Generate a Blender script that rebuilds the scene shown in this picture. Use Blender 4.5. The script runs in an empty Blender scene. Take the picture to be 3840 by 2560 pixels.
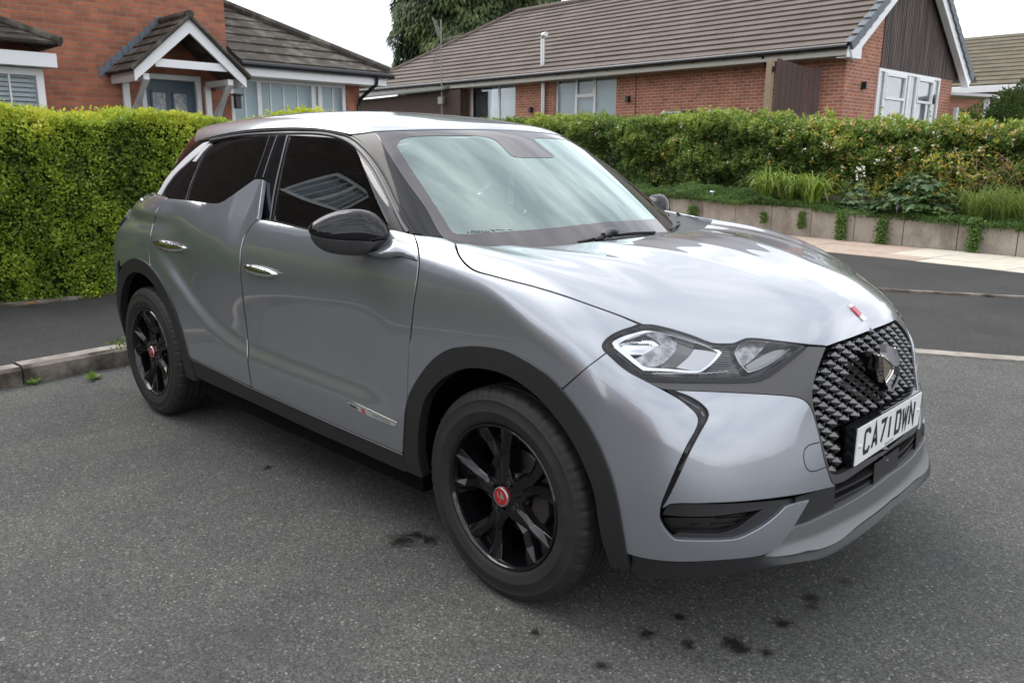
import bpy, bmesh, math, random
import numpy as np
from mathutils import Vector, Matrix
from mathutils.geometry import delaunay_2d_cdt
random.seed(7); rng = np.random.default_rng(7)
scene = bpy.context.scene
COL = scene.collection
# ------------------------------------------------------------------ camera
CAM = np.array([1.6027, -2.4769, 1.3446]); CROT = (1.3428, -.0073, .7715); FPX = 3024.08
cd = bpy.data.cameras.new('camera'); cam = bpy.data.objects.new('camera', cd); COL.objects.link(cam)
cam.location = CAM; cam.rotation_euler = CROT
cd.sensor_width = 36; cd.lens = FPX/3840*36; cd.clip_start = .05; cd.clip_end = 2000
cd.dof.use_dof = True; cd.dof.focus_distance = 3.3; cd.dof.aperture_fstop = 7.0
scene.camera = cam
scene.view_settings.view_transform = 'Standard'; scene.view_settings.look = 'None'
scene.view_settings.exposure = EXPOSURE = 0.48; scene.view_settings.gamma = 1
# ------------------------------------------------------------------ sky
SUN_EL, SUN_AZ = 52, 188          # azimuth measured from +x towards +y: where the sun stands
w = bpy.data.worlds.new('World'); scene.world = w; w.use_nodes = True
nt = w.node_tree; nt.nodes.clear()
def N(t, typ, **kw):
    n = t.nodes.new(typ)
    for k, v in kw.items():
        if k in n.inputs.keys(): n.inputs[k].default_value = v
        else: setattr(n, k, v)
    return n
def L(t, a, ao, b, bi): t.links.new(a.outputs[ao], b.inputs[bi])
sky = N(nt, 'ShaderNodeTexSky', sky_type='NISHITA', sun_disc=False)
sky.sun_elevation = math.radians(SUN_EL); sky.sun_rotation = math.radians(90-SUN_AZ)
sky.air_density = 1.0; sky.dust_density = 2.0
tc = N(nt, 'ShaderNodeTexCoord'); mp = N(nt, 'ShaderNodeMapping'); mp.inputs['Scale'].default_value = (1, 1, 2.6)
L(nt, tc, 'Generated', mp, 'Vector')
n1 = N(nt, 'ShaderNodeTexNoise', Scale=2.3, Detail=8.0, Roughness=.55, Distortion=.4); L(nt, mp, 0, n1, 'Vector')
r1 = N(nt, 'ShaderNodeValToRGB'); r1.color_ramp.elements[0].position = .34; r1.color_ramp.elements[0].color = (.45, .45, .45, 1)
r1.color_ramp.elements[1].position = .52; L(nt, n1, 'Fac', r1, 'Fac')
n2 = N(nt, 'ShaderNodeTexNoise', Scale=3.0, Detail=5.0, Roughness=.5); L(nt, mp, 0, n2, 'Vector')
r2 = N(nt, 'ShaderNodeValToRGB'); e = r2.color_ramp.elements
e[0].position = .36; e[0].color = (8.8, 9.3, 10.2, 1); e[1].position = .64; e[1].color = (17.6, 17.8, 18.2, 1); L(nt, n2, 'Fac', r2, 'Fac')
mx = N(nt, 'ShaderNodeMix', data_type='RGBA'); L(nt, r1, 'Color', mx, 0); L(nt, sky, 'Color', mx, 6); L(nt, r2, 'Color', mx, 7)
bg = N(nt, 'ShaderNodeBackground', Strength=.10); L(nt, mx, 2, bg, 'Color')
wo = N(nt, 'ShaderNodeOutputWorld'); L(nt, bg, 0, wo, 'Surface')
sd = bpy.data.lights.new('sun', 'SUN'); sd.energy = 1.5; sd.angle = math.radians(45); sd.color = (1, .96, .9)
sun = bpy.data.objects.new('sun', sd); COL.objects.link(sun)
_a, _e = math.radians(SUN_AZ), math.radians(SUN_EL)
sun.rotation_euler = Vector((math.cos(_a)*math.cos(_e), math.sin(_a)*math.cos(_e), math.sin(_e))).to_track_quat('Z', 'Y').to_euler()

# ------------------------------------------------------------------ materials
MATS = {}
def mat(name, col=(.5, .5, .5), rough=.5, metal=0., coat=0., spec=.5, bump=None, vary=None, **kw):
    """principled material; vary=(scale, colour2, lo, hi) mixes a noise, bump=(scale, distance)"""
    if name in MATS: return MATS[name]
    m = bpy.data.materials.new(name); m.use_nodes = True; t = m.node_tree; b = t.nodes['Principled BSDF']
    b.inputs['Base Color'].default_value = (*col, 1); b.inputs['Roughness'].default_value = rough
    b.inputs['Metallic'].default_value = metal; b.inputs['Coat Weight'].default_value = coat
    b.inputs['Coat IOR'].default_value = kw.get('coat_ior', 1.5); b.inputs['Coat Roughness'].default_value = kw.get('coat_rough', .03); b.inputs['Specular IOR Level'].default_value = spec
    if 'trans' in kw: b.inputs['Transmission Weight'].default_value = kw['trans']; b.inputs['IOR'].default_value = kw.get('ior', 1.45)
    if 'alpha' in kw: b.inputs['Alpha'].default_value = kw['alpha']
    tcn = N(t, 'ShaderNodeTexCoord')
    if vary:
        n = N(t, 'ShaderNodeTexNoise', Scale=vary[0], Detail=6.0, Roughness=.6); L(t, tcn, 'Object', n, 'Vector')
        r = N(t, 'ShaderNodeValToRGB'); r.color_ramp.elements[0].position = vary[2]; r.color_ramp.elements[1].position = vary[3]
        r.color_ramp.elements[0].color = (*col, 1); r.color_ramp.elements[1].color = (*vary[1], 1)
        L(t, n, 'Fac', r, 'Fac'); L(t, r, 'Color', b, 'Base Color')
    if bump:
        n = N(t, 'ShaderNodeTexNoise', Scale=bump[0], Detail=4.0, Roughness=.6); L(t, tcn, 'Object', n, 'Vector')
        bn = N(t, 'ShaderNodeBump', Strength=1.0, Distance=bump[1]); L(t, n, 'Fac', bn, 'Height'); L(t, bn, 0, b, 'Normal')
    MATS[name] = m; return m
def glassmat(name, tint, refl_col=(1, 1, 1), ior=1.5, rough=0.0, gain=1.75, add=0.):
    """thin architectural / car glass: fresnel mix of a mirror reflection and tinted see-through"""
    if name in MATS: return MATS[name]
    m = bpy.data.materials.new(name); m.use_nodes = True; t = m.node_tree; t.nodes.clear()
    fr = N(t, 'ShaderNodeFresnel', IOR=ior); mul = N(t, 'ShaderNodeMath', operation='MULTIPLY_ADD'); mul.inputs[1].default_value = gain; mul.inputs[2].default_value = add; mul.use_clamp = True
    L(t, fr, 0, mul, 0)
    tr = N(t, 'ShaderNodeBsdfTransparent'); tr.inputs[0].default_value = (*tint, 1)
    gl = N(t, 'ShaderNodeBsdfGlossy', Roughness=rough); gl.inputs[0].default_value = (*refl_col, 1)
    ms = N(t, 'ShaderNodeMixShader'); L(t, mul, 0, ms, 0); L(t, tr, 0, ms, 1); L(t, gl, 0, ms, 2)
    o = N(t, 'ShaderNodeOutputMaterial'); L(t, ms, 0, o, 0); MATS[name] = m; return m

# ------------------------------------------------------------------ tagging and mesh helpers
def tag(o, label=None, cat=None, group=None, kind=None):
    if label: o['label'] = label
    if cat: o['category'] = cat
    if group: o['group'] = group
    if kind: o['kind'] = kind
    return o
def empty(name, loc=(0, 0, 0), rz=0, parent=None):
    o = bpy.data.objects.new(name, None); COL.objects.link(o); o.location = loc; o.rotation_euler = (0, 0, rz); o.empty_display_size = .1
    if parent: o.parent = parent
    return o
def obj(name, me, m, parent=None, loc=(0, 0, 0)):
    o = bpy.data.objects.new(name, me); COL.objects.link(o)
    if m is not None:
        for q in (m if isinstance(m, (list, tuple)) else [m]): me.materials.append(q)
    o.location = loc
    if parent: o.parent = parent
    return o
class MB:
    """collects simple solids into one mesh"""
    def __init__(s): s.v = []; s.f = []; s.mi = []; s.cur = 0
    def add(s, V, F):
        b = len(s.v); s.v += [tuple(map(float, p)) for p in V]; s.f += [tuple(b+i for i in f) for f in F]; s.mi += [s.cur]*len(F); return s
    def box(s, c, d, M=None):
        x, y, z = c; a, b, h = d[0]/2, d[1]/2, d[2]/2
        V = [(x+i*a, y+j*b, z+k*h) for i in (-1, 1) for j in (-1, 1) for k in (-1, 1)]
        if M is not None: V = [tuple(M @ Vector(p)) for p in V]
        return s.add(V, [(0, 1, 3, 2), (4, 6, 7, 5), (0, 4, 5, 1), (2, 3, 7, 6), (0, 2, 6, 4), (1, 5, 7, 3)])
    def box2(s, a, b): return s.box([(a[i]+b[i])/2 for i in range(3)], [abs(b[i]-a[i]) for i in range(3)])
    def prism(s, pts, ext):
        """planar polygon pts (3d) extruded by vector ext"""
        n = len(pts); e = np.array(ext, float); P = [np.array(p, float) for p in pts]
        return s.add(P+[p+e for p in P], [tuple(range(n))[::-1], tuple(range(n, 2*n))]+[(i, (i+1) % n, n+(i+1) % n, n+i) for i in range(n)])
    def tube(s, pts, r, n=8, cap=True, closed=False):
        P = [Vector(p) for p in pts]; m = len(P); rr = r if isinstance(r, (list, tuple)) else [r]*m
        V = []; up = None
        for i, p in enumerate(P):
            if closed: d = (P[(i+1) % m]-P[i-1])
            else: d = (P[min(i+1, m-1)]-P[max(i-1, 0)])
            d.normalize()
            if up is None: up = d.orthogonal().normalized()
            up = (up-d*up.dot(d)).normalized(); q = d.cross(up)
            V += [p+(up*math.cos(2*math.pi*k/n)+q*math.sin(2*math.pi*k/n))*rr[i] for k in range(n)]
        F = []
        for i in range(m if closed else m-1):
            a = i*n; b = ((i+1) % m)*n
            F += [(a+k, a+(k+1) % n, b+(k+1) % n, b+k) for k in range(n)]
        if cap and not closed: F += [tuple(range(n))[::-1], tuple(range((m-1)*n, m*n))]
        return s.add(V, F)
    def lathe(s, prof, n=48, axis='y', c=(0, 0, 0), closed=True):
        """prof: list of (radius, along-axis)"""
        V = []
        for k in range(n):
            a = 2*math.pi*k/n; ca, sa = math.cos(a), math.sin(a)
            for r, h in prof:
                if axis == 'y': V.append((c[0]+r*ca, c[1]+h, c[2]+r*sa))
                elif axis == 'z': V.append((c[0]+r*ca, c[1]+r*sa, c[2]+h))
                else: V.append((c[0]+h, c[1]+r*ca, c[2]+r*sa))
        m = len(prof); F = []
        for k in range(n):
            a = k*m; b = ((k+1) % n)*m
            F += [(a+i, a+i+1, b+i+1, b+i) for i in range(m-1)]
            if closed: F.append((a+m-1, a, b, b+m-1))
        return s.add(V, F)
    def mesh(s, name, smooth=False, angle=None, bevel=0):
        me = bpy.data.meshes.new(name); me.from_pydata(s.v, [], s.f); 
        bm = bmesh.new(); bm.from_mesh(me)
        if len(set(s.mi)) > 1:
            for f, i in zip(bm.faces, s.mi): f.material_index = i
        bmesh.ops.recalc_face_normals(bm, faces=bm.faces)
        if bevel: bmesh.ops.bevel(bm, geom=[e for e in bm.edges if len(e.link_faces) == 2 and e.calc_face_angle(0) > .6], offset=bevel, segments=2, profile=.6, affect='EDGES')
        if smooth or angle:
            for f in bm.faces: f.smooth = True
            if angle:
                for e in bm.edges:
                    if len(e.link_faces) == 2 and e.calc_face_angle(0) > math.radians(angle): e.smooth = False
        bm.to_mesh(me); bm.free(); return me
    def obj(s, name, m, parent=None, loc=(0, 0, 0), **kw): return obj(name, s.mesh(name, **kw), m, parent, loc)

# ------------------------------------------------------------------ camera geometry used to lay out real 3d points
def _rot(rx, ry, rz):
    cx, sx = np.cos(rx), np.sin(rx); cy, sy = np.cos(ry), np.sin(ry); cz, sz = np.cos(rz), np.sin(rz)
    return np.array([[cz, -sz, 0], [sz, cz, 0], [0, 0, 1]]) @ np.array([[cy, 0, sy], [0, 1, 0], [-sy, 0, cy]]) @ np.array([[1, 0, 0], [0, cx, -sx], [0, sx, cx]])
RR = _rot(*CROT)
def rays(P):
    P = np.atleast_2d(np.array(P, float)); d = np.stack([(P[:, 0]-1920)/FPX, -(P[:, 1]-1280)/FPX, -np.ones(len(P))], 1) @ RR.T
    return d
def at(u, v, ax, val):
    d = rays([(u, v)])[0]; i = 'xyz'.index(ax); t = (val-CAM[i])/d[i]; return CAM+t*d
def proj(P):
    q = (np.atleast_2d(P)-CAM) @ RR; return np.stack([1920+FPX*q[:, 0]/-q[:, 2], 1280+FPX*q[:, 1]/q[:, 2]], 1)
def zz(x0, y0, s): return lambda pts: [(x0+a*s, y0+b*s) for a, b in pts]
Z1 = zz(400, 400, .5529); Z2 = zz(1400, 400, .5952); Z3 = zz(2100, 1100, .6122); Z4 = zz(400, 1000, .5529); Z5 = zz(1400, 1300, .6376)
Z6 = zz(0, 0, .6168); Z7 = zz(1350, 0, .5527); Z8 = zz(2540, 0, .5527); ZG = zz(2900, 1150, .4464); ZH = zz(2200, 1180, .3827)
ZB = zz(2400, 1600, .4847); ZW = zz(1550, 1550, .4783); ZQ = zz(2400, 600, .6122); ZL = zz(0, 900, .3827); ZV = zz(0, 0, 1.6327)
# ------------------------------------------------------------------ smooth fields: natural cubic splines
def sstep(a, b, x):
    t = np.clip((x-a)/(b-a), 0, 1); return t*t*t*(t*(6*t-15)+10)
class Sp:
    def __init__(s, xs):
        s.x = np.array(xs, float); n = len(s.x); h = np.diff(s.x)
        A = np.zeros((n, n)); B = np.zeros((n, n)); A[0, 0] = A[-1, -1] = 1
        for i in range(1, n-1):
            A[i, i-1] = h[i-1]; A[i, i] = 2*(h[i-1]+h[i]); A[i, i+1] = h[i]
            B[i, i-1] = 6/h[i-1]; B[i, i] = -6/h[i-1]-6/h[i]; B[i, i+1] = 6/h[i]
        s.M = np.linalg.solve(A, B)
    def basis(s, q):
        x = s.x; n = len(x); q = np.asarray(q, float); qc = np.clip(q, x[0], x[-1])
        i = np.clip(np.searchsorted(x, qc)-1, 0, n-2); h = x[i+1]-x[i]; a = (x[i+1]-qc)/h; b = 1-a
        W = np.zeros((len(q), n)); r = np.arange(len(q)); W[r, i] += a; W[r, i+1] += b
        W += ((a**3-a)*h*h/6)[:, None]*s.M[i]+((b**3-b)*h*h/6)[:, None]*s.M[i+1]
        # linear continuation outside
        lo = q < x[0]; hi = q > x[-1]
        if lo.any():
            h0 = x[1]-x[0]; g = np.zeros(n); g[0] = -1/h0; g[1] = 1/h0; g = g-(h0/6)*(2*s.M[0]+s.M[1]); W[lo] += (q[lo]-x[0])[:, None]*g
        if hi.any():
            h0 = x[-1]-x[-2]; g = np.zeros(n); g[-2] = -1/h0; g[-1] = 1/h0; g = g+(h0/6)*(s.M[-2]+2*s.M[-1]); W[hi] += (q[hi]-x[-1])[:, None]*g
        return W
def F1(xs, ys):
    s = Sp(xs); y = np.array(ys, float); return lambda q: s.basis(q) @ y
def F2(xs, ys, T):
    a, b = Sp(xs), Sp(ys); T = np.array(T, float); assert T.shape == (len(xs), len(ys)), T.shape
    return lambda p, q: np.einsum('ni,ij,nj->n', a.basis(p), T, b.basis(q), optimize=True)
def smax(a, b, k):
    h = np.clip(.5+.5*(a-b)/k, 0, 1); return b*(1-h)+a*h+k*h*(1-h)

# ---- body side: half width as function of (x, z)
_sx = [-3.4, -3.0, -2.56, -2.0, -1.5, -1.0, -.5, 0, .35]
_pl = [.80, .860, .884, .886, .884, .882, .885, .892, .890]
_sz = [.15, .34, .50, .66, .80, .92, 1.02, 1.12, 1.25]
_se = [-.06, -.022, -.004, 0, .000, -.010, -.036, -.085, -.150]
_T = np.add.outer(_pl, _se)
_T[0, 4:] -= [.01, .05, .11, .16, .20]; _T[1, 4:] -= [.0, .02, .06, .10, .13]; _T[2, 6:] -= [.004, .012, .02]
Yside0 = F2(_sx, _sz, _T)
# scoop along the lower doors: ridge line falls behind the rear wheel arch then runs forward
_rz = F1([-2.35, -2.2, -2.0, -1.8, -1.62, -1.4, -1.0, -.6, -.3], [.86, .78, .66, .57, .525, .505, .495, .49, .49])
def Yside(x, z):
    y = Yside0(x, z)
    r = _rz(x); amp = sstep(-2.45, -2.1, x)*(1-sstep(-.75, -.42, x))
    d = z-r
    y = y - amp*.026*sstep(-.035, .065, d)*(1-sstep(.05, .46, d))
    # rear shoulder crease running forward from the tail light
    c = z-(1.045-.045*(x+2.3)*0-.00*(x)); am = (1-sstep(-2.6, -2.0, x))
    y = y - am*.012*np.exp(-((z-1.00)/.035)**2) + am*.008*np.exp(-((z-1.06)/.03)**2)
    # concave flank under the fin
    y = y - .015*np.exp(-((x+1.575)/.085)**2)*sstep(.90, 1.06, z)
    return y
_tx = [-3.4, -3.0, -2.6, -2.0, -1.5, -1.0, -.5, -.27, -.05, .19, .35, .49, .62, .70, .80]
_tu = [0, .25, .45, .62, .75, .9]
_TT = [[1.00]*6, [1.075]*6, [1.138]*6, [1.128]*6, [1.092]*6, [1.090]*6,
       [1.045, 1.045, 1.046, 1.060, 1.094, 1.100],
       [1.052, 1.050, 1.045, 1.054, 1.072, 1.072],
       [1.058, 1.056, 1.048, 1.047, 1.052, 1.036],
       [1.045, 1.042, 1.032, 1.017, .998, .962],
       [1.013, 1.010, .990, .958, .925, .875],
       [.978, .968, .930, .878, .830, .77],
       [.926, .905, .850, .785, .72, .65],
       [.868, .842, .775, .70, .62, .54],
       [.745, .71, .62, .53, .44, .35]]
_Zc = F2(_tx, _tu, _TT); _gx = np.linspace(-3.4, .9, 87); _gu = np.linspace(0, .9, 19)
_G = np.array([_Zc(np.full(19, x), _gu) for x in _gx]); _Gm = np.concatenate([_G[:, :0:-1], _G, _G[:, -1:]*2-_G[:, -2:-12:-1]], 1)
def _ker(s): k = np.exp(-.5*(np.arange(-8, 9)*.05/s)**2); return k/k.sum()
_A = np.apply_along_axis(lambda r: np.convolve(r, _ker(.075), 'same'), 1, _Gm)[:, 18:37]
_Ap = np.concatenate([2*_A[:1]-_A[8:0:-1], _A, 2*_A[-1:]-_A[-2:-10:-1]], 0); _B = np.apply_along_axis(lambda r: np.convolve(r, _ker(.085), 'valid'), 0, _Ap)
_w = sstep(.36, .60, _gx)[:, None]; Ztop0 = F2(_gx, _gu, _B*(1-_w)+_G*_w)
def Ztop(x, u):
    z = Ztop0(x, u)
    # sculpted ridge of the bonnet that starts at the windscreen corner and dies above the headlamp, and a faint centre crease
    ru = .60-.10*sstep(-.3, .35, x); a = sstep(-.45, -.25, x)*(1-sstep(.18, .42, x))
    d = u-ru
    z = z+a*.005*np.exp(-(d/.05)**2)-a*.005*np.exp(-((d-.09)/.06)**2)
    z = z+.0010*np.exp(-(u/.035)**2)*(1-sstep(.5, .66, x))
    ru = .30-.08*sstep(-.2, .6, x); z = z+.0025*np.exp(-((u-ru)/.05)**2)*(1-sstep(.4, .6, x))
    return z
def ZtopFin(x, u):
    return Ztop(x, u)+ .155*sstep(-1.97, -1.55, x)+.05*sstep(-2.0,-1.9,x)
_fu = [0, .15, .30, .46, .62, .75, .9]
_fz = [.15, .25, .36, .50, .66, .78, .88]
_FT = np.array([[.770, .805, .820, .808, .775, .748, .715],
       [.767, .802, .817, .805, .772, .744, .710],
       [.750, .785, .798, .785, .750, .722, .690],
       [.718, .750, .762, .745, .706, .680, .650],
       [.675, .700, .708, .688, .650, .625, .600],
       [.635, .655, .660, .640, .600, .575, .550],
       [.590, .605, .605, .585, .545, .515, .490]])
_FT[3:6] += .014; _FT[2] += .004; _FT[6] += .010
Xfront = F2(_fu, _fz, _FT)
Xrear = F2([0, .4, .7, .9], [.2, .5, .8, 1.0, 1.15], [[-3.22, -3.29, -3.28, -3.22, -3.12], [-3.20, -3.27, -3.26, -3.20, -3.10], [-3.12, -3.20, -3.20, -3.14, -3.03], [-3.02, -3.12, -3.13, -3.08, -2.97]])
def mkbody(zt):
    def f(P):
        x, u, z = P[:, 0], np.abs(P[:, 1]), P[:, 2]
        a = smax(u-Yside(x, z), x-Xfront(u, z), .29)
        a = smax(a, z-zt(x, u), .05+(.05*sstep(-.6, -.35, x)+.05*sstep(-.1, .25, x))*sstep(.30, .62, u))
        return smax(a, Xrear(u, z)-x, .22)
    return f
FB = mkbody(Ztop); FFIN = mkbody(ZtopFin)
# ---- greenhouse
Yg = F2([-3.0, -2.6, -2.1, -1.6, -1.1, -.5, -.2], [1.0, 1.1, 1.25, 1.42, 1.52],
        [[.70, .665, .60, .50, .43], [.765, .725, .655, .555, .485], [.790, .758, .690, .592, .525], [.800, .768, .702, .607, .545], [.802, .770, .704, .612, .552], [.795, .765, .705, .62, .56], [.77, .745, .69, .61, .56]])
Zr = F2([-2.95, -2.6, -2.2, -1.8, -1.4, -1.1, -.9], [0, .3, .5, .65],
        [[1.455, 1.447, 1.427, 1.40], [1.500, 1.490, 1.465, 1.425], [1.527, 1.517, 1.488, 1.450], [1.537, 1.527, 1.497, 1.460], [1.523, 1.512, 1.483, 1.452], [1.493, 1.485, 1.462, 1.435], [1.458, 1.452, 1.432, 1.41]])
def Xw(u, z): return -.252-1.42*(z-1.06)-.10*(z-1.06)**2*4-.43*u*u*(1+.15*(z-1.06)/.38)+.10*(u**2)*(z-1.06)
Xrw = lambda u, z: -2.93+(z-1.10)*.60+.35*u*u
def FG(P):
    x, u, z = P[:, 0], np.abs(P[:, 1]), P[:, 2]
    a = smax(u-Yg(x, z), z-Zr(x, u), .07)
    a = smax(a, (x-Xw(u, z))*.57, .035+.03*sstep(.4, .6, u))
    return smax(a, Xrw(u, z)-x, .06)
def grad(F, P, e=1e-4):
    g = np.zeros_like(P)
    for i in range(3):
        d = np.zeros(3); d[i] = e; g[:, i] = (F(P+d)-F(P-d))/(2*e)
    return g/np.maximum(np.linalg.norm(g, axis=1), 1e-9)[:, None]
def cast(F, O, D, t0, t1, n=150):
    """first outside->inside crossing along the ray"""
    m = len(D); O = np.broadcast_to(O, D.shape); ts = np.linspace(t0, t1, n)
    lo = np.full(m, t0); hi = np.full(m, np.nan); prev = F(O+D*t0); best = np.abs(prev); tb = np.full(m, t0)
    for t in ts[1:]:
        v = F(O+D*t); hit = np.isnan(hi) & (prev > 0) & (v <= 0)
        lo[hit] = t-(ts[1]-ts[0]); hi[hit] = t
        b = np.isnan(hi) & (v < best); best[b] = v[b]; tb[b] = t; prev = v
    miss = np.isnan(hi); lo[miss] = tb[miss]; hi[miss] = tb[miss]
    for _ in range(22):
        mid = (lo+hi)/2; v = F(O+D*mid[:, None]); s = v > 0; lo = np.where(s, mid, lo); hi = np.where(s, hi, mid)
    if miss.any(): MISS.append(int(miss.sum()))
    return O+D*hi[:, None]
MISS = []
def smoothpoly(pts, step, closed=True, cornerdeg=33):
    """resample; Catmull-Rom through soft points, straight into sharp ones"""
    P = np.array(pts, float); n = len(P); out = []
    def corner(i):
        if not closed and (i == 0 or i == n-1): return True
        a = P[i]-P[i-1]; b = P[(i+1) % n]-P[i]; la, lb = np.linalg.norm(a), np.linalg.norm(b)
        if la < 1e-9 or lb < 1e-9: return True
        return np.degrees(np.arccos(np.clip(a@b/la/lb, -1, 1))) > cornerdeg
    cs = [corner(i) for i in range(n)]
    for i in range(n if closed else n-1):
        p1, p2 = P[i], P[(i+1) % n]; p0 = P[i-1] if not cs[i] else p1-(p2-p1); j = (i+1) % n
        p3 = P[(i+2) % n] if not cs[j] else p2+(p2-p1)
        l = np.linalg.norm(p2-p1)
        # centripetal-ish tangents scaled by segment length
        m1 = (p2-p0)/max(np.linalg.norm(p2-p1)+np.linalg.norm(p1-p0), 1e-9)*l; m2 = (p3-p1)/max(np.linalg.norm(p3-p2)+np.linalg.norm(p2-p1), 1e-9)*l
        k = max(1, int(round(l/step)))
        for q in range(k):
            t = q/k; out.append((2*t**3-3*t*t+1)*p1+(t**3-2*t*t+t)*m1+(-2*t**3+3*t*t)*p2+(t**3-t*t)*m2)
    if not closed: out.append(P[-1])
    return np.array(out)
def inset(P, d):
    P = np.array(P, float); a = .5*np.sum(P[:, 0]*np.roll(P[:, 1], -1)-np.roll(P[:, 0], -1)*P[:, 1]); s = np.sign(a)
    e1 = P-np.roll(P, 1, 0); e2 = np.roll(P, -1, 0)-P
    n = lambda e: np.stack([-e[:, 1], e[:, 0]], 1)/np.maximum(np.linalg.norm(e, axis=1), 1e-9)[:, None]
    m = n(e1)+n(e2); m /= np.maximum(np.linalg.norm(m, axis=1), .5)[:, None]; c = np.clip(np.sum(m*n(e1), 1), .5, 1)
    return P+s*m*(d/c)[:, None]
def inpoly(Q, P):
    c = np.zeros(len(Q), bool); n = len(P)
    for i in range(n):
        a, b = P[i], P[(i+1) % n]
        if a[1] == b[1]: continue
        k = ((a[1] > Q[:, 1]) != (b[1] > Q[:, 1])) & (Q[:, 0] < (b[0]-a[0])*(Q[:, 1]-a[1])/(b[1]-a[1])+a[0]); c ^= k
    return c
def dpoly(Q, P):
    d = np.full(len(Q), 1e9)
    for i in range(len(P)):
        a, b = P[i], P[(i+1) % len(P)]; ab = b-a; t = np.clip(((Q-a)@ab)/max(ab@ab, 1e-9), 0, 1); d = np.minimum(d, np.linalg.norm(Q-a-t[:, None]*ab, axis=1))
    return d
def pixcast(F, off=0, t0=1.5, t1=5.8):
    def g(Q):
        G = (lambda P: F(P)-off) if off else F
        return cast(G, CAM, rays(Q), t0, t1), F
    return g
def axcast(F, ax, sgn, off=0, start=1.6, length=3.2):
    """parallel projection along an axis; Q holds the two other coordinates"""
    i = 'xyz'.index(ax); o = [j for j in range(3) if j != i]
    def g(Q):
        Q = np.atleast_2d(Q); O = np.zeros((len(Q), 3)); O[:, o[0]] = Q[:, 0]; O[:, o[1]] = Q[:, 1]; O[:, i] = start*sgn
        D = np.zeros((len(Q), 3)); D[:, i] = -sgn; G = (lambda P: F(P)-off) if off else F
        return cast(G, O, D, 0, length), F
    return g
def tri_region(poly, res, holes=()):
    P = [np.array(poly)]+[np.array(h) for h in holes]; V = []; E = []
    for q in P:
        b = len(V); n = len(q); V += [tuple(p) for p in q]; E += [(b+i, b+(i+1) % n) for i in range(n)]
    lo = P[0].min(0); hi = P[0].max(0)
    X, Y = np.meshgrid(np.arange(lo[0], hi[0], res), np.arange(lo[1], hi[1], res*.866)); X = X+((np.arange(X.shape[0]) % 2)*res*.5)[:, None]
    Q = np.stack([X.ravel(), Y.ravel()], 1); k = inpoly(Q, P[0])
    for h in P[1:]: k &= ~inpoly(Q, h)
    Q = Q[k]; d = dpoly(Q, P[0])
    for h in P[1:]: d = np.minimum(d, dpoly(Q, h))
    Q = Q[d > res*.5]
    V += [tuple(p) for p in Q]
    r = delaunay_2d_cdt([Vector(v) for v in V], E, [], 1 if not holes else 0, 1e-4)
    vs = np.array([tuple(v) for v in r[0]]); fs = [tuple(f) for f in r[2]]
    c = np.array([vs[list(f)].mean(0) for f in fs]); k = inpoly(c, P[0])
    for h in P[1:]: k &= ~inpoly(c, h)
    return vs, [f for f, q in zip(fs, k) if q]
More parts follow.
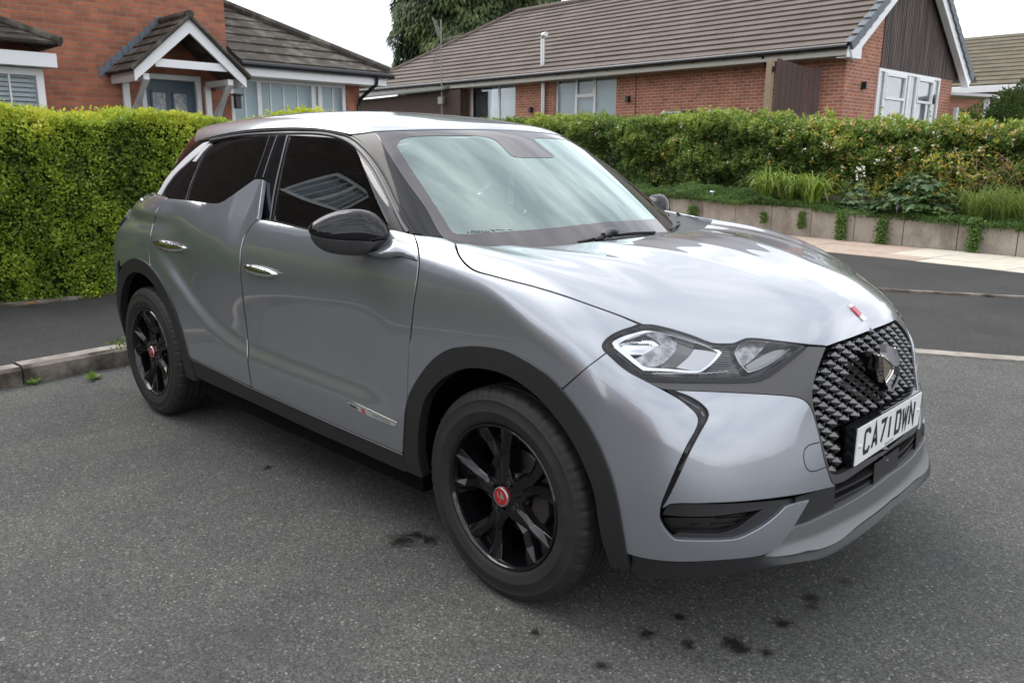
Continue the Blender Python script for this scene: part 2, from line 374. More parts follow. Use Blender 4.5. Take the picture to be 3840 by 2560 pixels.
def skin(name, poly, proj_fn, m, parent=None, res=13, bulge=0, bw=20., gap=0, skirt=.014, thick=0, half=False, mirror=False, raw=False, holes=(), corner=33, edge=.0):
    """a curved panel: polygon -> dense triangles -> cast on to the body surface; rim folded inwards"""
    b = smoothpoly(poly, res, cornerdeg=corner) if not raw else np.array(poly, float)
    if gap: b = inset(b, gap)
    hs = [smoothpoly(h, res, cornerdeg=corner) for h in holes]
    vs, fs = tri_region(b, res, hs)
    P, F = proj_fn(vs); Nn = grad(F, P)
    if bulge: e_ = np.clip(dpoly(vs, b)/bw, 0, 1); P = P+Nn*(bulge*np.sqrt(1-(1-e_)**2))[:, None]
    bm = bmesh.new(); nl = bm.verts.layers.float_vector.new('n'); rg = bm.verts.layers.int.new('ring'); V = [bm.verts.new(p) for p in P]
    for v, n in zip(V, Nn): v[nl] = n
    for f in fs:
        try:
            g = bm.faces.new([V[i] for i in f])
        except ValueError: pass
    bm.normal_update()
    for g in bm.faces:
        if g.normal.dot(g.verts[0][nl]) < 0: g.normal_flip()
    if half:
        bmesh.ops.bisect_plane(bm, geom=bm.verts[:]+bm.edges[:]+bm.faces[:], plane_co=(0, 0, 0), plane_no=(0, 1, 0), clear_outer=True, dist=1e-5)
    for v in list(bm.verts):
        if not v.link_faces: bm.verts.remove(v)
    be = [e for e in bm.edges if len(e.link_faces) == 1]
    if half: be = [e for e in be if not all(abs(v.co.y) < 1e-4 for v in e.verts)]
    for f in bm.faces: f.smooth = True
    if skirt:
        # two rings: a tiny rounded lip, then the fold
        for rn_, (dist, out) in enumerate(((.0035, .0009), (skirt, 0.0))):
            ex = bmesh.ops.extrude_edge_only(bm, edges=be)
            nv = [g for g in ex['geom'] if isinstance(g, bmesh.types.BMVert)]; be = [g for g in ex['geom'] if isinstance(g, bmesh.types.BMEdge) and all(v in set(nv) for v in g.verts)]
            for v in nv:
                n = Vector(v[nl]); v.co -= n*dist; v[rg] = rn_+1
            for f in {f for e in be for f in e.link_faces}: f.smooth = (dist < .004)
        for e in be: e.smooth = False
    if half:
        g = bmesh.ops.duplicate(bm, geom=bm.verts[:]+bm.edges[:]+bm.faces[:]); 
        for v in g['geom']:
            if isinstance(v, bmesh.types.BMVert): v.co.y *= -1; n = v[nl]; v[nl] = (n[0], -n[1], n[2])
        bmesh.ops.reverse_faces(bm, faces=[f for f in g['geom'] if isinstance(f, bmesh.types.BMFace)])
        bmesh.ops.remove_doubles(bm, verts=[v for v in bm.verts if abs(v.co.y) < 1e-4], dist=1e-5)
    me = bpy.data.meshes.new(name); bm.to_mesh(me)
    bm.verts.ensure_lookup_table()
    if not bulge: setn(me, np.array([tuple(v[nl]) for v in bm.verts]), [v[rg] for v in bm.verts])
    bm.free()
    o = obj(name, me, m, parent)
    if mirror: return o, mirrored(o, parent)
    return o
def setn(me, Nv, ring):
    """custom normals from the smooth field where the face looks along it, flat ones on the folded rim"""
    ln = np.zeros((len(me.loops), 3))
    for p in me.polygons:
        fn = np.array(p.normal)
        for li in p.loop_indices:
            n = Nv[me.loops[li].vertex_index]
            if n@n < .5: ln[li] = fn; continue
            c = fn@n
            if c > .55: ln[li] = n
            elif p.use_smooth: q = n*.95+fn*.45 if ring[me.loops[li].vertex_index] == 0 else n*.25+fn; ln[li] = q/np.linalg.norm(q)
            else: ln[li] = fn
    me.normals_split_custom_set([tuple(v) for v in ln])
def mirrored(o, parent):
    me = o.data.copy(); n = len(me.vertices); co = np.zeros(n*3); me.vertices.foreach_get('co', co); co[1::3] *= -1
    cn = np.zeros(len(me.loops)*3); me.corner_normals.foreach_get('vector', cn); cn = cn.reshape(-1, 3); cn[:, 1] *= -1
    F = [tuple(p.vertices)[::-1] for p in me.polygons]; LN = [cn[list(p.loop_indices)[::-1]] for p in me.polygons]
    sm = [p.use_smooth for p in me.polygons]; mi = [p.material_index for p in me.polygons]
    m2 = bpy.data.meshes.new(o.data.name); m2.from_pydata([tuple(p) for p in co.reshape(-1, 3)], [], F)
    for m in o.data.materials: m2.materials.append(m)
    for p, s, i in zip(m2.polygons, sm, mi): p.use_smooth = s; p.material_index = i
    m2.normals_split_custom_set([tuple(v) for v in np.concatenate(LN)])
    q = bpy.data.objects.new(o.name.split('.')[0], m2); COL.objects.link(q)
    loc = o.location; q.location = (loc.x, -loc.y, loc.z)
    if parent: q.parent = parent
    return q
def line3(pts, proj_fn, step=10, closed=False, off=0, corner=33):
    b = smoothpoly(pts, step, closed, corner); P, F = proj_fn(b)
    if off: P = P+grad(F, P)*off
    return P
def ribbon(name, pts, proj_fn, width, m, parent=None, step=10, h=.0006, mirror=False, half=False, closed=False, corner=33, mb=None):
    """narrow strip lying on the surface"""
    b = smoothpoly(pts, step, closed, corner); P, F = proj_fn(b); Nn = grad(F, P)
    if half: k = P[:, 1] <= .002; P = P[k]; Nn = Nn[k]; 
    n = len(P); T = np.roll(P, -1, 0)-np.roll(P, 1, 0)
    if not closed: T[0] = P[1]-P[0]; T[-1] = P[-1]-P[-2]
    T /= np.linalg.norm(T, axis=1)[:, None]; S = np.cross(T, Nn); S /= np.linalg.norm(S, axis=1)[:, None]
    w_ = width if np.ndim(width) else np.full(n, width)
    if np.ndim(width): w_ = np.interp(np.linspace(0, 1, n), np.linspace(0, 1, len(width)), width)
    A = P+S*(w_/2)[:, None]+Nn*h*.1; B = P+S*(w_/4)[:, None]+Nn*h; C_ = P-S*(w_/4)[:, None]+Nn*h; D = P-S*(w_/2)[:, None]+Nn*h*.1
    V = [p for q in zip(A, B, C_, D) for p in q]; F_ = []
    for i in range(n if closed else n-1):
        a = i*4; c = ((i+1) % n)*4; F_ += [(a+k, a+k+1, c+k+1, c+k) for k in range(3)]
    M = mb or MB(); M.add(V, F_)
    if half: M.add([(p[0], -p[1], p[2]) for p in V], [f[::-1] for f in F_])
    if mb: return
    o = M.obj(name, m, parent, smooth=True)
    if mirror: return o, mirrored(o, parent)
    return o
# ================================================================== the car
def paintmat():
    m = mat('metallic_grey_paint', (.305, .328, .368), rough=.29, metal=.74, coat=1.0, coat_ior=1.62, coat_rough=.015)
    t = m.node_tree; b = t.nodes['Principled BSDF']
    tcn = N(t, 'ShaderNodeTexCoord'); v = N(t, 'ShaderNodeTexVoronoi', Scale=2600.0); L(t, tcn, 'Object', v, 'Vector')
    mx = N(t, 'ShaderNodeMix', data_type='RGBA', blend_type='MIX'); mx.inputs[0].default_value = .10; mx.inputs[6].default_value = (.305, .328, .368, 1)
    L(t, v, 'Color', mx, 7); L(t, mx, 2, b, 'Base Color'); return m
PAINT = paintmat()
GLOSSBLK = mat('gloss_black', (.008, .008, .010), rough=.05, spec=.42)
SATIN = mat('satin_black_plastic', (.018, .018, .019), rough=.45, bump=(900, .00015))
CLAD = mat('wheel_arch_plastic', (.015, .015, .016), rough=.52, bump=(1400, .0002))
ANTH = mat('anthracite_matt', (.085, .083, .084), rough=.42, metal=.45)
CHROME = mat('chrome', (.82, .82, .83), rough=.06, metal=1.0)
SATCHROME = mat('satin_chrome', (.75, .75, .77), rough=.16, metal=1.0)
RUBBER = mat('rubber_seal', (.012, .012, .012), rough=.6)
VOID = mat('void_black', (.004, .004, .004), rough=.9, spec=.1)
WGLASS = glassmat('windscreen_glass', (.60, .72, .69), (.84, 1, .955), ior=1.52, gain=1.3, add=.17)
SGLASS = glassmat('front_side_glass', (.42, .48, .46), ior=1.5)
DGLASS = glassmat('privacy_glass', (.015, .012, .012), ior=1.5)
LENS = glassmat('clear_lens', (.93, .94, .95), ior=1.35)
WHITEPL = mat('plate_white', (.74, .75, .75), rough=.35)
BLACKPL = mat('plate_black', (.01, .01, .01), rough=.4)

car = empty('parked_car', (-1.28, 0, 0))
tag(car, 'metallic silver grey compact crossover car parked on the asphalt with black wheels and privacy glass', 'car')
class _P:  # parent wrapper: children built in world space
    pass
INV = Matrix.Translation((1.28, 0, 0))
_kids = []
def body(o):
    for q in (o if isinstance(o, tuple) else (o,)):
        q.parent = car; q.matrix_parent_inverse = INV
    return o
def sub(o, p):
    for q, r in zip(o if isinstance(o, tuple) else (o,), p if isinstance(p, tuple) else (p,)):
        q.parent = r
    return o
cB = pixcast(FB); cG = pixcast(FG); cF = pixcast(FFIN)
GAP = 1.7
# ---- bonnet
hood = (Z2([(521, 862), (526, 885), (537, 920), (564, 965), (606, 1006), (655, 1034), (752, 1061), (882, 1096), (1002, 1126), (1202, 1186), (1402, 1256), (1552, 1310), (1682, 1362)])
  + ZH([(545, 90), (640, 93), (760, 117), (900, 154), (1050, 204), (1165, 250), (1235, 273), (1300, 279), (1400, 279), (1460, 271), (1512, 246), (1565, 228), (1650, 226), (1900, 254), (2150, 284), (2330, 300)])
  + Z3([(1634, 321)]) + ZG([(540, 296), (640, 263), (800, 202), (940, 147), (1020,112)])
  + [(3340, 1165), (3300, 1090), (3180, 1000), (3000, 925), (2850, 885), (2700, 862)]
  + Z2([(2060, 762), (1950, 780), (1800, 808), (1500, 842), (1300, 864), (1100, 881), (960, 889), (820, 883), (700, 871), (580, 862)]))
_hb = inset(smoothpoly(hood, 15), GAP*.6); _h3, _ = cB(_hb)
_fr = [p[:2] for p, q in zip(_h3, _hb) if p[1] < .03 and not (q[1] < 931 and q[0] > 1716 and q[0] < 2650 and p[0] < -.02)]
_rear = smoothpoly([(-.088, .03), (-.092, -.05), (-.097, -.15), (-.112, -.26), (-.140, -.36), (-.172, -.46), (-.198, -.55), (-.225, -.62), (-.255, -.69), (-.280, -.742), (-.293, -.766)], .02, False)
_k0 = int(np.argmin([np.hypot(p[0]+.297, p[1]+.774) for p in _fr])); _fr = _fr[_k0:]+_fr[:_k0]
_hp = np.array([tuple(p) for p in _fr if not (p[0] < .0 and p[1] > -.60)]+[tuple(p) for p in _rear])
def topcast(F, off=0): return lambda Q: axcast(F, 'z', 1, off, 1.6, 1.2)(Q)
body(skin('bonnet', _hp, topcast(FB), PAINT, res=.02, raw=True, half=True))
# ---- front wing
fender = (Z2([(254, 806), (350, 817), (445, 829), (512, 860), (517, 886), (528, 922), (557, 970), (598, 1012), (650, 1041), (750, 1068), (880, 1103), (1000, 1133), (1200, 1193), (1400, 1263), (1550, 1318), (1668, 1369)])
  + ZH([(440, 117), (340, 150), (250, 192), (190, 237), (155, 285), (150, 312), (163, 345), (188, 372), (100, 440), (0, 516)]) + Z3([(2, 592)])
  + Z5([(1030, 175), (960, 125), (880, 75), (780, 25), (700, 6), (620, -2), (555, -1), (450, 15), (370, 60), (310, 120), (260, 190), (225, 250), (204, 300), (199, 320), (201, 200), (205, 100), (208, 0)])
  + Z1([(2063, 1560), (2078, 1400), (2098, 1250), (2118, 1120), (2122, 1050), (2119, 985), (2106, 920)]))
body(skin('front_wing', fender, cB, PAINT, res=15, gap=GAP, mirror=True))
# ---- front door
fdoor = (Z1([(1025, 764), (1105, 774), (1362, 834), (1600, 880), (1750, 890), (1850, 862), (1925, 835), (2083, 868), (2100, 920), (2112, 985), (2114, 1050), (2108, 1120), (2090, 1250), (2070, 1400), (2055, 1560)])
  + Z4([(2046, 620), (2040, 760), (2036, 905), (2020, 1000), (2014, 1100), (2010, 1200), (2008, 1268), (1650, 1116), (1300, 962), (992, 822), (985, 815), (971, 730), (959, 640), (962, 560), (954, 450), (939, 330), (924, 200)])
  + Z1([(912, 1165), (910, 1080), (912, 1000), (923, 930), (946, 865), (985, 802)]))
fd = body(skin('front_door', fdoor, cB, PAINT, res=15, gap=GAP, mirror=True))
# ---- rear door with its fin
rdoor = (Z1([(1061, 493), (1044, 620), (1021, 762), (985, 802), (941, 863), (918, 930), (906, 1000), (904, 1080), (906, 1165)])
  + Z4([(918, 200), (933, 330), (948, 450), (956, 560), (953, 640), (966, 730), (982, 816), (765, 712), (552, 610), (540, 560), (527, 500), (500, 400), (460, 280), (410, 170), (360, 80), (316, 15)])
  + Z1([(308, 1100), (297, 1070), (290, 1000), (291, 940), (303, 860), (327, 760), (345, 700), (380, 655), (418, 620), (470, 625), (560, 634), (640, 645), (725, 654), (760, 653), (790, 640), (830, 614), (900, 564), (995, 497), (1010, 490)]))
rd = body(skin('rear_door', rdoor, cF, PAINT, res=13, gap=GAP, mirror=True))
# ---- rear quarter
quarter = (Z1([(413, 616), (372, 604), (340, 592), (305, 583), (250, 608), (205, 645), (182, 672), (195, 690), (218, 703), (214, 748), (165, 770), (132, 795), (110, 840), (97, 900), (88, 1000), (90, 1085), (115, 1062), (180, 1036), (240, 1050), (285, 1082), (304, 1096), (293, 1070), (286, 1000), (287, 940), (299, 860), (323, 760), (341, 700), (376, 655)]))
body(skin('rear_quarter', quarter, cF, PAINT, res=9, gap=GAP*.5, mirror=True))
# ---- front bumper: corner piece with the lower smile, and the middle piece
bA = (ZH([(0, 522), (100, 447), (193, 378), (262, 442), (342, 512), (422, 568), (522, 622), (640, 682), (745, 737)])
  + Z3([(720, 642), (785, 690), (830, 733), (846, 768), (840, 812), (815, 862), (775, 932), (714, 1062), (655, 1200), (622, 1285), (614, 1330), (612, 1380), (640, 1440), (680, 1488), (705, 1507), (760, 1512), (950, 1514), (1060, 1507), (1130, 1487), (1250, 1422), (1350, 1342), (1388, 1302), (1530, 1263)])
  + ZB([(1240, 690), (1180, 785), (1110, 870), (1045, 940), (985, 978), (900, 1003), (650, 1028), (350, 1043), (150, 1033), (0, 1008)])
  + Z5([(1483, 1212), (1460, 1070), (1440, 950), (1400, 780), (1340, 620), (1270, 480), (1190, 360), (1108, 256)]))
a1 = skin('front_bumper', bA, cB, PAINT, res=14, gap=GAP*.6, mirror=True)
bM = (Z3([(706, 595), (860, 600), (1000, 606), (1300, 622), (1430, 634), (1490, 652), (1528, 690), (1552, 745), (1588, 880), (1618, 1020), (1648, 1115), (1664, 1158), (1688, 1180), (1640, 1190), (1500, 1222), (1300, 1252), (1100, 1272), (850, 1283), (720, 1283), (672, 1290), (640, 1308), (628, 1314), (665, 1250), (720, 1140), (800, 968), (868, 842), (903, 782), (915, 745), (905, 712), (862, 668), (795, 628)]))
a2 = skin('front_bumper', bM, cB, PAINT, res=14, gap=GAP*.3, mirror=True)
def joinmeshes(name, objs, m, parent_fn=None):
    vs, fs, ln, sm, mi = [], [], [], [], []
    for o in objs:
        b = len(vs); me = o.data; vs += [tuple(v.co) for v in me.vertices]; cn = np.zeros(len(me.loops)*3); me.corner_normals.foreach_get('vector', cn); cn = cn.reshape(-1, 3)
        for p in me.polygons: fs.append([b+i for i in p.vertices]); ln += [tuple(cn[i]) for i in p.loop_indices]; sm.append(p.use_smooth); mi.append(p.material_index)
    me = bpy.data.meshes.new(name); me.from_pydata(vs, [], fs)
    for p, s, i in zip(me.polygons, sm, mi): p.use_smooth = s; p.material_index = i
    for q in (m if isinstance(m, (list, tuple)) else [m]): me.materials.append(q)
    me.normals_split_custom_set(ln)
    for o in objs: bpy.data.objects.remove(o)
    o = bpy.data.objects.new(name, me); COL.objects.link(o); return o
_bm = MB(); _bm.box2((.36, -.62, .50), (.44, .62, .58)); _bm = _bm.obj('beam', PAINT)
bumper = body(joinmeshes('front_bumper', [a1[0], a1[1], a2[0], a2[1], _bm], PAINT)); bumper.name = 'front_bumper'
# ---- anthracite band under the lamps, round the grille and the U below the plate
band = (ZH([(548, 634), (700, 648), (900, 653), (1200, 656), (1600, 655), (1700, 638), (1790, 602), (1900, 528), (2050, 408), (2165, 312), (2342, 318)])
  + Z3([(1600, 400), (1562, 510), (1546, 600), (1551, 680), (1576, 800), (1620, 960), (1648, 1075), (1662, 1102), (1700, 1113), (1740, 1098), (1790, 1070)])
  + [(3400, 1650), (3420, 1680)] + ZG([(1150, 1080), (610, 1455), (580, 1470), (520, 1487), (490, 1470)])
  + Z3([(1676, 1165), (1668, 1150), (1652, 1108), (1622, 1012), (1592, 876), (1556, 740), (1532, 686), (1494, 648), (1434, 629), (1300, 617), (1000, 601), (860, 595), (640, 584)]) + ZH([(620, 672)]))
body(skin('lamp_and_grille_surround', band, pixcast(FB, -.006), ANTH, res=12, half=True, skirt=.02))
# ---- headlamp
lamp_out = ZH([(516, 98), (440, 122), (345, 155), (255, 198), (197, 245), (162, 290), (157, 312), (172, 345), (200, 380), (270, 435), (345, 503), (425, 560), (540, 622), (700, 640), (900, 646), (1200, 650), (1600, 646), (1700, 630), (1790, 595), (1900, 517), (2050, 400), (2148, 316), (1900, 263), (1650, 235), (1575, 237), (1522, 256), (1470, 281), (1400, 291), (1300, 291), (1235, 285), (1160, 262), (1040, 215), (890, 165), (750, 128), (640, 104)])
# ---- greenhouse
wind = Z2([(5, 161), (400, 148), (800, 149), (1187, 161), (1500, 380), (1740, 565), (1850, 685), (1900, 750), (1800, 830), (1500, 890), (900, 925), (600, 885), (445, 828), (330, 640), (180, 430), (60, 240)])
body(skin('windscreen', wind, cG, WGLASS, res=16, half=True, skirt=0))
apil = Z1([(1650, 190), (1700, 178), (1822, 171), (1940, 330), (2060, 520), (2180, 700), (2290, 884), (2085, 860), (2035, 750), (1990, 660), (1940, 560), (1890, 465), (1840, 380), (1790, 310), (1740, 255), (1690, 213)])
body(skin('windscreen_pillar', apil, cG, mat('pillar_gloss_black', (.008, .008, .010), rough=.07, spec=.30), res=10, gap=.8, mirror=True))
# ---- roof: polar projection about a lengthwise axis
def polcast(F, off=0, z0=1.0):
    def g(Q):
        Q = np.atleast_2d(Q); a = Q[:, 1]; O = np.stack([Q[:, 0], -1.4*np.cos(a), z0+1.4*np.sin(a)], 1); D = np.stack([0*a, np.cos(a), -np.sin(a)], 1)
        G = (lambda P: F(P)-off) if off else F
        return cast(G, O, D, 0, 1.39), F
    return g
def topol(P, z0=1.0): return [(p[0], math.atan2(p[2]-z0, -p[1])) for p in P]
rail_px = Z1([(600, 238), (690, 212), (780, 191), (900, 169), (1040, 153), (1170, 147), (1300, 145), (1420, 150), (1540, 166), (1600, 177), (1652, 188)])
rail = line3(rail_px, cG, 20)
fr = line3(Z2([(-140, 176), (-60, 168), (5, 158), (200, 150), (400, 146), (600, 146), (800, 149), (1000, 155)]), cG, 20)
ft = [q for q in topol(fr) if q[1] < math.pi/2-.01]; 
rp = topol(rail); rp = [(q[0], q[1]) for q in rp]
poly = rp+ft[1:]+[(ft[-1][0]+.002, math.pi/2+.02)]+[(-2.80, math.pi/2+.02), (-2.78, 1.2), (-2.72, .95)]
poly = np.array(poly); poly_s = poly*np.array([1, .5])      # near metric: 0.5 m from the axis
def scaled(fn): return lambda Q: fn(np.atleast_2d(Q)*np.array([1, 2.0]))
roof = body(skin('roof', poly_s, scaled(polcast(FG, .004)), PAINT, res=.025, half=True, skirt=.012, corner=40))
# rear spoiler lip / tail glass seen as the thin dark edge behind the chrome strip
def rearpol(F, off=0, xc=-2.75):
    def g(Q):
        Q = np.atleast_2d(Q); a = Q[:, 0]/.5; O = np.stack([xc-1.5*np.sin(a), -1.5*np.cos(a), Q[:, 1]], 1); D = np.stack([np.sin(a), np.cos(a), 0*a], 1)
        G = (lambda P: F(P)-off) if off else F
        return cast(G, O, D, 0, 1.49), F
    return g
bk = skin('rear_window', [(.10, 1.085), (.7855, 1.085), (.7855, 1.435), (.5, 1.43), (.30, 1.42), (.10, 1.415)], rearpol(FG, -.006, -2.3), DGLASS, res=.03, half=False, skirt=0)
mk = mirrored(bk, None); rw_ = body(joinmeshes('rear_window', [bk, mk], DGLASS)); rw_.name = 'rear_window'
# ---- side window surround (gloss black) with glass
DLO = Z1([(700, 232), (900, 186), (1170, 165), (1400, 163), (1540, 180), (1655, 190), (1745, 240), (1830, 320), (1885, 390), (1935, 470), (2020, 660), (2090, 875), (1925, 860), (1850, 895), (1750, 915), (1600, 905), (1362, 860), (1105, 800), (1025, 790), (1010, 700), (990, 560), (975, 540), (900, 600), (830, 650), (790, 670), (750, 680), (620, 665), (500, 650), (418, 640), (345, 612), (330, 594), (420, 455), (520, 330), (600, 250)])
gF = Z1([(1238, 200), (1400, 205), (1530, 226), (1620, 263), (1700, 320), (1780, 420), (1850, 540), (1910, 662), (1912, 880), (1750, 900), (1600, 892), (1362, 846), (1110, 790), (1128, 740), (1155, 590), (1192, 400)])
gR = Z1([(715, 240), (900, 212), (1098, 204), (1060, 330), (1003, 490), (900, 575), (830, 628), (790, 655), (750, 668), (620, 655), (545, 640), (580, 520), (640, 370)])
gQ = Z1([(425, 610), (470, 500), (540, 400), (600, 375), (660, 310), (685, 275), (640, 345), (600, 440), (560, 540), (535, 625)])
body(skin('side_window_frame', DLO, pixcast(FG, -.004), GLOSSBLK, res=10, skirt=.01, mirror=True, holes=[gF, gR]))
body(skin('front_side_window', inset(smoothpoly(gF, 10), -3), pixcast(FG, -.008), SGLASS, res=14, raw=True, skirt=0, mirror=True))
body(skin('rear_side_window', inset(smoothpoly(gR, 10), -3), pixcast(FG, -.007), DGLASS, res=14, raw=True, skirt=0, mirror=True))
body(skin('rear_quarter_window', gQ, pixcast(FG, -.002), DGLASS, res=10, skirt=.002, mirror=True))
BTRIM = mat('window_trim_painted_sky', (.72, .72, .74), rough=.35, metal=.15)  # whitish diffuse colour stands in for sky mirrored in the chrome
# door frame strip in dark grey, pillar edge strips, chrome at the rear
DKFR = mat('dark_grey_frame', (.10, .10, .108), rough=.38, metal=.4)
cGf = pixcast(FG, -.001)
body(ribbon('window_frame_strip', Z1([(700, 228), (900, 194), (1100, 181), (1170, 179)]), cGf, .011, DKFR, h=.003))
body(ribbon('window_frame_strip', Z1([(1172, 179), (1400, 178), (1530, 194), (1630, 232), (1710, 292), (1790, 384), (1858, 495), (1920, 620), (2000, 790), (2040, 850)]), cGf, .013, DKFR, h=.003))
body(ribbon('roof_seal', Z1([(620, 236), (780, 203), (900, 180), (1040, 165), (1170, 158), (1300, 156), (1420, 161), (1540, 178), (1640, 205), (1720, 262), (1800, 345), (1880, 465), (1960, 630), (2030, 770), (2085, 862)]), cGf, .007, RUBBER, h=.003))
body(ribbon('pillar_strip', Z1([(1158, 196), (1110, 330), (1062, 480)]), cGf, .004, DKFR, h=.004, mirror=True))
body(ribbon('pillar_strip', Z1([(1225, 198), (1180, 380), (1140, 560), (1108, 770)]), cGf, .010, DKFR, h=.003, mirror=True))
body(ribbon('pillar_strip', Z1([(1105, 200), (1070, 310), (1008, 480)]), cGf, .006, RUBBER, h=.003, mirror=True))
body(skin('chrome_window_strip', Z1([(341, 591), (367, 599), (400, 540), (460, 460), (540, 385), (620, 315), (672, 262), (690, 236), (650, 250), (560, 322), (480, 400), (410, 480)]), pixcast(FG, .001), BTRIM, res=8, skirt=.006, mirror=True))
body(skin('chrome_window_strip', Z1([(581, 371), (603, 371), (650, 310), (706, 250), (688, 255), (640, 300)]), pixcast(FG, .001), BTRIM, res=8, skirt=.004, mirror=True))
body(skin('mirror_triangle', Z1([(1913, 655), (1960, 745), (2010, 850), (1925, 836), (1905, 850)]), pixcast(FG, -.001), SATIN, res=10, skirt=.004, mirror=True))
body(skin('belt_seal', Z1([(1025, 754), (1108, 764), (1362, 824), (1600, 872), (1600, 886), (1362, 838), (1105, 777), (1025, 768)]), pixcast(FG, .003), RUBBER, res=8, skirt=.003, mirror=True))
_M = MB(); _P = line3(Z1([(1540, 178), (1640, 205), (1720, 262), (1800, 345), (1880, 465), (1960, 630), (2030, 770), (2085, 862)]), cGf, 12, off=.003)
for _s in (-1, 1): _M = MB(); _M.tube([(p[0], -_s*p[1]*-1 if _s < 0 else -p[1], p[2]) for p in _P], .0085, 6); (body(_M.obj('pillar_seal', RUBBER, None, smooth=True)) if _s > 0 else None)
# ---- windscreen inner band (ceramic print) and its sensor shield
frO = Z2([(5, 165), (400, 150), (800, 151), (1180, 163), (1500, 383), (1740, 570), (1850, 690), (1890, 745), (1800, 850), (1500, 890), (900, 925), (600, 885), (445, 828), (330, 640), (180, 430), (60, 240)])
frI = Z2([(148, 250), (175, 205), (250, 190), (400, 183), (560, 184), (700, 190), (775, 215), (860, 300), (900, 318), (1080, 322), (1080, 206), (1110, 205), (1350, 400), (1560, 560), (1710, 690), (1500, 720), (1300, 745), (1000, 775), (700, 795), (560, 803), (500, 790), (440, 700), (330, 530), (230, 380)])
FRIT = mat('windscreen_print', (.060, .052, .055), rough=.02, spec=.75)
body(skin('windscreen_print_band', frO, pixcast(FG, .0012), FRIT, res=14, skirt=0, holes=[frI], corner=50, half=True))
# ---- wheel arch trims and sills
archF = Z5([(182, 725), (180, 635), (198, 330), (204, 300), (225, 250), (260, 190), (310, 120), (370, 60), (450, 15), (555, -1), (620, -2), (700, 6), (780, 25), (880, 75), (960, 125), (1030, 175), (1106, 256), (1190, 360), (1270, 480), (1340, 620), (1400, 780), (1440, 950), (1460, 1070), (1483, 1212), (1500, 1312), (1395, 1292), (1385, 1250), (1348, 1150), (1320, 1000), (1295, 850), (1240, 700), (1160, 540), (1060, 400), (960, 290), (850, 205), (740, 150), (640, 128), (560, 125), (480, 145), (400, 190), (340, 250), (300, 310), (275, 400), (262, 500), (258, 600), (270, 700), (285, 770)])
body(skin('wheel_arch_trim', archF, pixcast(FB, .006), CLAD, res=14, skirt=.035, mirror=True))
ra = [(-2.558+.462*math.cos(t), .345+.475*math.sin(t)) for t in np.radians(np.arange(8, 188, 9))]
ri = [(-2.558+.392*math.cos(t), .345+.405*math.sin(t)) for t in np.radians(np.arange(180, -10, -9))]
archR = [(-2.075, .275), (-2.085, .345)]+ra+[(-3.02, .32), (-2.95, .32)]+ri+[(-2.165, .275)]
def sidecast(F, off=0): return lambda Q: axcast(F, 'y', -1, off)(Q)
body(skin('wheel_arch_trim', archR, sidecast(FB, .007), CLAD, res=.03, skirt=.035, mirror=True, corner=50))
sill = Z4([(520, 590), (547, 613), (765, 716), (985, 826), (1300, 968), (1650, 1123), (2010, 1279), (2022, 1390), (1700, 1245), (1400, 1112), (1000, 925), (700, 790), (540, 712)])
body(skin('sill_trim', sill, pixcast(FB, .001), CLAD, res=14, skirt=.05, mirror=True))
body(ribbon('sill_bright_line', Z4([(556, 617), (765, 714), (985, 823), (1300, 964), (1650, 1119), (2008, 1273)]), pixcast(FB, .001),   .0028, DKFR, h=.0035, mirror=True))
# ---- rear bumper corner (turned away from the camera): side projection
rb = [(-3.30, .30), (-3.02, .30), (-3.035, .45), (-3.0, .57), (-2.93, .68), (-2.90, .78), (-2.93, .88), (-3.02, .97), (-3.12, 1.0), (-3.30, .98)]
def rearpol(F, off=0, xc=-2.75):
    def g(Q):
        Q = np.atleast_2d(Q); a = Q[:, 0]/.5; O = np.stack([xc-1.5*np.sin(a), -1.5*np.cos(a), Q[:, 1]], 1); D = np.stack([np.sin(a), np.cos(a), 0*a], 1)
        G = (lambda P: F(P)-off) if off else F
        return cast(G, O, D, 0, 1.45), F
    return g
# angle*0.5, z ; 0 = straight out to the near side, pi/4 = straight back
rb = [(.13, .30), (.79, .30), (.79, .96), (.25, .985), (.22, 1.09), (-.08, 1.11), (-.10, .84), (.0, .83), (.10, .76), (.125, .66), (.13, .50)]
q1 = skin('rear_bumper', rb, rearpol(FB, -.005), PAINT, res=.03, skirt=.012); q2 = mirrored(q1, None)
rbo = body(joinmeshes('rear_bumper', [q1, q2], PAINT)); rbo.name = 'rear_bumper'
TAIL = mat('tail_lamp_red', (.30, .01, .01), rough=.08, coat=1.0)
body(skin('tail_lamp', [(.175, .985), (.40, .955), (.62, .945), (.62, 1.01), (.40, 1.02), (.20, 1.025), (.165, 1.01)], rearpol(FB, .004), TAIL, res=.02, skirt=.01, mirror=True))
body(skin('tail_lamp_surround', [(.13, .955), (.24, .945), (.27, 1.03), (.155, 1.037), (.115, 1.0)], rearpol(FB, .007), SATIN, res=.02, skirt=.01, mirror=True))
q1 = skin('tailgate', [(.20, 1.035), (.79, 1.035), (.79, 1.11), (.19, 1.11)], rearpol(FB), PAINT, res=.03, skirt=.012); q2 = mirrored(q1, None)
rbo = body(joinmeshes('tailgate', [q1, q2], PAINT)); rbo.name = 'tailgate'
# ---- grooves
GR = mat('panel_groove', (.01, .01, .01), rough=.7)
body(ribbon('towing_eye_cover_seam', Z3([(1590, 910), (1522, 930), (1497, 958), (1493, 1010), (1508, 1068), (1533, 1089), (1570, 1085), (1628, 1062)]), cB, .0035, GR, mirror=True, h=.0008))
body(ribbon('wing_lamp_seam', Z1([(2108, 1046), (2090, 1040), (2000, 1018), (1940, 1022)]), cB, .0035, GR, mirror=True, h=.0008))
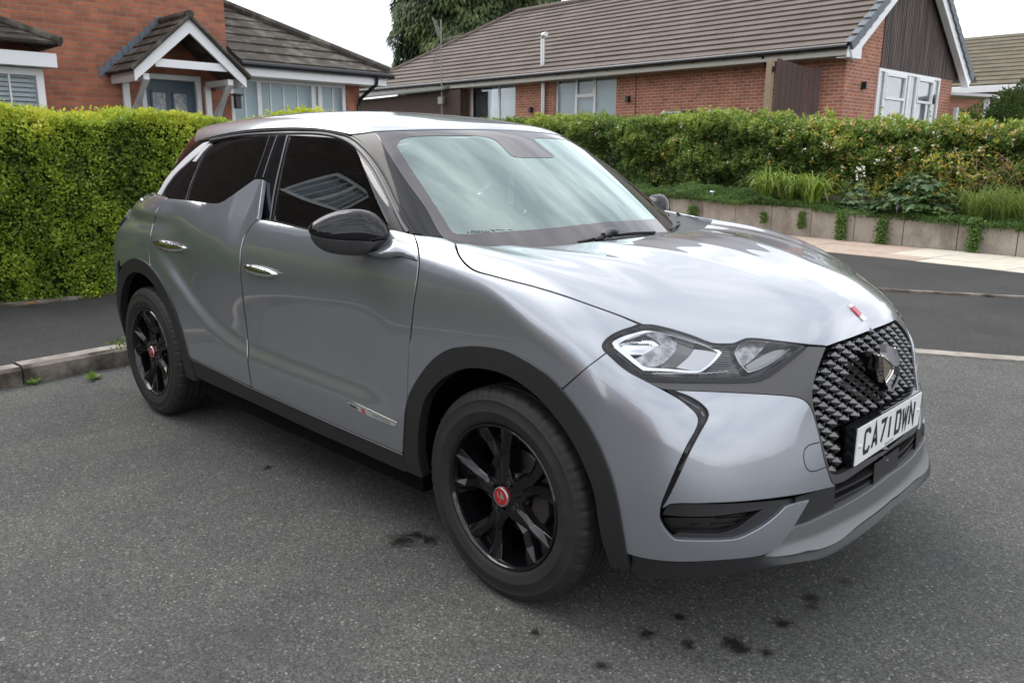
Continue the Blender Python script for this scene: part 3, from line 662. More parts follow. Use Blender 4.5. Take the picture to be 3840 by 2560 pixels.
# ---- daytime light blade
drl = Z3([(650, 590), (706, 596), (795, 630), (862, 670), (903, 712), (912, 745), (900, 782), (866, 842), (798, 970), (718, 1142), (662, 1255), (628, 1314), (620, 1300), (658, 1200), (718, 1062), (779, 932), (818, 862), (843, 812), (849, 768), (833, 733), (788, 688), (722, 640)])
dr = body(skin('daytime_running_light', drl, pixcast(FB, -.010), GLOSSBLK, res=9, skirt=.01, mirror=True))
LED = mat('led_marks', (.30, .30, .31), rough=.3, metal=.6)
for a, b, n in (((735, 632), (850, 700), 12), ((735, 1078), (790, 985), 9)):
    M = MB()
    for k in range(n):
        t = k/(n-1); x = a[0]+(b[0]-a[0])*t; y = a[1]+(b[1]-a[1])*t
        ribbon('', Z3([(x-5, y-3), (x+6, y+7)] if n == 12 else [(x-7, y+2), (x+7, y-3)]), pixcast(FB, -.009), .0016, None, mb=M, step=4)
    for o, p in zip((lambda q: (q, mirrored(q, None)))(M.obj('led_row', LED)), dr): o.parent = p
M = MB(); ribbon('', Z3([(872, 745), (866, 722), (886, 748), (870, 747)]), pixcast(FB, -.009), .002, None, mb=M, step=4)
for o, p in zip((lambda q: (q, mirrored(q, None)))(M.obj('led_row', LED)), dr): o.parent = p
# ---- headlamp
hs_ = body(skin('headlamp', lamp_out, pixcast(FB, -.045), GLOSSBLK, res=12, skirt=.0, mirror=True)); 
def hsub(r):
    for o, p in zip(r, hs_): o.parent = p
def hsk(name, pts, off, m, res=8, skirt=.006, **k): hsub(skin(name, ZH(pts), pixcast(FB, off), m, res=res, skirt=skirt, mirror=True, **k))
def wavemat(name, col, scale, dist, metal=1., rough=.08, prof='SIN', dirn='DIAGONAL'):
    m = mat(name, col, rough=rough, metal=metal); t = m.node_tree; b = t.nodes['Principled BSDF']
    tcn = N(t, 'ShaderNodeTexCoord'); wv = N(t, 'ShaderNodeTexWave', Scale=scale, Distortion=0.0, wave_profile=prof, bands_direction=dirn); L(t, tcn, 'Object', wv, 'Vector')
    bn = N(t, 'ShaderNodeBump', Strength=1.0, Distance=dist); L(t, wv, 'Fac', bn, 'Height'); L(t, bn, 0, b, 'Normal'); return m
FLUTE = mat('fluted_lens', (.20, .205, .21), rough=.28, metal=.6, vary=(38, (.52, .53, .55), .42, .62))
FACET = mat('faceted_reflector', (.62, .63, .65), rough=.07, metal=1.)
hsk('bezel_ring', [(640, 147), (760, 163), (900, 193), (1050, 238), (1180, 288), (1280, 338), (1324, 368), (1302, 402), (1250, 462), (1180, 522), (1120, 557), (1070, 567), (950, 563), (780, 550), (555, 546), (480, 492), (370, 402), (280, 327), (244, 285), (262, 260), (330, 223), (440, 187), (560, 156)], -.012, SATCHROME,
    holes=[ZH([(660, 165), (760, 183), (900, 216), (1050, 262), (1180, 309), (1288, 366), (1238, 438), (1178, 493), (1100, 543), (1000, 546), (800, 530), (572, 510), (500, 458), (400, 373), (335, 320), (310, 290), (335, 267), (440, 217), (560, 180)])])
hsk('reflector_bowl', [(308, 295), (400, 248), (545, 192), (640, 238), (728, 288), (640, 345), (520, 412), (470, 432), (400, 402), (340, 345)], -.030, FACET)
for o_ in list(hs_[0].children)+list(hs_[1].children):
    if o_.name.startswith('reflector_bowl'):
        me_ = o_.data; g_ = np.random.default_rng(4); co_ = np.array([v.co[:] for v in me_.vertices]); ln_ = np.zeros((len(me_.loops), 3))
        for p_ in me_.polygons:
            c_ = co_[list(p_.vertices)].mean(0); s_ = -1 if c_[1] > 0 else 1; key = (int(math.floor(c_[2]/.010)), int(math.floor((c_[0]-s_*c_[1])/.016))); q_ = np.random.default_rng(abs(hash(key)) % 9999)
            n_ = np.array(p_.normal)+q_.normal(0, .33, 3)*np.array([1, 1, 1.0]); n_ /= np.linalg.norm(n_)
            for li in p_.loop_indices: ln_[li] = n_
        me_.normals_split_custom_set([tuple(v) for v in ln_])
hsk('fluted_lens', [(560, 180), (690, 168), (800, 218), (885, 278), (880, 340), (820, 412), (740, 482), (680, 505), (570, 508), (460, 440), (540, 402), (728, 290), (640, 225)], -.022, FLUTE)
hsk('dark_lens', [(700, 172), (880, 205), (1045, 262), (1048, 330), (990, 422), (880, 515), (720, 520), (800, 425), (893, 320), (860, 235)], -.026, mat('lamp_dark_glass', (.03, .032, .035), rough=.05, coat=1.))
hsk('bright_blade', [(1050, 338), (1180, 352), (1298, 376), (1240, 440), (1180, 497), (1080, 545), (960, 530), (880, 516), (960, 450), (1010, 400)], -.018, mat('lamp_satin_silver', (.55, .55, .57), rough=.30, metal=.7))
hsk('inner_reflector', [(1450, 365), (1515, 290), (1575, 260), (1650, 254), (1780, 270), (1700, 360), (1620, 440), (1540, 500), (1490, 450)], -.026, FLUTE)
hsk('inner_blade', [(1560, 500), (1680, 425), (1800, 365), (1900, 340), (1980, 340), (1850, 435), (1700, 525), (1585, 562)], -.022, mat('lamp_grey_blade', (.28, .285, .29), rough=.2, metal=.7))
cH = pixcast(FB, -.014)
hsub(ribbon('inner_lamp_ring', ZH([(1780, 268), (1650, 250), (1570, 256), (1510, 288), (1445, 370), (1500, 480), (1580, 566), (1700, 528), (1850, 440), (1988, 338)]), cH, .0045, SATCHROME, h=.003, mirror=True))
M = MB()
for k in range(12):
    y = 322+k*22.5; c_ = 1340; wd = 28+k*9+(k % 3)*8
    ribbon('', ZH([(c_-wd-k*2, y), (c_+wd, y+1)]), pixcast(FB, -.02), .0022, None, mb=M, step=8, h=.004)
a = M.obj('crystal_bars', mat('lamp_crystal', (.30, .31, .32), rough=.15, metal=.3, coat=1.)); hsub((a, mirrored(a, None)))
M = MB(); ribbon('', [p for k in range(14) for p in ZH([(640+k*55, 572+(k > 9)*(k-9)*-5), (668+k*55, 580+(k > 9)*(k-9)*-5)])], pixcast(FB, -.012), .002, None, mb=M, step=6, h=.002)
a = M.obj('scalloped_trim', SATCHROME); hsub((a, mirrored(a, None)))
hsub(ribbon('lamp_rim', ZH([(516, 100), (440, 124), (345, 157), (257, 200), (200, 247), (167, 290), (163, 312), (178, 345), (205, 378), (275, 431), (350, 498), (430, 555), (540, 612), (700, 628), (900, 634), (1200, 638), (1600, 634), (1695, 619), (1780, 584), (1890, 508), (2040, 392), (2130, 318)]), pixcast(FB, -.003), .016, GLOSSBLK, h=.002, mirror=True))
hsub(ribbon('lamp_rim', ZH([(540, 106), (640, 110), (750, 134), (890, 171), (1040, 221), (1160, 268), (1235, 291), (1300, 298), (1400, 298), (1474, 287), (1526, 262), (1577, 243), (1650, 241), (1900, 268), (2130, 316)]), pixcast(FB, -.003), .008, GLOSSBLK, h=.001, mirror=True))
hsub(skin('lamp_glass', lamp_out, pixcast(FB, -.002), LENS, res=14, skirt=0, mirror=True))
# ---- grille
gb = Z3([(1628, 328), (1600, 400), (1560, 510), (1544, 600), (1549, 680), (1574, 800), (1618, 960), (1646, 1080), (1662, 1108), (1700, 1118), (1780, 1080)])+[(3420, 1640), (3420, 1400)]+ZG([(1060, 60), (940, 140), (800, 196), (640, 257), (455, 322)])
gr = body(skin('grille', gb, pixcast(FB, -.055), VOID, res=25, half=True, skirt=0))
gp = line3(gb[:11], cB, 15)
gpoly = np.array([(p[1], p[2]) for p in gp]+[(.0, .46), (.0, .835), (-.14, .832)])
gside = ribbon('', [tuple(q) for q in gb[:10]], pixcast(FB, -.01), .03, None, mb=MB()) 
STUD = mat('grille_gloss_black', (.026, .026, .028), rough=.20, coat=.8, spec=.8)
def gsurf(y, z): return float(Xfront(np.array([abs(y)]), np.array([z]))[0])
M = MB(); pw, ph = .060, .0178
for j in range(-3, 26):
    zc = .44+j*ph
    for i in range(0, 10):
        yc = (i+.5*(j % 2))*pw
        if yc > .45: continue
        q_ = np.array([(-yc, zc)])
        if not inpoly(q_, gpoly)[0] and yc > .001: continue
        if dpoly(q_, gpoly)[0] < .013 and yc > .02: continue
        if zc > .838 or zc < .44: continue
        if yc < .285 and .476 < zc < .614: continue
        for s in ((1, -1) if yc > .001 else (1,)):
            def P(dy, dz, dep): y = s*(-yc+dy); z = zc+dz; return (gsurf(y, z)-.016+dep, y, z)
            a, b = pw*.41, ph
            L_, R_, T_, B_, A_ = P(-a, b*.10, 0), P(a, b*.10, 0), P(0, b*.55, .002), P(0, -b*.90, .002), P(0, -b*.12, .015)
            bl, br, bt, bb = P(-a*.7, 0, -.016), P(a*.7, 0, -.016), P(0, b*.4, -.016), P(0, -b*.7, -.016)
            M.add([L_, T_, R_, B_, A_, bl, bt, br, bb], [(0, 1, 4), (1, 2, 4), (2, 3, 4), (3, 0, 4), (0, 5, 6, 1), (1, 6, 7, 2), (2, 7, 8, 3), (3, 8, 5, 0)])
            for e in (-1, 1):
                M.add([P(e*a*.9, b*.10, -.001), P(e*pw*.5, -b*.05, -.003), P(e*pw*.5, b*.20, -.003)], [(0, 1, 2)])
                M.add([P(0, -b*.86, 0), P(e*pw*.5, -b*1.0, -.006), P(e*pw*.5, -b*.86, -.006)], [(0, 1, 2)])
for j in range(0, 21):
    zc = .452+j*ph*1.0; hw_ = float(np.max(np.abs(gpoly[:, 0]))) 
    ys_ = [y for y in np.linspace(-.42, .42, 57) if inpoly(np.array([(-abs(y), zc)]), gpoly)[0]]
    if len(ys_) < 3: continue
    M.tube([(gsurf(y, zc)-.040, y, zc) for y in ys_], .0018, 4)
for y0 in (-.2, 0, .2): M.tube([(gsurf(y0, z_)-.042, y0, z_) for z_ in np.linspace(.45, .81, 12)], .002, 4)
st = M.obj('grille_studs', STUD); st.parent = gr
# side wall of the grille opening
P = line3(gb[:10], pixcast(FB, -.008), 12); M = MB(); n = len(P); Q = P+np.array([-.05, .012, 0])
V = [tuple(p) for p in P]+[tuple(p) for p in Q]; M.add(V, [(i, i+1, n+i+1, n+i) for i in range(n-1)])
a = M.obj('grille_opening_edge', SATIN); mirrored(a, None).parent = gr; a.parent = gr
# emblem
def plate2(name, pts, m, dep0, dep1, parent, xf=None):
    """chunky badge cut-out: pixels unprojected at x = const surfaces"""
    B_ = smoothpoly(ZG(pts), 9, cornerdeg=12); vs, fs = tri_region(B_, 12); k = len(B_)
    A = [at(u, v, 'x', dep0) for u, v in vs]; M = MB(); M.add([tuple(a) for a in A]+[(dep1, a[1], a[2]) for a in A[:k]], list(fs)+[(i, k_+i, k_+(i+1) % k, (i+1) % k) for k_ in [len(vs)] for i in range(k)])
    o = M.obj(name, m, None); o.parent = parent; return o
EMS = mat('emblem_satin', (.27, .27, .285), rough=.35); EMC = mat('emblem_chrome_painted_reflection', (.55, .50, .42), rough=.12, metal=1.)  # dull warm tint paints a reflection into the emblem's chrome colour
em = body(plate2('emblem', [(838, 395), (905, 415), (960, 450), (1012, 496), (1058, 485), (1064, 580), (1040, 640), (1000, 712), (980, 700), (945, 645), (905, 560), (875, 470)], GLOSSBLK, .792, .745, None))
for pts, x, m in (([(916, 410), (965, 448), (1012, 496), (1003, 545), (978, 592), (945, 640), (930, 570), (926, 490)], .806, EMC), ([(948, 323), (1022, 343), (1045, 395), (1060, 482), (1040, 500), (1016, 494), (975, 460), (943, 434), (955, 390)], .804, EMS),
                  ([(833, 381), (865, 383), (918, 408), (910, 420), (850, 402)], .804, CHROME), ([(1050, 572), (1062, 590), (1040, 652), (1002, 713), (988, 706), (1012, 662), (1036, 615)], .804, CHROME)):
    a = plate2('emblem_blade', pts, m, x, .785, em)
for pts in ([(916, 411), (965, 449), (1010, 497), (1003, 545), (978, 592), (945, 640)], [(1022, 345), (1045, 396), (1059, 482)]):
    MB().tube([at(u, v, 'x', .809) for u, v in smoothpoly(ZG(pts), 8, False)], .0022, 6).obj('emblem_edge', CHROME, None).parent = em  # added tubes draw the bright rim of the darkened chrome
# bonnet badge
BR = mat('badge_red', (.42, .02, .05), rough=.3, coat=.6); BW = mat('badge_silver', (.6, .6, .58), rough=.35, metal=.6)
bo_ = Z3([(1765, 66), (1790, 62), (1886, 156), (1862, 167)])
bb = body(skin('bonnet_badge', bo_, pixcast(FB, .004), BW, res=6, skirt=.005, corner=10))
a = skin('badge_stripe', Z3([(1784, 84), (1802, 74), (1850, 122), (1838, 140)]), pixcast(FB, .0052), BR, res=6, skirt=.001, corner=10); a.parent = bb
# ---- number plate on its plinth
PX, PZ = .806, .5465
def bx(name, c, d, m, par=None, bevel=0, **k):
    o = MB().box(c, d).obj(name, m, None, bevel=bevel, **k); return o
pl = body(bx('number_plate', (PX, 0, PZ), (.004, .520, .111), WHITEPL, bevel=.001))
a = bx('plate_plinth', (PX-.019, 0, PZ+.002), (.032, .522, .113), GLOSSBLK, bevel=.004); a.parent = pl
def strokes(ch):
    S = {'C': [[(1, .78), (1, .88), (.85, 1), (.15, 1), (0, .88), (0, .12), (.15, 0), (.85, 0), (1, .12), (1, .22)]],
         'A': [[(0, 0), (.5, 1), (1, 0)], [(.17, .3), (.83, .3)]], '7': [[(0, 1), (1, 1), (.3, 0)]], '1': [[(.5, 0), (.5, 1)]],
         'D': [[(0, 0), (0, 1), (.8, 1), (1, .84), (1, .16), (.8, 0), (0, 0)]], 'W': [[(-.1, 1), (.2, 0), (.5, .8), (.8, 0), (1.1, 1)]], 'N': [[(0, 0), (0, 1), (1, 0), (1, 1)]]}
    return S[ch]
def flatstroke(M, pts, w_, x, closed=False):
    P = [np.array(p, float) for p in pts]; n = len(P); closed = np.linalg.norm(P[0]-P[-1]) < 1e-6
    if closed: P = P[:-1]; n -= 1
    Lp, Rp = [], []
    for i in range(n):
        d1 = P[i]-P[i-1] if (i > 0 or closed) else P[1]-P[0]; d2 = P[(i+1) % n]-P[i] if (i < n-1 or closed) else d1
        if i == 0 and not closed: d1 = d2
        n1 = np.array([-d1[1], d1[0]])/np.linalg.norm(d1); n2 = np.array([-d2[1], d2[0]])/np.linalg.norm(d2); m_ = n1+n2; m_ /= max(np.linalg.norm(m_), 1e-6); m_ *= w_/2/max(m_@n1, .35)
        Lp.append(P[i]+m_); Rp.append(P[i]-m_)
    V = [(x, p[0], p[1]) for p in Lp]+[(x, p[0], p[1]) for p in Rp]
    M.add(V, [(i, n+i, n+(i+1) % n, (i+1) % n) for i in range(n if closed else n-1)])
xs = {'C': 0, 'A': 1, '7': 2, '1': 3, 'D': 4, 'W': 5, 'N': 6}
pos = -.205; ch_w, ch_h, sw = .037, .066, .0135
for i, (c_, adv) in enumerate(zip('CA71DWN', [.0605, .0605, .054, .071, .0605, .0605, 0])):
    M = MB()
    for s_ in strokes(c_): flatstroke(M, [(pos+p[0]*ch_w, PZ-.030+p[1]*ch_h) for p in s_], sw, PX+.0026+.0001*i)
    pos += adv; M.obj('plate_character', BLACKPL).parent = pl
def text(name, body_, size, Mx, m, parent, ext=0.0, sx=1.0):
    cu = bpy.data.curves.new(name, 'FONT'); cu.body = body_; cu.size = size; cu.align_x = 'CENTER'; cu.extrude = ext; cu.resolution_u = 3
    t = bpy.data.objects.new(name, cu); COL.objects.link(t); bpy.context.view_layer.update()
    me = bpy.data.meshes.new_from_object(t); bpy.data.objects.remove(t)
    o = bpy.data.objects.new(name, me); COL.objects.link(o); me.materials.clear(); me.materials.append(m); me.transform(Mx @ Matrix.Diagonal((sx, 1, 1, 1))); me.name = name; o.parent = parent; return o
text('plate_small_print', 'Donald Clark', .012, Matrix(((0, 0, 1, PX+.003), (1, 0, 0, 0), (0, 1, 0, PZ-.050), (0, 0, 0, 1))), BLACKPL, pl, sx=1.1)
for y in (-.238, .238):
    a = MB().lathe([(.0001, .006), (.005, .005), (.0062, .002), (.0062, 0)], 16, 'x', (PX+.002, y, PZ), closed=False).obj('plate_screw', mat('screw_white', (.7, .68, .66), rough=.4), None, smooth=True); a.parent = pl
# ---- lower openings: dark recess, fins, inner trims
low = ZB([(160, 640), (230, 590), (600, 585), (900, 566), (1200, 535), (1400, 495), (1500, 445), (1560, 430), (1620, 400), (2100, 60), (2140, 110), (2080, 220), (1900, 420), (1700, 560), (1300, 770), (1150, 800), (900, 880), (400, 890), (250, 880), (165, 720)])
lg = body(skin('lower_grille', low, pixcast(FB, -.06), VOID, res=18, half=True, skirt=0))
blade = ZB([(178, 678), (190, 645), (222, 606), (300, 594), (600, 598), (900, 582), (1200, 552), (1400, 512), (1480, 470), (1500, 462), (1500, 545), (1310, 562), (1130, 606), (930, 640), (700, 675), (560, 690), (350, 692)])
a = skin('fog_recess_blade', blade, pixcast(FB, -.018), SATIN, res=11, skirt=.02, mirror=True); a[0].parent = lg; a[1].parent = lg
inn = ZB([(180, 700), (560, 700), (760, 675), (1000, 640), (900, 720), (800, 790), (680, 826), (450, 830), (300, 828), (262, 842), (230, 790), (190, 730)])
a = skin('fog_recess_panel', inn, pixcast(FB, -.045), mat('fog_panel', (.012, .012, .012), rough=.4), res=11, skirt=0, mirror=True); a[0].parent = lg; a[1].parent = lg
ledge = ZB([(262, 842), (300, 826), (450, 828), (620, 826), (760, 780), (870, 700), (968, 636), (1128, 608), (1050, 682), (900, 782), (780, 846), (700, 868), (600, 874), (400, 876), (290, 866)])
a = skin('fog_recess_ledge', ledge, pixcast(FB, -.016), SATIN, res=10, skirt=.02, mirror=True); a[0].parent = lg; a[1].parent = lg
M = MB()
for pts in ([(600, 712), (760, 702), (915, 680)], [(555, 758), (700, 750), (850, 730)], [(350, 802), (560, 798), (780, 775)], [(400, 762), (460, 760)]):
    ribbon('', ZB(pts), pixcast(FB, -.042), .006, None, mb=M, h=.004)
a = M.obj('fog_recess_slat', SATIN); b = mirrored(a, None); a.parent = lg; b.parent = lg
# lower grille slats
M = MB()
for z, dx in ((.425, -.012), (.398, -.016), (.372, -.012), (.346, -.006)):
    ys = np.linspace(-.50, .50, 41); X = Xfront(np.abs(ys), np.full(41, z))+dx
    V = []; 
    for x_, y_ in zip(X, ys): V += [(x_, y_, z+.004), (x_, y_, z-.004), (x_-.03, y_, z-.002), (x_-.03, y_, z+.006)]
    M.add(V, [(i*4+k, i*4+(k+1) % 4, i*4+4+(k+1) % 4, i*4+4+k) for i in range(40) for k in range(4)])
M.obj('grille_slat', mat('slat_black', (.02, .02, .021), rough=.35)).parent = lg
for y0, y1 in ((-.50, -.33), (-.10, .10), (.33, .50)):
    M = MB()
    ys = np.linspace(y0, y1, 9)
    V = []
    for y_ in ys: V += [(gsurf(y_, .44)-.008, y_, .455), (gsurf(y_, .35)-.008, y_, .345)]
    M.add(V, [(i*2, i*2+1, i*2+3, i*2+2) for i in range(8)])
    M.obj('grille_blanking_plate', SATIN).parent = lg
# front lip: same surface pushed forward low down
def FL(P):
    x, u, z = P[:, 0], np.abs(P[:, 1]), P[:, 2]
    b = .055*(1-sstep(.262, .345, z))-.055*(1-sstep(.17, .25, z))
    a = smax(u-Yside(x, z), x-Xfront(u, z)-b*(1-sstep(.50, .66, u)), .29); return smax(a, z-Ztop(x, u), .05)
lip = ZB([(1108, 872), (1186, 782), (1290, 752), (1400, 702), (1600, 602), (1750, 512), (1900, 402), (2020, 290), (2100, 190), (2140, 330), (2080, 410), (1900, 600), (1700, 752), (1540, 880), (1400, 940), (1300, 955), (1200, 981), (1050, 1001), (975, 998), (1045, 945)])
body(skin('front_lip', lip, pixcast(FL, .002), mat('lip_matt_grey', (.15, .15, .153), rough=.45, metal=.3), res=11, skirt=.03, half=True))
val = ZB([(-60, 1000), (0, 1015), (150, 1040), (350, 1051), (650, 1036), (900, 1010), (985, 990), (1050, 1000), (1200, 981), (1300, 955), (1400, 940), (1540, 880), (1700, 760), (1900, 610), (2080, 420), (2100, 470), (1900, 680), (1650, 880), (1450, 1000), (1200, 1050), (1000, 1082), (700, 1132), (450, 1166), (0, 1180), (-60, 1120)])
body(skin('front_valance', val, pixcast(FL, -.012), SATIN, res=14, skirt=.03, half=True))
# ---- body side badge and handles
def handle(px, name='door_handle'):
    o = skin(name, Z1(px), pixcast(FB, .002), CHROME, res=5, bulge=.014, bw=16., skirt=.004, mirror=True); return o
h1 = handle([(928, 1072), (938, 1066), (1000, 1074), (1090, 1100), (1140, 1122), (1156, 1136), (1145, 1152), (1110, 1158), (1050, 1152), (990, 1138), (945, 1108)])
h2 = handle([(312, 912), (322, 903), (380, 905), (460, 925), (520, 945), (538, 958), (528, 972), (490, 982), (430, 981), (370, 965), (325, 936)])
for q, p in zip(h1, fd): q.parent = p
for q, p in zip(h2, rd): q.parent = p
for px, par in (([(938, 1068), (1000, 1078), (1090, 1106), (1148, 1130)], fd), ([(322, 905), (380, 909), (460, 930), (528, 952)], rd)):
    r = ribbon('handle_bright_edge', Z1(px), pixcast(FB, .013), [.002, .006, .006, .002], SATCHROME, h=.003, mirror=True)
    for q, p in zip(r, par): q.parent = p
bd = skin('side_badge', Z4([(1628, 905), (1690, 928), (1962, 1056), (1960, 1074), (1945, 1080), (1860, 1046), (1760, 1003), (1700, 975), (1648, 950)]), pixcast(FB, .0035), BW, res=7, skirt=.004, mirror=True, corner=20)
for q, p in zip(bd, fd): q.parent = p
for pts, m in (([(1640, 924), (1690, 945), (1706, 973), (1652, 949)], mat('badge_dark', (.07, .07, .06), rough=.4)), ([(1722, 958), (1742, 966), (1758, 1000), (1736, 990)], BR)):
    r = skin('badge_stripe', Z4(pts), pixcast(FB, .0042), m, res=6, skirt=.0008, mirror=True, corner=10)
    for q, p in zip(r, bd): q.parent = p
r = ribbon('badge_edge', Z4([(1628, 905), (1690, 930), (1962, 1057)]), pixcast(FB, .0042), .005, CHROME, h=.001, mirror=True)
for q, p in zip(r, bd): q.parent = p
_p = line3(Z4([(1795, 1006), (1925, 1065)]), pixcast(FB, .0046), 100); ux = Vector(_p[-1]-_p[0]).normalized(); ny = Vector(grad(FB, _p[:1])[0]); uy = ny.cross(ux).normalized()
c0 = Vector((_p[-1]+_p[0])/2); Mx = Matrix(((ux.x, uy.x, ny.x, c0.x), (ux.y, uy.y, ny.y, c0.y), (ux.z, uy.z, ny.z, c0.z), (0, 0, 0, 1)))
bd[0].name = 'side_badge'; text('badge_lettering', 'DS PERFORMANCE LINE', .0095, Mx, BLACKPL, bd[0], sx=1.0)
# ---- wheels
TYRE = mat('tyre_rubber', (.012, .0115, .011), rough=.65, vary=(9, (.024, .021, .018), .40, .75), bump=(350, .0003))
RIMB = mat('rim_gloss_black', (.004, .004, .005), rough=.13, coat=.35, spec=.4)
DISC = mat('brake_disc', (.20, .19, .18), rough=.35, metal=.9)
CALI = mat('brake_caliper', (.035, .028, .025), rough=.6)
def tyre_mesh():
    # profile (radius, y) outer side negative y
    pr = [(.226, -.088), (.232, -.098), (.245, -.1035), (.262, -.107), (.266, -.1088), (.268, -.1088), (.271, -.1072), (.290, -.1055), (.300, -.1035), (.302, -.1045), (.304, -.1030), (.315, -.0985), (.323, -.0935), (.330, -.086), (.3335, -.076),
          (.335, -.058), (.335, -.053), (.328, -.052), (.328, -.046), (.3352, -.045), (.3355, -.022), (.328, -.021), (.328, -.014), (.3355, -.013)]
    pr = pr+[(r, -y) for r, y in pr[::-1]]; n = 252; V = []; m = len(pr)
    for k in range(n):
        a = 2*math.pi*k/n; notch = (k % 7 == 0); notch2 = (k % 7 == 3)
        for i, (r, y) in enumerate(pr):
            j = min(i, m-1-i); rr = r; aa = a
            if 11 <= j <= 15 and notch: rr -= .0045
            if 11 <= j <= 13 and notch2: rr -= .003
            if 18 <= j <= 20: aa += .004
            V.append((rr*math.cos(aa), y, rr*math.sin(aa)))
    F = [(k*m+i, k*m+i+1, ((k+1) % n)*m+i+1, ((k+1) % n)*m+i) for k in range(n) for i in range(m-1)]
    M = MB(); M.add(V, F); return M.mesh('tyre', angle=38)
def wheel(cx, side):
    """side -1 near, +1 far; local frame built for side -1 and turned for the other"""
    root_ = empty('wheel'); hz = .335
    M = Matrix.Translation((cx, side*.774, hz)) @ (Matrix.Identity(4) if side < 0 else Matrix.Rotation(math.pi, 4, 'Z'))
    out = []
    for nm, me, m in WH:
        o = bpy.data.objects.new(nm, me); COL.objects.link(o); o.parent = root_
        out.append(o)
    root_.matrix_world = M
    root_.parent = car; root_.matrix_parent_inverse = INV; return root_
WH = []
def wadd(nm, me, m):
    for q in (m if isinstance(m, (list, tuple)) else [m]): me.materials.append(q)
    WH.append((nm, me, m))
wadd('tyre', tyre_mesh(), TYRE)
wadd('rim', MB().lathe([(.2295, -.096), (.2265, -.1005), (.2215, -.0995), (.2165, -.093), (.2135, -.070), (.206, -.03), (.203, .05), (.215, .09), (.228, .095), (.228, .085), (.21, -.02), (.222, -.08)], 96).mesh('rim', angle=35), RIMB)
# barrel back plate
wadd('wheel_hub', MB().lathe([(.0001, .02), (.075, .02), (.075, -.055), (.060, -.068), (.0001, -.068)], 40).mesh('wheel_hub', angle=35), mat('hub_dark', (.03, .028, .026), rough=.5))
wadd('brake_disc', MB().lathe([(.07, -.014), (.132, -.014), (.134, -.012), (.134, .008), (.07, .008)], 64).mesh('brake_disc', angle=35), DISC)
def spoke_mesh(ang):
    """Y spoke with faceted faces; r radial, t tangential, d = face depth"""
    def P(r, t, d): a = math.radians(ang)+0; t = t*(1.30 if r < .15 else 1.16); return ((r*math.cos(a)-t*math.sin(a)), d, (r*math.sin(a)+t*math.cos(a)))
    M = MB()
    for s in (1, -1):
        # ridge line of the arm -> crest, outer flank, inner flank
        asym = .0 if s > 0 else .004
        crest = [(.040, .012*s, -.084), (.085, .0125*s, -.081), (.125, .015*s, -.080), (.165, .030*s, -.086), (.2185, .052*s, -.094)]
        outer = [(.040, .034*s, -.074), (.085, .0235*s, -.070), (.125, (.0240+asym)*s, -.066), (.160, .046*s, -.070), (.2110, .076*s, -.084)]
        obase = [(.040, .036*s, -.030), (.085, .029*s, -.030), (.125, (.030+asym)*s, -.030), (.158, .052*s, -.035), (.2070, .083*s, -.045)]
        inner = [(.040, 0, -.084), (.085, 0, -.078), (.125, 0, -.070), (.172, .014*s, -.072), (.2210, .031*s, -.086)]
        ibase = [(.040, 0, -.03), (.085, 0, -.03), (.128, 0, -.050), (.180, .008*s, -.048), (.2180, .020*s, -.055)]
        rows = [obase, outer, crest, inner, ibase]
        V = [P(*p) for row in rows for p in row]; n = 5
        F = [(a*n+i, a*n+i+1, (a+1)*n+i+1, (a+1)*n+i) for a in range(4) for i in range(4)]
        M.add(V, F)
    # pocket floor between the arms
    V = [P(.128, 0, -.050), P(.185, .012, -.052), P(.216, .024, -.056), P(.216, -.024, -.056), P(.185, -.012, -.052)]; M.add(V, [(0, 1, 2, 3, 4)])
    return M
SP = MB()
for k in range(5):
    m = spoke_mesh(30+72*k); SP.add(m.v, m.f)
WHs = []
for k in range(5):
    me = spoke_mesh(30+72*k).mesh('spoke', bevel=0.0016); wadd('spoke', me, RIMB)
wadd('hub_face', MB().lathe([(.0001, -.082), (.032, -.082), (.036, -.080), (.060, -.076), (.066, -.068), (.066, -.03)], 40, closed=False).mesh('hub_face', angle=30), RIMB)
wadd('centre_cap', MB().lathe([(.0001, -.0945), (.026, -.0945), (.0285, -.093), (.0295, -.090), (.0295, -.08)], 40, closed=False).mesh('centre_cap', angle=30), mat('cap_red', (.34, .006, .010), rough=.18, coat=.8))
M = MB(); M.lathe([(.0272, -.0948), (.0290, -.0950), (.0302, -.0925), (.0302, -.088)], 40, closed=False)
S3 = lambda pts: M.add([(p[0]*.026, -.0952, p[1]*.026) for p in pts], [tuple(range(len(pts)))])
S3([(.05, .75), (.25, .55), (.62, -.12), (.60, -.22), (.05, -.05)]); S3([(-.55, .55), (-.42, .50), (-.32, .12), (-.02, -.05), (.02, -.12), (-.30, -.08), (-.48, .05)]); S3([(-.05, -.12), (.04, -.12), (.02, -.45), (-.02, -.80), (-.12, -.42)])
wadd('cap_emblem', M.mesh('cap_emblem'), mat('cap_silver', (.6, .6, .6), rough=.3, metal=.8))
for k in range(4):
    a = math.radians(62+90*k); c = (.054*math.cos(a), 0, .054*math.sin(a))
    M = MB(); M.lathe([(.0001, -.090), (.0085, -.090), (.0105, -.087), (.0105, -.06)], 6, c=c, closed=False); M.lathe([(.0125, -.079), (.0155, -.0815), (.017, -.078)], 20, c=c, closed=False)
    wadd('wheel_nut', M.mesh('wheel_nut', angle=30), mat('nut_dark', (.03, .03, .032), rough=.3, metal=.5))
M = MB()
for a0 in (-30,):
    pts = [(r*math.cos(math.radians(a)), r*math.sin(math.radians(a))) for r, a in [(.095, -38), (.150, -38), (.155, -10), (.150, 18), (.095, 18)]]
    M.prism([(x, -.045, z) for x, z in pts], (0, .06, 0))
wadd('brake_caliper', M.mesh('brake_caliper', bevel=.006), CALI)
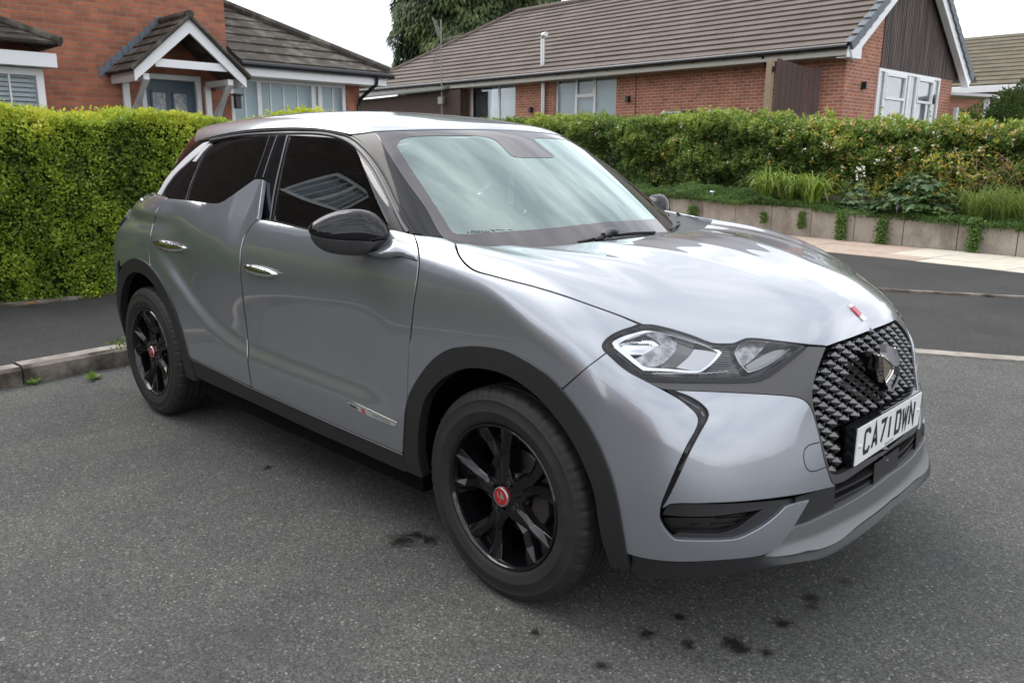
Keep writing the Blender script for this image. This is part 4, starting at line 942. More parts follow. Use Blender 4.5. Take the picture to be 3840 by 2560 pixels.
for cx in (0, -2.558):
    for s in (-1, 1): wheel(cx, s)
# ---- wheel houses, floor, engine bay, inner doors
M = MB()
def liner(cx, s):
    n = 24; R = .445
    pts = [(cx+R*math.cos(t), .335+R*math.sin(t)) for t in np.linspace(-.12, math.pi+.12, n)]
    V = [(x, s*.825, z) for x, z in pts]+[(x, s*.58, z) for x, z in pts]; M.add(V, [(i, i+1, n+i+1, n+i) for i in range(n-1)])
    M.add([V[n+i] for i in range(n)], [tuple(range(n))])
for cx in (0, -2.558):
    for s in (-1, 1):
        M = MB(); liner(cx, s); body(M.obj('wheel_arch_liner', VOID, None, smooth=False))
M = MB(); M.box2((-2.1, -.80, .19), (-.45, .80, .30)); M.box2((-3.1, -.57, .22), (.45, .57, .34)); M.box2((-.40, -.55, .34), (.50, .55, .80)); M.box2((.42, -.40, .25), (.60, .40, .66)); M.box2((-.47, -.79, .30), (-.43, .79, .98)); M.box2((-3.05, -.55, .34), (-2.1, .55, .95)); M.box2((-2.95, -.74, .80), (-2.15, .74, .93)); M.box2((-.45, -.80, .76), (-.02, .80, .93)); M.box2((-.02, -.74, .77), (.15, .74, .86))
body(M.obj('underbody', VOID, None))
# ---- interior
CLOTH = mat('dark_upholstery', (.035, .035, .038), rough=.8, bump=(60, .002)); DASH = mat('dashboard_plastic', (.03, .031, .033), rough=.55); HEADL = mat('headliner_cloth', (.30, .30, .29), rough=.9)
for s in (-1, 1):
    M = MB(); M.box2((-2.12, s*.70, .30), (-.45, s*.775, 1.03)); M.box2((-1.95, s*.66, .72), (-.65, s*.72, .80)); body(M.obj('door_trim', DASH, None, bevel=.01))
def seat(x, y):
    r = empty('seat', (x, y, .45)); 
    def rb(c, d, rot): 
        Mx = Matrix.Translation(c) @ Matrix.Rotation(rot, 4, 'Y'); return MB().box((0, 0, 0), d, Mx)
    for nm, c, d, rot in (('seat_cushion', (0, 0, .05), (.52, .50, .16), -.10), ('seat_backrest', (-.33, 0, .38), (.13, .50, .66), -.25), ('headrest', (-.43, 0, .80), (.09, .27, .19), -.15)):
        o = rb(c, d, rot).obj(nm, CLOTH, None, bevel=.045, smooth=True); o.parent = r
    o = MB().tube([(-.41, -.06, .62), (-.42, -.06, .74)], .007).tube([(-.41, .06, .62), (-.42, .06, .74)], .007).obj('headrest_post', SATCHROME, None); o.parent = r
    r.parent = car; r.matrix_parent_inverse = INV
seat(-1.30, -.37); seat(-1.30, .37)
M = MB(); M.box2((-2.35, -.62, .40), (-1.95, .62, .60)); M.box2((-2.50, -.62, .55), (-2.36, .62, 1.08)); body(M.obj('rear_bench', CLOTH, None, bevel=.04, smooth=True))
for y in (-.38, .38): body(MB().box((-2.45, y, 1.16), (.09, .26, .14)).obj('rear_headrest', CLOTH, None, bevel=.03, smooth=True))
# dashboard: profile swept across
pr = [(-.46, .98), (-.56, 1.01), (-.70, 1.01), (-.78, .99), (-.82, .90), (-.80, .78), (-.72, .60), (-.40, .55)]
M = MB(); V = []; ys = np.linspace(-.70, .70, 15)
for y in ys:
    hump = .035*math.exp(-((y+.37)/.20)**2)
    V += [(x-.02*(1-abs(y)/.7), y, z+(hump if -.85 < x < -.4 and z > .85 else 0)) for x, z in pr]
n = len(pr); M.add(V, [(i*n+k, i*n+(k+1) % n, i*n+n+(k+1) % n, i*n+n+k) for i in range(14) for k in range(n)]); body(M.obj('dashboard', DASH, None, angle=40))
sw_ = empty('steering_wheel'); Mx = Matrix.Translation((-.90, -.37, .93)) @ Matrix.Rotation(math.radians(-66), 4, 'Y')
M = MB(); M.tube([tuple(Mx @ Vector((.18*math.cos(t), .18*math.sin(t), 0))) for t in np.linspace(0, 2*math.pi, 36, endpoint=False)], .015, 8, closed=True)
for a in (0, math.pi, -math.pi/2): M.tube([tuple(Mx @ Vector((0, 0, -.02))), tuple(Mx @ Vector((.17*math.sin(a+math.pi/2)*0+.17*math.cos(a+math.pi/2), .17*math.sin(a+math.pi/2), 0)))], .016)
M.obj('wheel_rim_and_spokes', DASH, None, smooth=True).parent = sw_; _hp_ = MB().lathe([(.0001, .02), (.055, .015), (.065, -.02), (.0001, -.03)], 24, 'z').obj('horn_pad', CLOTH, None); _hp_.parent = sw_; _hp_.matrix_local = Mx
sw_.parent = car; sw_.matrix_parent_inverse = INV
body(MB().box((-1.75, 0, 1.405), (1.35, .92, .012)).obj('headliner', HEADL, None)); 
# interior mirror and its shield
body(skin('sensor_window', Z2([(842, 218), (893, 219), (918, 248), (862, 248)]), pixcast(FG, -.027), mat('sensor_window', (.6, .62, .62), rough=.3), res=12, skirt=0))
body(MB().box((-1.08, -.0, 1.36), (.02, .22, .065), Matrix.Rotation(0, 4, 'Z')).obj('interior_mirror', GLOSSBLK, None, bevel=.01))
# faint etched barcode strip near the screen's lower edge
M = MB(); ETCH = mat('screen_etching', (.02, .02, .02), rough=.8)
for k in range(16): ribbon('', Z2([(618+k*7.4, 781), (620+k*7.4, 795)]), pixcast(FG, .0006), .0016 if k % 3 else .0028, None, mb=M, step=20)
for a, b in (((735, 776), (760, 778)), ((748, 783), (770, 784)), ((770, 776), (830, 777)), ((838, 786), (885, 786)), ((850, 774), (880, 777)), ((590, 791), (605, 792))): ribbon('', Z2([a, b]), pixcast(FG, .0006), .002, None, mb=M, step=20)
body(M.obj('screen_barcode', ETCH, None))
# air freshener hanging inside
_fp = at(1173*1.6327, 432*1.6327, 'x', -.90); FR_ = empty('air_freshener', tuple(_fp)); tag(FR_, 'slim pale tag hanging from the interior mirror behind the windscreen of the car', 'air freshener')
p0 = np.array([-.90, .02, 1.16]); q0 = proj([p0])[0]; 
Lz = lambda z: (0, 0, z)
MB().box((0, 0, -.005), (.006, .034, .135)).obj('freshener_card', mat('card_white', (.75, .76, .74), rough=.4), FR_, bevel=.002)
MB().tube([(0, 0, .062), (-.06, 0, .17)], .0018).obj('string', mat('string_white', (.6, .6, .6), rough=.7), FR_)
MB().box((.0036, 0, -.02), (.001, .020, .075)).obj('freshener_print', mat('print_grey', (.35, .37, .36), rough=.5), FR_)
# ---- door mirrors: outline in the picture plane of the mirror, inflated fore and aft
mo, mi = np.array([-.755, -1.02]), np.array([-.605, -.81]); md = mi-mo; mn = np.array([md[1], -md[0]]); mn /= np.linalg.norm(mn)
if mn[0] < 0: mn = -mn
def onplane(Q):
    d = rays(Q); t = ((mo-CAM[:2])@mn)/(d[:, :2]@mn); return CAM+d*t[:, None]
def inflate(name, poly, outline, front, back, m, mirror=True, res=7, seam=0):
    b = inset(smoothpoly(Z1(poly), res), seam) if seam else smoothpoly(Z1(poly), res); O = smoothpoly(Z1(outline), res); vs, fs = tri_region(b, res)
    e = dpoly(vs, O); W_ = 88.; s = np.clip(e/W_, 0, 1); h = np.sqrt(np.clip(1-(1-s)**2, 0, 1)); P = onplane(vs); n3 = np.array([mn[0], mn[1], .0])
    A = P+n3*(h*front)[:, None]; B = P-n3*(h**.6*back)[:, None]; bd_ = dpoly(vs, b) < .6
    M = MB(); N_ = len(vs); M.add(A, fs); M.add(B, [f[::-1] for f in fs])
    # close the seam between front and back along the polygon rim
    k = len(b); M.add(list(A[:k])+list(B[:k]), [(i, (i+1) % k, k+(i+1) % k, k+i) for i in range(k)])
    me = M.mesh(name, angle=50); bm = bmesh.new(); bm.from_mesh(me); bmesh.ops.remove_doubles(bm, verts=bm.verts, dist=1e-5); bmesh.ops.recalc_face_normals(bm, faces=bm.faces); bm.to_mesh(me); bm.free()
    o = obj(name, me, m); return (o, mirrored(o, None)) if mirror else o
outl = [(1368, 818), (1385, 792), (1430, 760), (1500, 727), (1580, 706), (1660, 697), (1730, 698), (1790, 712), (1840, 742), (1885, 788), (1915, 830), (1925, 855), (1926, 895), (1905, 925), (1860, 955), (1800, 985), (1730, 1010), (1660, 1012), (1570, 1003), (1500, 988), (1445, 962), (1405, 925), (1380, 885), (1370, 850)]
capp = [(1368, 818), (1385, 792), (1430, 760), (1500, 727), (1580, 706), (1660, 697), (1730, 698), (1790, 712), (1840, 742), (1885, 788), (1915, 830), (1925, 855), (1926, 893), (1815, 897), (1700, 895), (1560, 886), (1460, 874), (1380, 860), (1370, 850)]
lowp = [(1381, 864), (1460, 879), (1560, 891), (1700, 900), (1800, 903), (1815, 916), (1822, 902), (1926, 898), (1905, 925), (1860, 955), (1800, 985), (1730, 1010), (1660, 1012), (1570, 1003), (1500, 988), (1445, 962), (1405, 925), (1384, 885)]
lo_ = body(inflate('door_mirror', lowp, outl, .045, .070, mat('mirror_dark_grey', (.045, .045, .047), rough=.35)))
cp = inflate('mirror_cap', capp, outl, .052, .074, GLOSSBLK)
for q, p in zip(cp, lo_): q.parent = p
# foot of the mirror in body paint
foot = Z1([(1752, 992), (1820, 978), (1890, 945), (1930, 900), (1975, 900), (2040, 925), (2095, 965), (2110, 1000), (2106, 1040), (2050, 1030), (1990, 1015), (1930, 1022), (1850, 1020), (1790, 1008)])
b = smoothpoly(foot, 7); vs, fs = tri_region(b, 9); P, _ = cB(vs); nn = grad(FB, P)
e = np.clip(dpoly(vs, b)/26., 0, 1); e = np.sqrt(1-(1-e)**2); lift = .012+.10*np.clip((1130+400*0+ (400+2085*.5529)-vs[:, 0]-1130+400*0)/190., 0, 1)**1.3
D = rays(vs); D /= np.linalg.norm(D, axis=1)[:, None]
A = P-D*(lift*(.35+.65*e))[:, None]; B = P+D*.01
k = len(b); M = MB(); M.add(A, fs); M.add(list(A[:k])+list(B[:k]), [(i, (i+1) % k, k+(i+1) % k, k+i) for i in range(k)])
o = M.obj('mirror_foot', PAINT, None, angle=60); o2 = mirrored(o, None)
for q, p in zip((o, o2), lo_): q.parent = p
# ---- wipers
WIP = mat('wiper_black', (.012, .012, .013), rough=.35)
M = MB(); P = line3(Z2([(1292, 852), (1360, 838), (1430, 822), (1520, 810), (1620, 803), (1700, 798), (1772, 791)]), pixcast(FG, .012), 15)
M.tube([tuple(p) for p in P], .006, 6); P = line3(Z2([(1400, 838), (1450, 816), (1500, 795), (1530, 785)]), pixcast(FG, .022), 10); M.tube([tuple(p) for p in P], [.006, .009, .012]+[.011]*(len(P)-3), 8)
P = line3(Z2([(1530, 805), (1640, 793), (1770, 789)]), pixcast(FG, .02), 15); M.tube([tuple(p) for p in P], .0035, 6)
body(M.obj('wiper', WIP, None, smooth=True))
M = MB(); P = line3(Z2([(1448, 812), (1470, 790), (1500, 782), (1528, 790)]), pixcast(FG, .03), 8); M.tube([tuple(p) for p in P], .012, 8); body(M.obj('wiper_joint', mat('wiper_grey', (.05, .05, .055), rough=.3), None, bevel=.002))
M = MB()
for pts in ([(1872, 775), (1900, 752), (1930, 740), (1960, 758), (1985, 750)], [(1905, 695), (1925, 735)], [(1912, 668), (1950, 705), (1985, 748)]):
    P = line3(Z2(pts), pixcast(FG, .016), 10); M.tube([tuple(p) for p in P], .006, 8)
body(M.obj('wiper', WIP, None, smooth=True))
# scuttle between the bonnet's rear edge and the screen
M = MB(); ys = np.linspace(-.745, .745, 41); V = []
for y_ in ys:
    u_ = np.array([abs(y_)]); xe = float(np.interp(abs(y_), [0, .15, .26, .36, .46, .55, .62, .69, .742], [-.10, -.105, -.12, -.148, -.18, -.206, -.233, -.263, -.288])); xg = float(Xw(u_, np.array([1.05]))[0])-.03
    xg = min(xg, xe-.05)
    for x_, dz_ in ((xg, -.006), ((xg+xe)/2-.02, -.012), (xe, -.018), (xe+.05, -.030)): V.append((x_, y_, float(Ztop(np.array([x_]), u_)[0])+dz_))
M.add(V, [(i*4+k, i*4+k+1, i*4+4+k+1, i*4+4+k) for i in range(40) for k in range(3)]); body(M.obj('scuttle_panel', SATIN, None, smooth=True))
# ================================================================== ground
def newmat(name):
    m = bpy.data.materials.new(name); m.use_nodes = True; return m, m.node_tree, m.node_tree.nodes['Principled BSDF']
def asphalt(name, stones, base, spots=(), scale=150.):
    m, t, b = newmat(name); g = N(t, 'ShaderNodeNewGeometry')
    v = N(t, 'ShaderNodeTexVoronoi', Scale=scale); L(t, g, 'Position', v, 'Vector')
    sp = N(t, 'ShaderNodeSeparateColor'); L(t, v, 'Color', sp, 0)
    r = N(t, 'ShaderNodeValToRGB'); e = r.color_ramp.elements; e[0].position = 0; e[0].color = (*[c*.6 for c in base], 1); e[1].position = 1; e[1].color = (*[c*1.5 for c in stones], 1)
    q = e.new(.45); q.color = (*base, 1); q = e.new(.80); q.color = (*[c*1.5 for c in base], 1); q = e.new(.93); q.color = (*[c*.55 for c in stones], 1); q = e.new(.985); q.color = (*[c*1.0 for c in stones], 1)
    L(t, sp, 'Red', r, 'Fac')
    n = N(t, 'ShaderNodeTexNoise', Scale=.9, Detail=10.0, Roughness=.72, Distortion=.3); L(t, g, 'Position', n, 'Vector')
    r2 = N(t, 'ShaderNodeValToRGB'); r2.color_ramp.elements[0].position = .3; r2.color_ramp.elements[0].color = (.66, .66, .68, 1); r2.color_ramp.elements[1].position = .7; r2.color_ramp.elements[1].color = (1.22, 1.21, 1.17, 1); L(t, n, 'Fac', r2, 'Fac')
    mx = N(t, 'ShaderNodeMix', data_type='RGBA', blend_type='MULTIPLY'); mx.inputs[0].default_value = 1; L(t, r, 'Color', mx, 6); L(t, r2, 'Color', mx, 7)
    # smudges: broad dirty patches
    last = mx; rough = None
    if spots:
        nw = N(t, 'ShaderNodeTexNoise', Scale=34.0, Detail=5.0, Roughness=.75); L(t, g, 'Position', nw, 'Vector')
        acc = None
        for (x, y, rr) in spots:
            d = N(t, 'ShaderNodeVectorMath', operation='DISTANCE'); L(t, g, 'Position', d, 0); d.inputs[1].default_value = (x, y, 0)
            k = N(t, 'ShaderNodeMath', operation='MULTIPLY_ADD'); k.inputs[1].default_value = -1/rr; k.inputs[2].default_value = 1.0; L(t, d, 'Value', k, 0)
            if acc is None: acc = k
            else:
                z = N(t, 'ShaderNodeMath', operation='MAXIMUM'); L(t, acc, 0, z, 0); L(t, k, 0, z, 1); acc = z
        ad = N(t, 'ShaderNodeMath', operation='MULTIPLY_ADD'); ad.inputs[1].default_value = 2.6; ad.inputs[2].default_value = -1.32; L(t, nw, 'Fac', ad, 0)
        sm = N(t, 'ShaderNodeMath', operation='ADD'); L(t, acc, 0, sm, 0); L(t, ad, 0, sm, 1)
        mr = N(t, 'ShaderNodeMapRange'); mr.inputs['From Min'].default_value = .12; mr.inputs['From Max'].default_value = .75; mr.clamp = True; L(t, sm, 0, mr, 'Value')
        gate = N(t, 'ShaderNodeMath', operation='GREATER_THAN'); gate.inputs[1].default_value = -.25; L(t, acc, 0, gate, 0)
        ml = N(t, 'ShaderNodeMath', operation='MULTIPLY'); L(t, mr, 0, ml, 0); L(t, gate, 0, ml, 1)
        m3 = N(t, 'ShaderNodeMix', data_type='RGBA', blend_type='MIX'); L(t, ml, 0, m3, 0); L(t, last, 2, m3, 6); m3.inputs[7].default_value = (.012, .011, .010, 1); last = m3
        rr_ = N(t, 'ShaderNodeMapRange'); rr_.inputs['To Min'].default_value = .85; rr_.inputs['To Max'].default_value = .45; L(t, ml, 0, rr_, 'Value'); L(t, rr_, 0, b, 'Roughness')
    else: b.inputs['Roughness'].default_value = .85
    L(t, last, 2, b, 'Base Color'); b.inputs['Specular IOR Level'].default_value = .35
    n4 = N(t, 'ShaderNodeTexNoise', Scale=260.0, Detail=3.0); L(t, g, 'Position', n4, 'Vector')
    ad2 = N(t, 'ShaderNodeMath', operation='ADD'); L(t, n4, 'Fac', ad2, 0); L(t, sp, 'Green', ad2, 1)
    bn = N(t, 'ShaderNodeBump', Strength=.8, Distance=.003); L(t, ad2, 0, bn, 'Height'); L(t, bn, 0, b, 'Normal'); return m
spots = []
for u, v, r in ((615, 1073, .04), (925, 1240, .085), (985, 1240, .06), (955, 1228, .05), (1480, 1455, .04), (1560, 1415, .03), (1585, 1480, .035), (1685, 1475, .065), (1702, 1490, .04), (1800, 1430, .045), (1860, 1372, .05), (1385, 1530, .03), (1940, 1335, .035), (1760, 1498, .03), (1230, 1452, .03), (1865, 1395, .03)):
    p = at(u*1.6327, v*1.6327, 'z', 0); spots.append((p[0], p[1], r))
ROAD = asphalt('road_asphalt', (.215, .215, .20), (.080, .081, .077), spots, 185.)
M = MB(); n = 60; M.box2((-400, -400, -.3), (400, 400, 0)); tag(M.obj('road', ROAD), kind='structure')
kerb = [(-3.30, -14), (-3.42, -6), (-3.53, -3), (-3.62, -1.35), (-3.69, -.6), (-3.72, .3), (-3.55, 1.2), (-3.05, 2.0), (-2.2, 2.65), (-1.2, 3.05), (-.12, 3.47), (.41, 3.74), (1.5, 4.35), (3.5, 5.4), (8, 7.6)]
back = [(-5.60, -14), (-5.70, -6), (-5.74, -3), (-5.76, -.8), (-5.74, .1), (-5.70, 1.2), (-5.45, 2.4), (-4.7, 3.7), (-3.6, 4.8), (-2.4, 5.5), (-1.19, 6.02), (-.2, 6.52), (1.3, 7.2), (3.3, 8.2), (8, 10.4)]
kz = [.118]*5+[.118, .10, .07, .045, .03, .018, .016, .015, .015, .015]
def rs(P, n): P = np.array(P, float); s = np.r_[0, np.cumsum(np.linalg.norm(np.diff(P, axis=0), axis=1))]; q = np.linspace(0, 1, n); i = np.linspace(0, s[-1], n); return np.stack([np.interp(i, s, P[:, j]) for j in range(P.shape[1])], 1)
K3 = np.array([(x, y, z) for (x, y), z in zip(kerb, kz)]); B3 = np.array([(x, y, z+.0) for (x, y), z in zip(back, kz)])
Ks = np.array([p for p in smoothpoly(K3, .25, False, 170)]); Bs = rs(smoothpoly(B3, .25, False, 170), len(Ks))
def kn(P):
    T = np.gradient(P[:, :2], axis=0); T /= np.linalg.norm(T, axis=1)[:, None]; return np.stack([-T[:, 1], T[:, 0]], 1)
nk = kn(Ks)     # points to the pavement side
# pavement surface
V = []; 
for i in range(len(Ks)):
    a = Ks[i].copy(); a[:2] += nk[i]*.115; V += [tuple(a-np.array([0, 0, .003])), tuple(Bs[i]-np.array([0, 0, .002]))]
PAV = asphalt('pavement_asphalt', (.10, .097, .092), (.036, .0355, .035), (), 230.)
M = MB(); M.add(V, [(2*i, 2*i+1, 2*i+3, 2*i+2) for i in range(len(Ks)-1)]); tag(M.obj('pavement', PAV), kind='structure')
# kerb stones
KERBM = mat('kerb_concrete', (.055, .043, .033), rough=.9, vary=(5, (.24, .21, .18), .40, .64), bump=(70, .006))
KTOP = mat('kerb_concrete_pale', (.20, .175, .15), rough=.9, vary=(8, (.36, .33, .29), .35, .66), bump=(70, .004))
M = MB(); s = np.r_[0, np.cumsum(np.linalg.norm(np.diff(Ks, axis=0), axis=1))]; t0 = 0
while t0 < s[-1]-.9:
    q = np.linspace(t0+.004, t0+.906, 5); V = []; jz = rng.normal(0, .003); jn = rng.normal(0, .003)
    for tt in q:
        c = np.array([np.interp(tt, s, Ks[:, j]) for j in range(3)]); nn = np.array([np.interp(tt, s, nk[:, j]) for j in range(2)]); nn /= np.linalg.norm(nn); z = c[2]+jz; f = .02 if z > .05 else .002
        for d, zz_ in ((-.004, -.1), (-.004, z-f), (f, z), (.115, z+.002), (.115, -.1)): V.append((c[0]+nn[0]*(d+jn), c[1]+nn[1]*(d+jn), zz_))
    F = [(i*5+k, i*5+k+1, i*5+5+k+1, i*5+5+k) for i in range(4) for k in range(4)]+[(0, 1, 2, 3, 4), (20, 24, 23, 22, 21)]
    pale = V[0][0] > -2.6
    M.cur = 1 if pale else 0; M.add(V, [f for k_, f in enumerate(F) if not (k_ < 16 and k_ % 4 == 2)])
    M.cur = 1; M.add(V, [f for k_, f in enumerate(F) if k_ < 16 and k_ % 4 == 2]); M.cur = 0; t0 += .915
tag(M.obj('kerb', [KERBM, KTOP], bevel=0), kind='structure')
# edging along the back of the pavement
M = MB(); nb = kn(Bs); V = []
for i in range(len(Bs)):
    x, y, z = Bs[i]; 
    for d, h in ((0, -.05), (0, .022), (.05, .024), (.05, -.05)): V.append((x+nb[i][0]*d, y+nb[i][1]*d, z+h+rng.normal(0, .002)))
M.add(V, [(i*4+k, i*4+k+1, i*4+4+k+1, i*4+4+k) for i in range(len(Bs)-1) for k in range(3)]); tag(M.obj('pavement_edging', KERBM), kind='structure')
# soil / garden behind the pavement, rising towards the bungalow
SOIL = mat('garden_soil', (.035, .026, .018), rough=.95, vary=(6, (.05, .055, .02), .4, .7), bump=(30, .02))
LAWN = mat('lawn', (.05, .075, .02), rough=.95, vary=(5, (.09, .11, .035), .3, .7), bump=(80, .02))
M = MB(); V = []; F = []
prof = [(0, 0), (.06, .06), (.6, .12), (3, .25), (8, .55), (30, .7)]
for i in range(0, len(Bs)):
    if Bs[i][1] > 4.0: break
    for d, h in prof: V.append((Bs[i][0]+nb[i][0]*(d+.05)*1, Bs[i][1]+nb[i][1]*(d+.05)*(.4 if d > 3 else 1), .09+h))
r_ = len(V)//6; M.add(V, [(i*6+k, i*6+k+1, i*6+6+k+1, i*6+6+k) for i in range(r_-1) for k in range(5)]); tag(M.obj('garden_ground', SOIL), kind='structure')
# driveway slabs in front of the garden wall
wl = [(-14.0, 12.6), (-9.5, 11.9), (-7.3, 11.45), (-4.43, 10.92), (-3.25, 10.72), (-2.59, 10.64), (-1.07, 10.44), (1.5, 9.9), (6, 8.6)]
W3 = smoothpoly(wl, .3, False, 170)
SLABP = mat('paving_slab_pink', (.36, .26, .20), rough=.9, vary=(7, (.44, .36, .30), .3, .7), bump=(60, .004)); SLABB = mat('paving_slab_buff', (.48, .44, .36), rough=.9, vary=(5, (.56, .53, .46), .3, .7), bump=(60, .004))
sw = np.r_[0, np.cumsum(np.linalg.norm(np.diff(W3, axis=0), axis=1))]; nw_ = kn(np.c_[W3, 0*W3[:, 0]]); 
Mp, Mb = MB(), MB(); t0 = 1.0; ki = 0
def onw(tt, d): 
    c = np.array([np.interp(tt, sw, W3[:, j]) for j in range(2)]); nn = np.array([np.interp(tt, sw, nw_[:, j]) for j in range(2)]); nn /= np.linalg.norm(nn)
    return c-nn*d
xs_b = -2.95
while t0 < sw[-1]-.7:
    for row, (d0, d1) in enumerate(((.03, .62), (.63, 1.22), (1.23, 1.70))):
        a, b, c, d = onw(t0+.005, d0), onw(t0+.595, d0), onw(t0+.595, d1), onw(t0+.005, d1); z = .012+rng.normal(0, .002)
        if row == 2 and a[0] > -2.6: pass
        MM = Mb if a[0] > xs_b+row*.25 else Mp
        MM.prism([(a[0], a[1], -.02), (b[0], b[1], -.02), (c[0], c[1], -.02), (d[0], d[1], -.02)], (0, 0, .02+z))
    t0 += .6; ki += 1
tag(Mp.obj('paving_strip_pink', SLABP), kind='structure'); tag(Mb.obj('paving_strip_buff', SLABB), kind='structure')
Vd = []
for f_ in np.linspace(0, 1, 60):
    i_ = int(len(Bs)*.42+f_*(len(Bs)*.575)); i_ = min(i_, len(Bs)-1); b_ = Bs[i_]; c_ = onw(1.0+f_*(sw[-1]-1.5), .5); Vd += [(b_[0], b_[1], .006+max(0, b_[2]-.02)), (c_[0], c_[1], .006)]
M = MB(); M.add(Vd, [(2*i, 2*i+1, 2*i+3, 2*i+2) for i in range(59)]); tag(M.obj('driveway', PAV), kind='structure')
# ---- retaining wall of upright concrete panels
CONC = mat('wall_concrete', (.30, .25, .20), rough=.92, vary=(4.5, (.46, .42, .36), .35, .62), bump=(45, .008))
DCON, t, b = newmat('wall_concrete_stained'); g = N(t, 'ShaderNodeNewGeometry')
mpn = N(t, 'ShaderNodeMapping'); mpn.inputs['Scale'].default_value = (2.2, 2.2, 1.1); L(t, g, 'Position', mpn, 0); n1_ = N(t, 'ShaderNodeTexNoise', Scale=1.0, Detail=7.0, Roughness=.7); L(t, mpn, 0, n1_, 'Vector')
rA = N(t, 'ShaderNodeValToRGB'); e = rA.color_ramp.elements; e[0].position = .30; e[0].color = (.17, .14, .105, 1); e[1].position = .52; e[1].color = (.36, .32, .275, 1); L(t, n1_, 'Fac', rA, 'Fac')
n2_ = N(t, 'ShaderNodeTexNoise', Scale=60.0, Detail=4.0); L(t, g, 'Position', n2_, 'Vector'); mx = N(t, 'ShaderNodeMix', data_type='RGBA', blend_type='OVERLAY'); mx.inputs[0].default_value = .35; L(t, rA, 'Color', mx, 6); L(t, n2_, 'Fac', mx, 7); L(t, mx, 2, b, 'Base Color'); b.inputs['Roughness'].default_value = .92
bn = N(t, 'ShaderNodeBump', Distance=.006); L(t, n2_, 'Fac', bn, 'Height'); L(t, bn, 0, b, 'Normal')
wallroot = empty('garden_wall', (-4.43, 10.92, 0)); tag(wallroot, 'low curved retaining wall of weathered upright concrete panels below the flowering hedge', 'garden wall')
t0 = .2; k = 0; wtop = []
hw = lambda x: np.interp(x, [-12, -7.3, -4.4, -2.6, -1.07, 2], [.54, .50, .48, .41, .36, .33])
while t0 < sw[-1]-.65:
    a, b, c, d = onw(t0+.006, 0), onw(t0+.792, 0), onw(t0+.792, -.05), onw(t0+.006, -.05); h = float(hw(a[0]))+rng.normal(0, .004)
    M = MB(); M.prism([(p[0]+4.43, p[1]-10.92, -.05) for p in (a, b, c, d)], (0, 0, .05+h))
    o = M.obj('concrete_panel', DCON, wallroot); t0 += .8; wtop.append((a, b, h))

# ================================================================== foliage
def leafmat(name, cols, rough=.5, trans=.35, spec=.4):
    """cols: ramp read by the per-leaf attribute"""
    m, t, b = newmat(name); a = N(t, 'ShaderNodeAttribute', attribute_name='leafv'); r = N(t, 'ShaderNodeValToRGB'); e = r.color_ramp.elements
    e[0].position = cols[0][0]; e[0].color = (*cols[0][1], 1); e[1].position = cols[-1][0]; e[1].color = (*cols[-1][1], 1)
    for p, c in cols[1:-1]: q = e.new(p); q.color = (*c, 1)
    L(t, a, 'Fac', r, 'Fac'); L(t, r, 'Color', b, 'Base Color'); b.inputs['Roughness'].default_value = rough; b.inputs['Specular IOR Level'].default_value = spec
    tl = N(t, 'ShaderNodeBsdfTranslucent'); L(t, r, 'Color', tl, 'Color'); ms = N(t, 'ShaderNodeMixShader'); ms.inputs[0].default_value = trans; L(t, b, 0, ms, 1); L(t, tl, 0, ms, 2)
    L(t, ms, 0, t.nodes['Material Output'], 0); return m
def leafmesh(name, C_, D, U, size, width, val, shape='diamond'):
    """C_ base points, D leaf directions, U up normals; one folded leaf (4 verts, 2 tris) each"""
    n = len(C_); D = D/np.linalg.norm(D, axis=1)[:, None]; S = np.cross(D, U); S /= np.maximum(np.linalg.norm(S, axis=1), 1e-6)[:, None]; Nn = np.cross(S, D)
    size = np.broadcast_to(size, n)[:, None]; wd = np.broadcast_to(width, n)[:, None]
    A = C_; B = C_+D*size*.5+S*wd*size*.5+Nn*size*.08; T = C_+D*size; E_ = C_+D*size*.5-S*wd*size*.5+Nn*size*.08
    V = np.stack([A, B, T, E_], 1).reshape(-1, 3); me = bpy.data.meshes.new(name)
    me.vertices.add(4*n); me.vertices.foreach_set('co', V.ravel()); me.loops.add(6*n); me.polygons.add(2*n)
    i = np.arange(n)*4; idx = np.stack([i, i+1, i+2, i, i+2, i+3], 1).ravel(); me.loops.foreach_set('vertex_index', idx)
    me.polygons.foreach_set('loop_start', np.arange(2*n)*3); me.polygons.foreach_set('loop_total', np.full(2*n, 3)); me.update()
    at_ = me.attributes.new('leafv', 'FLOAT', 'POINT'); at_.data.foreach_set('value', np.repeat(np.asarray(val, float), 4).astype(np.float32)); return me
def snoise(P, f, seed=0):
    """cheap smooth 3d value: sum of sines"""
    r = np.random.default_rng(seed); v = np.zeros(len(P))
    for k in range(6):
        d = r.normal(size=3); d /= np.linalg.norm(d); v += np.sin(P@d*f*(1+.35*k)+r.uniform(0, 6.28))/(1+.35*k)
    return v/3
def rvec(n): v = rng.normal(size=(n, 3)); return v/np.linalg.norm(v, axis=1)[:, None]
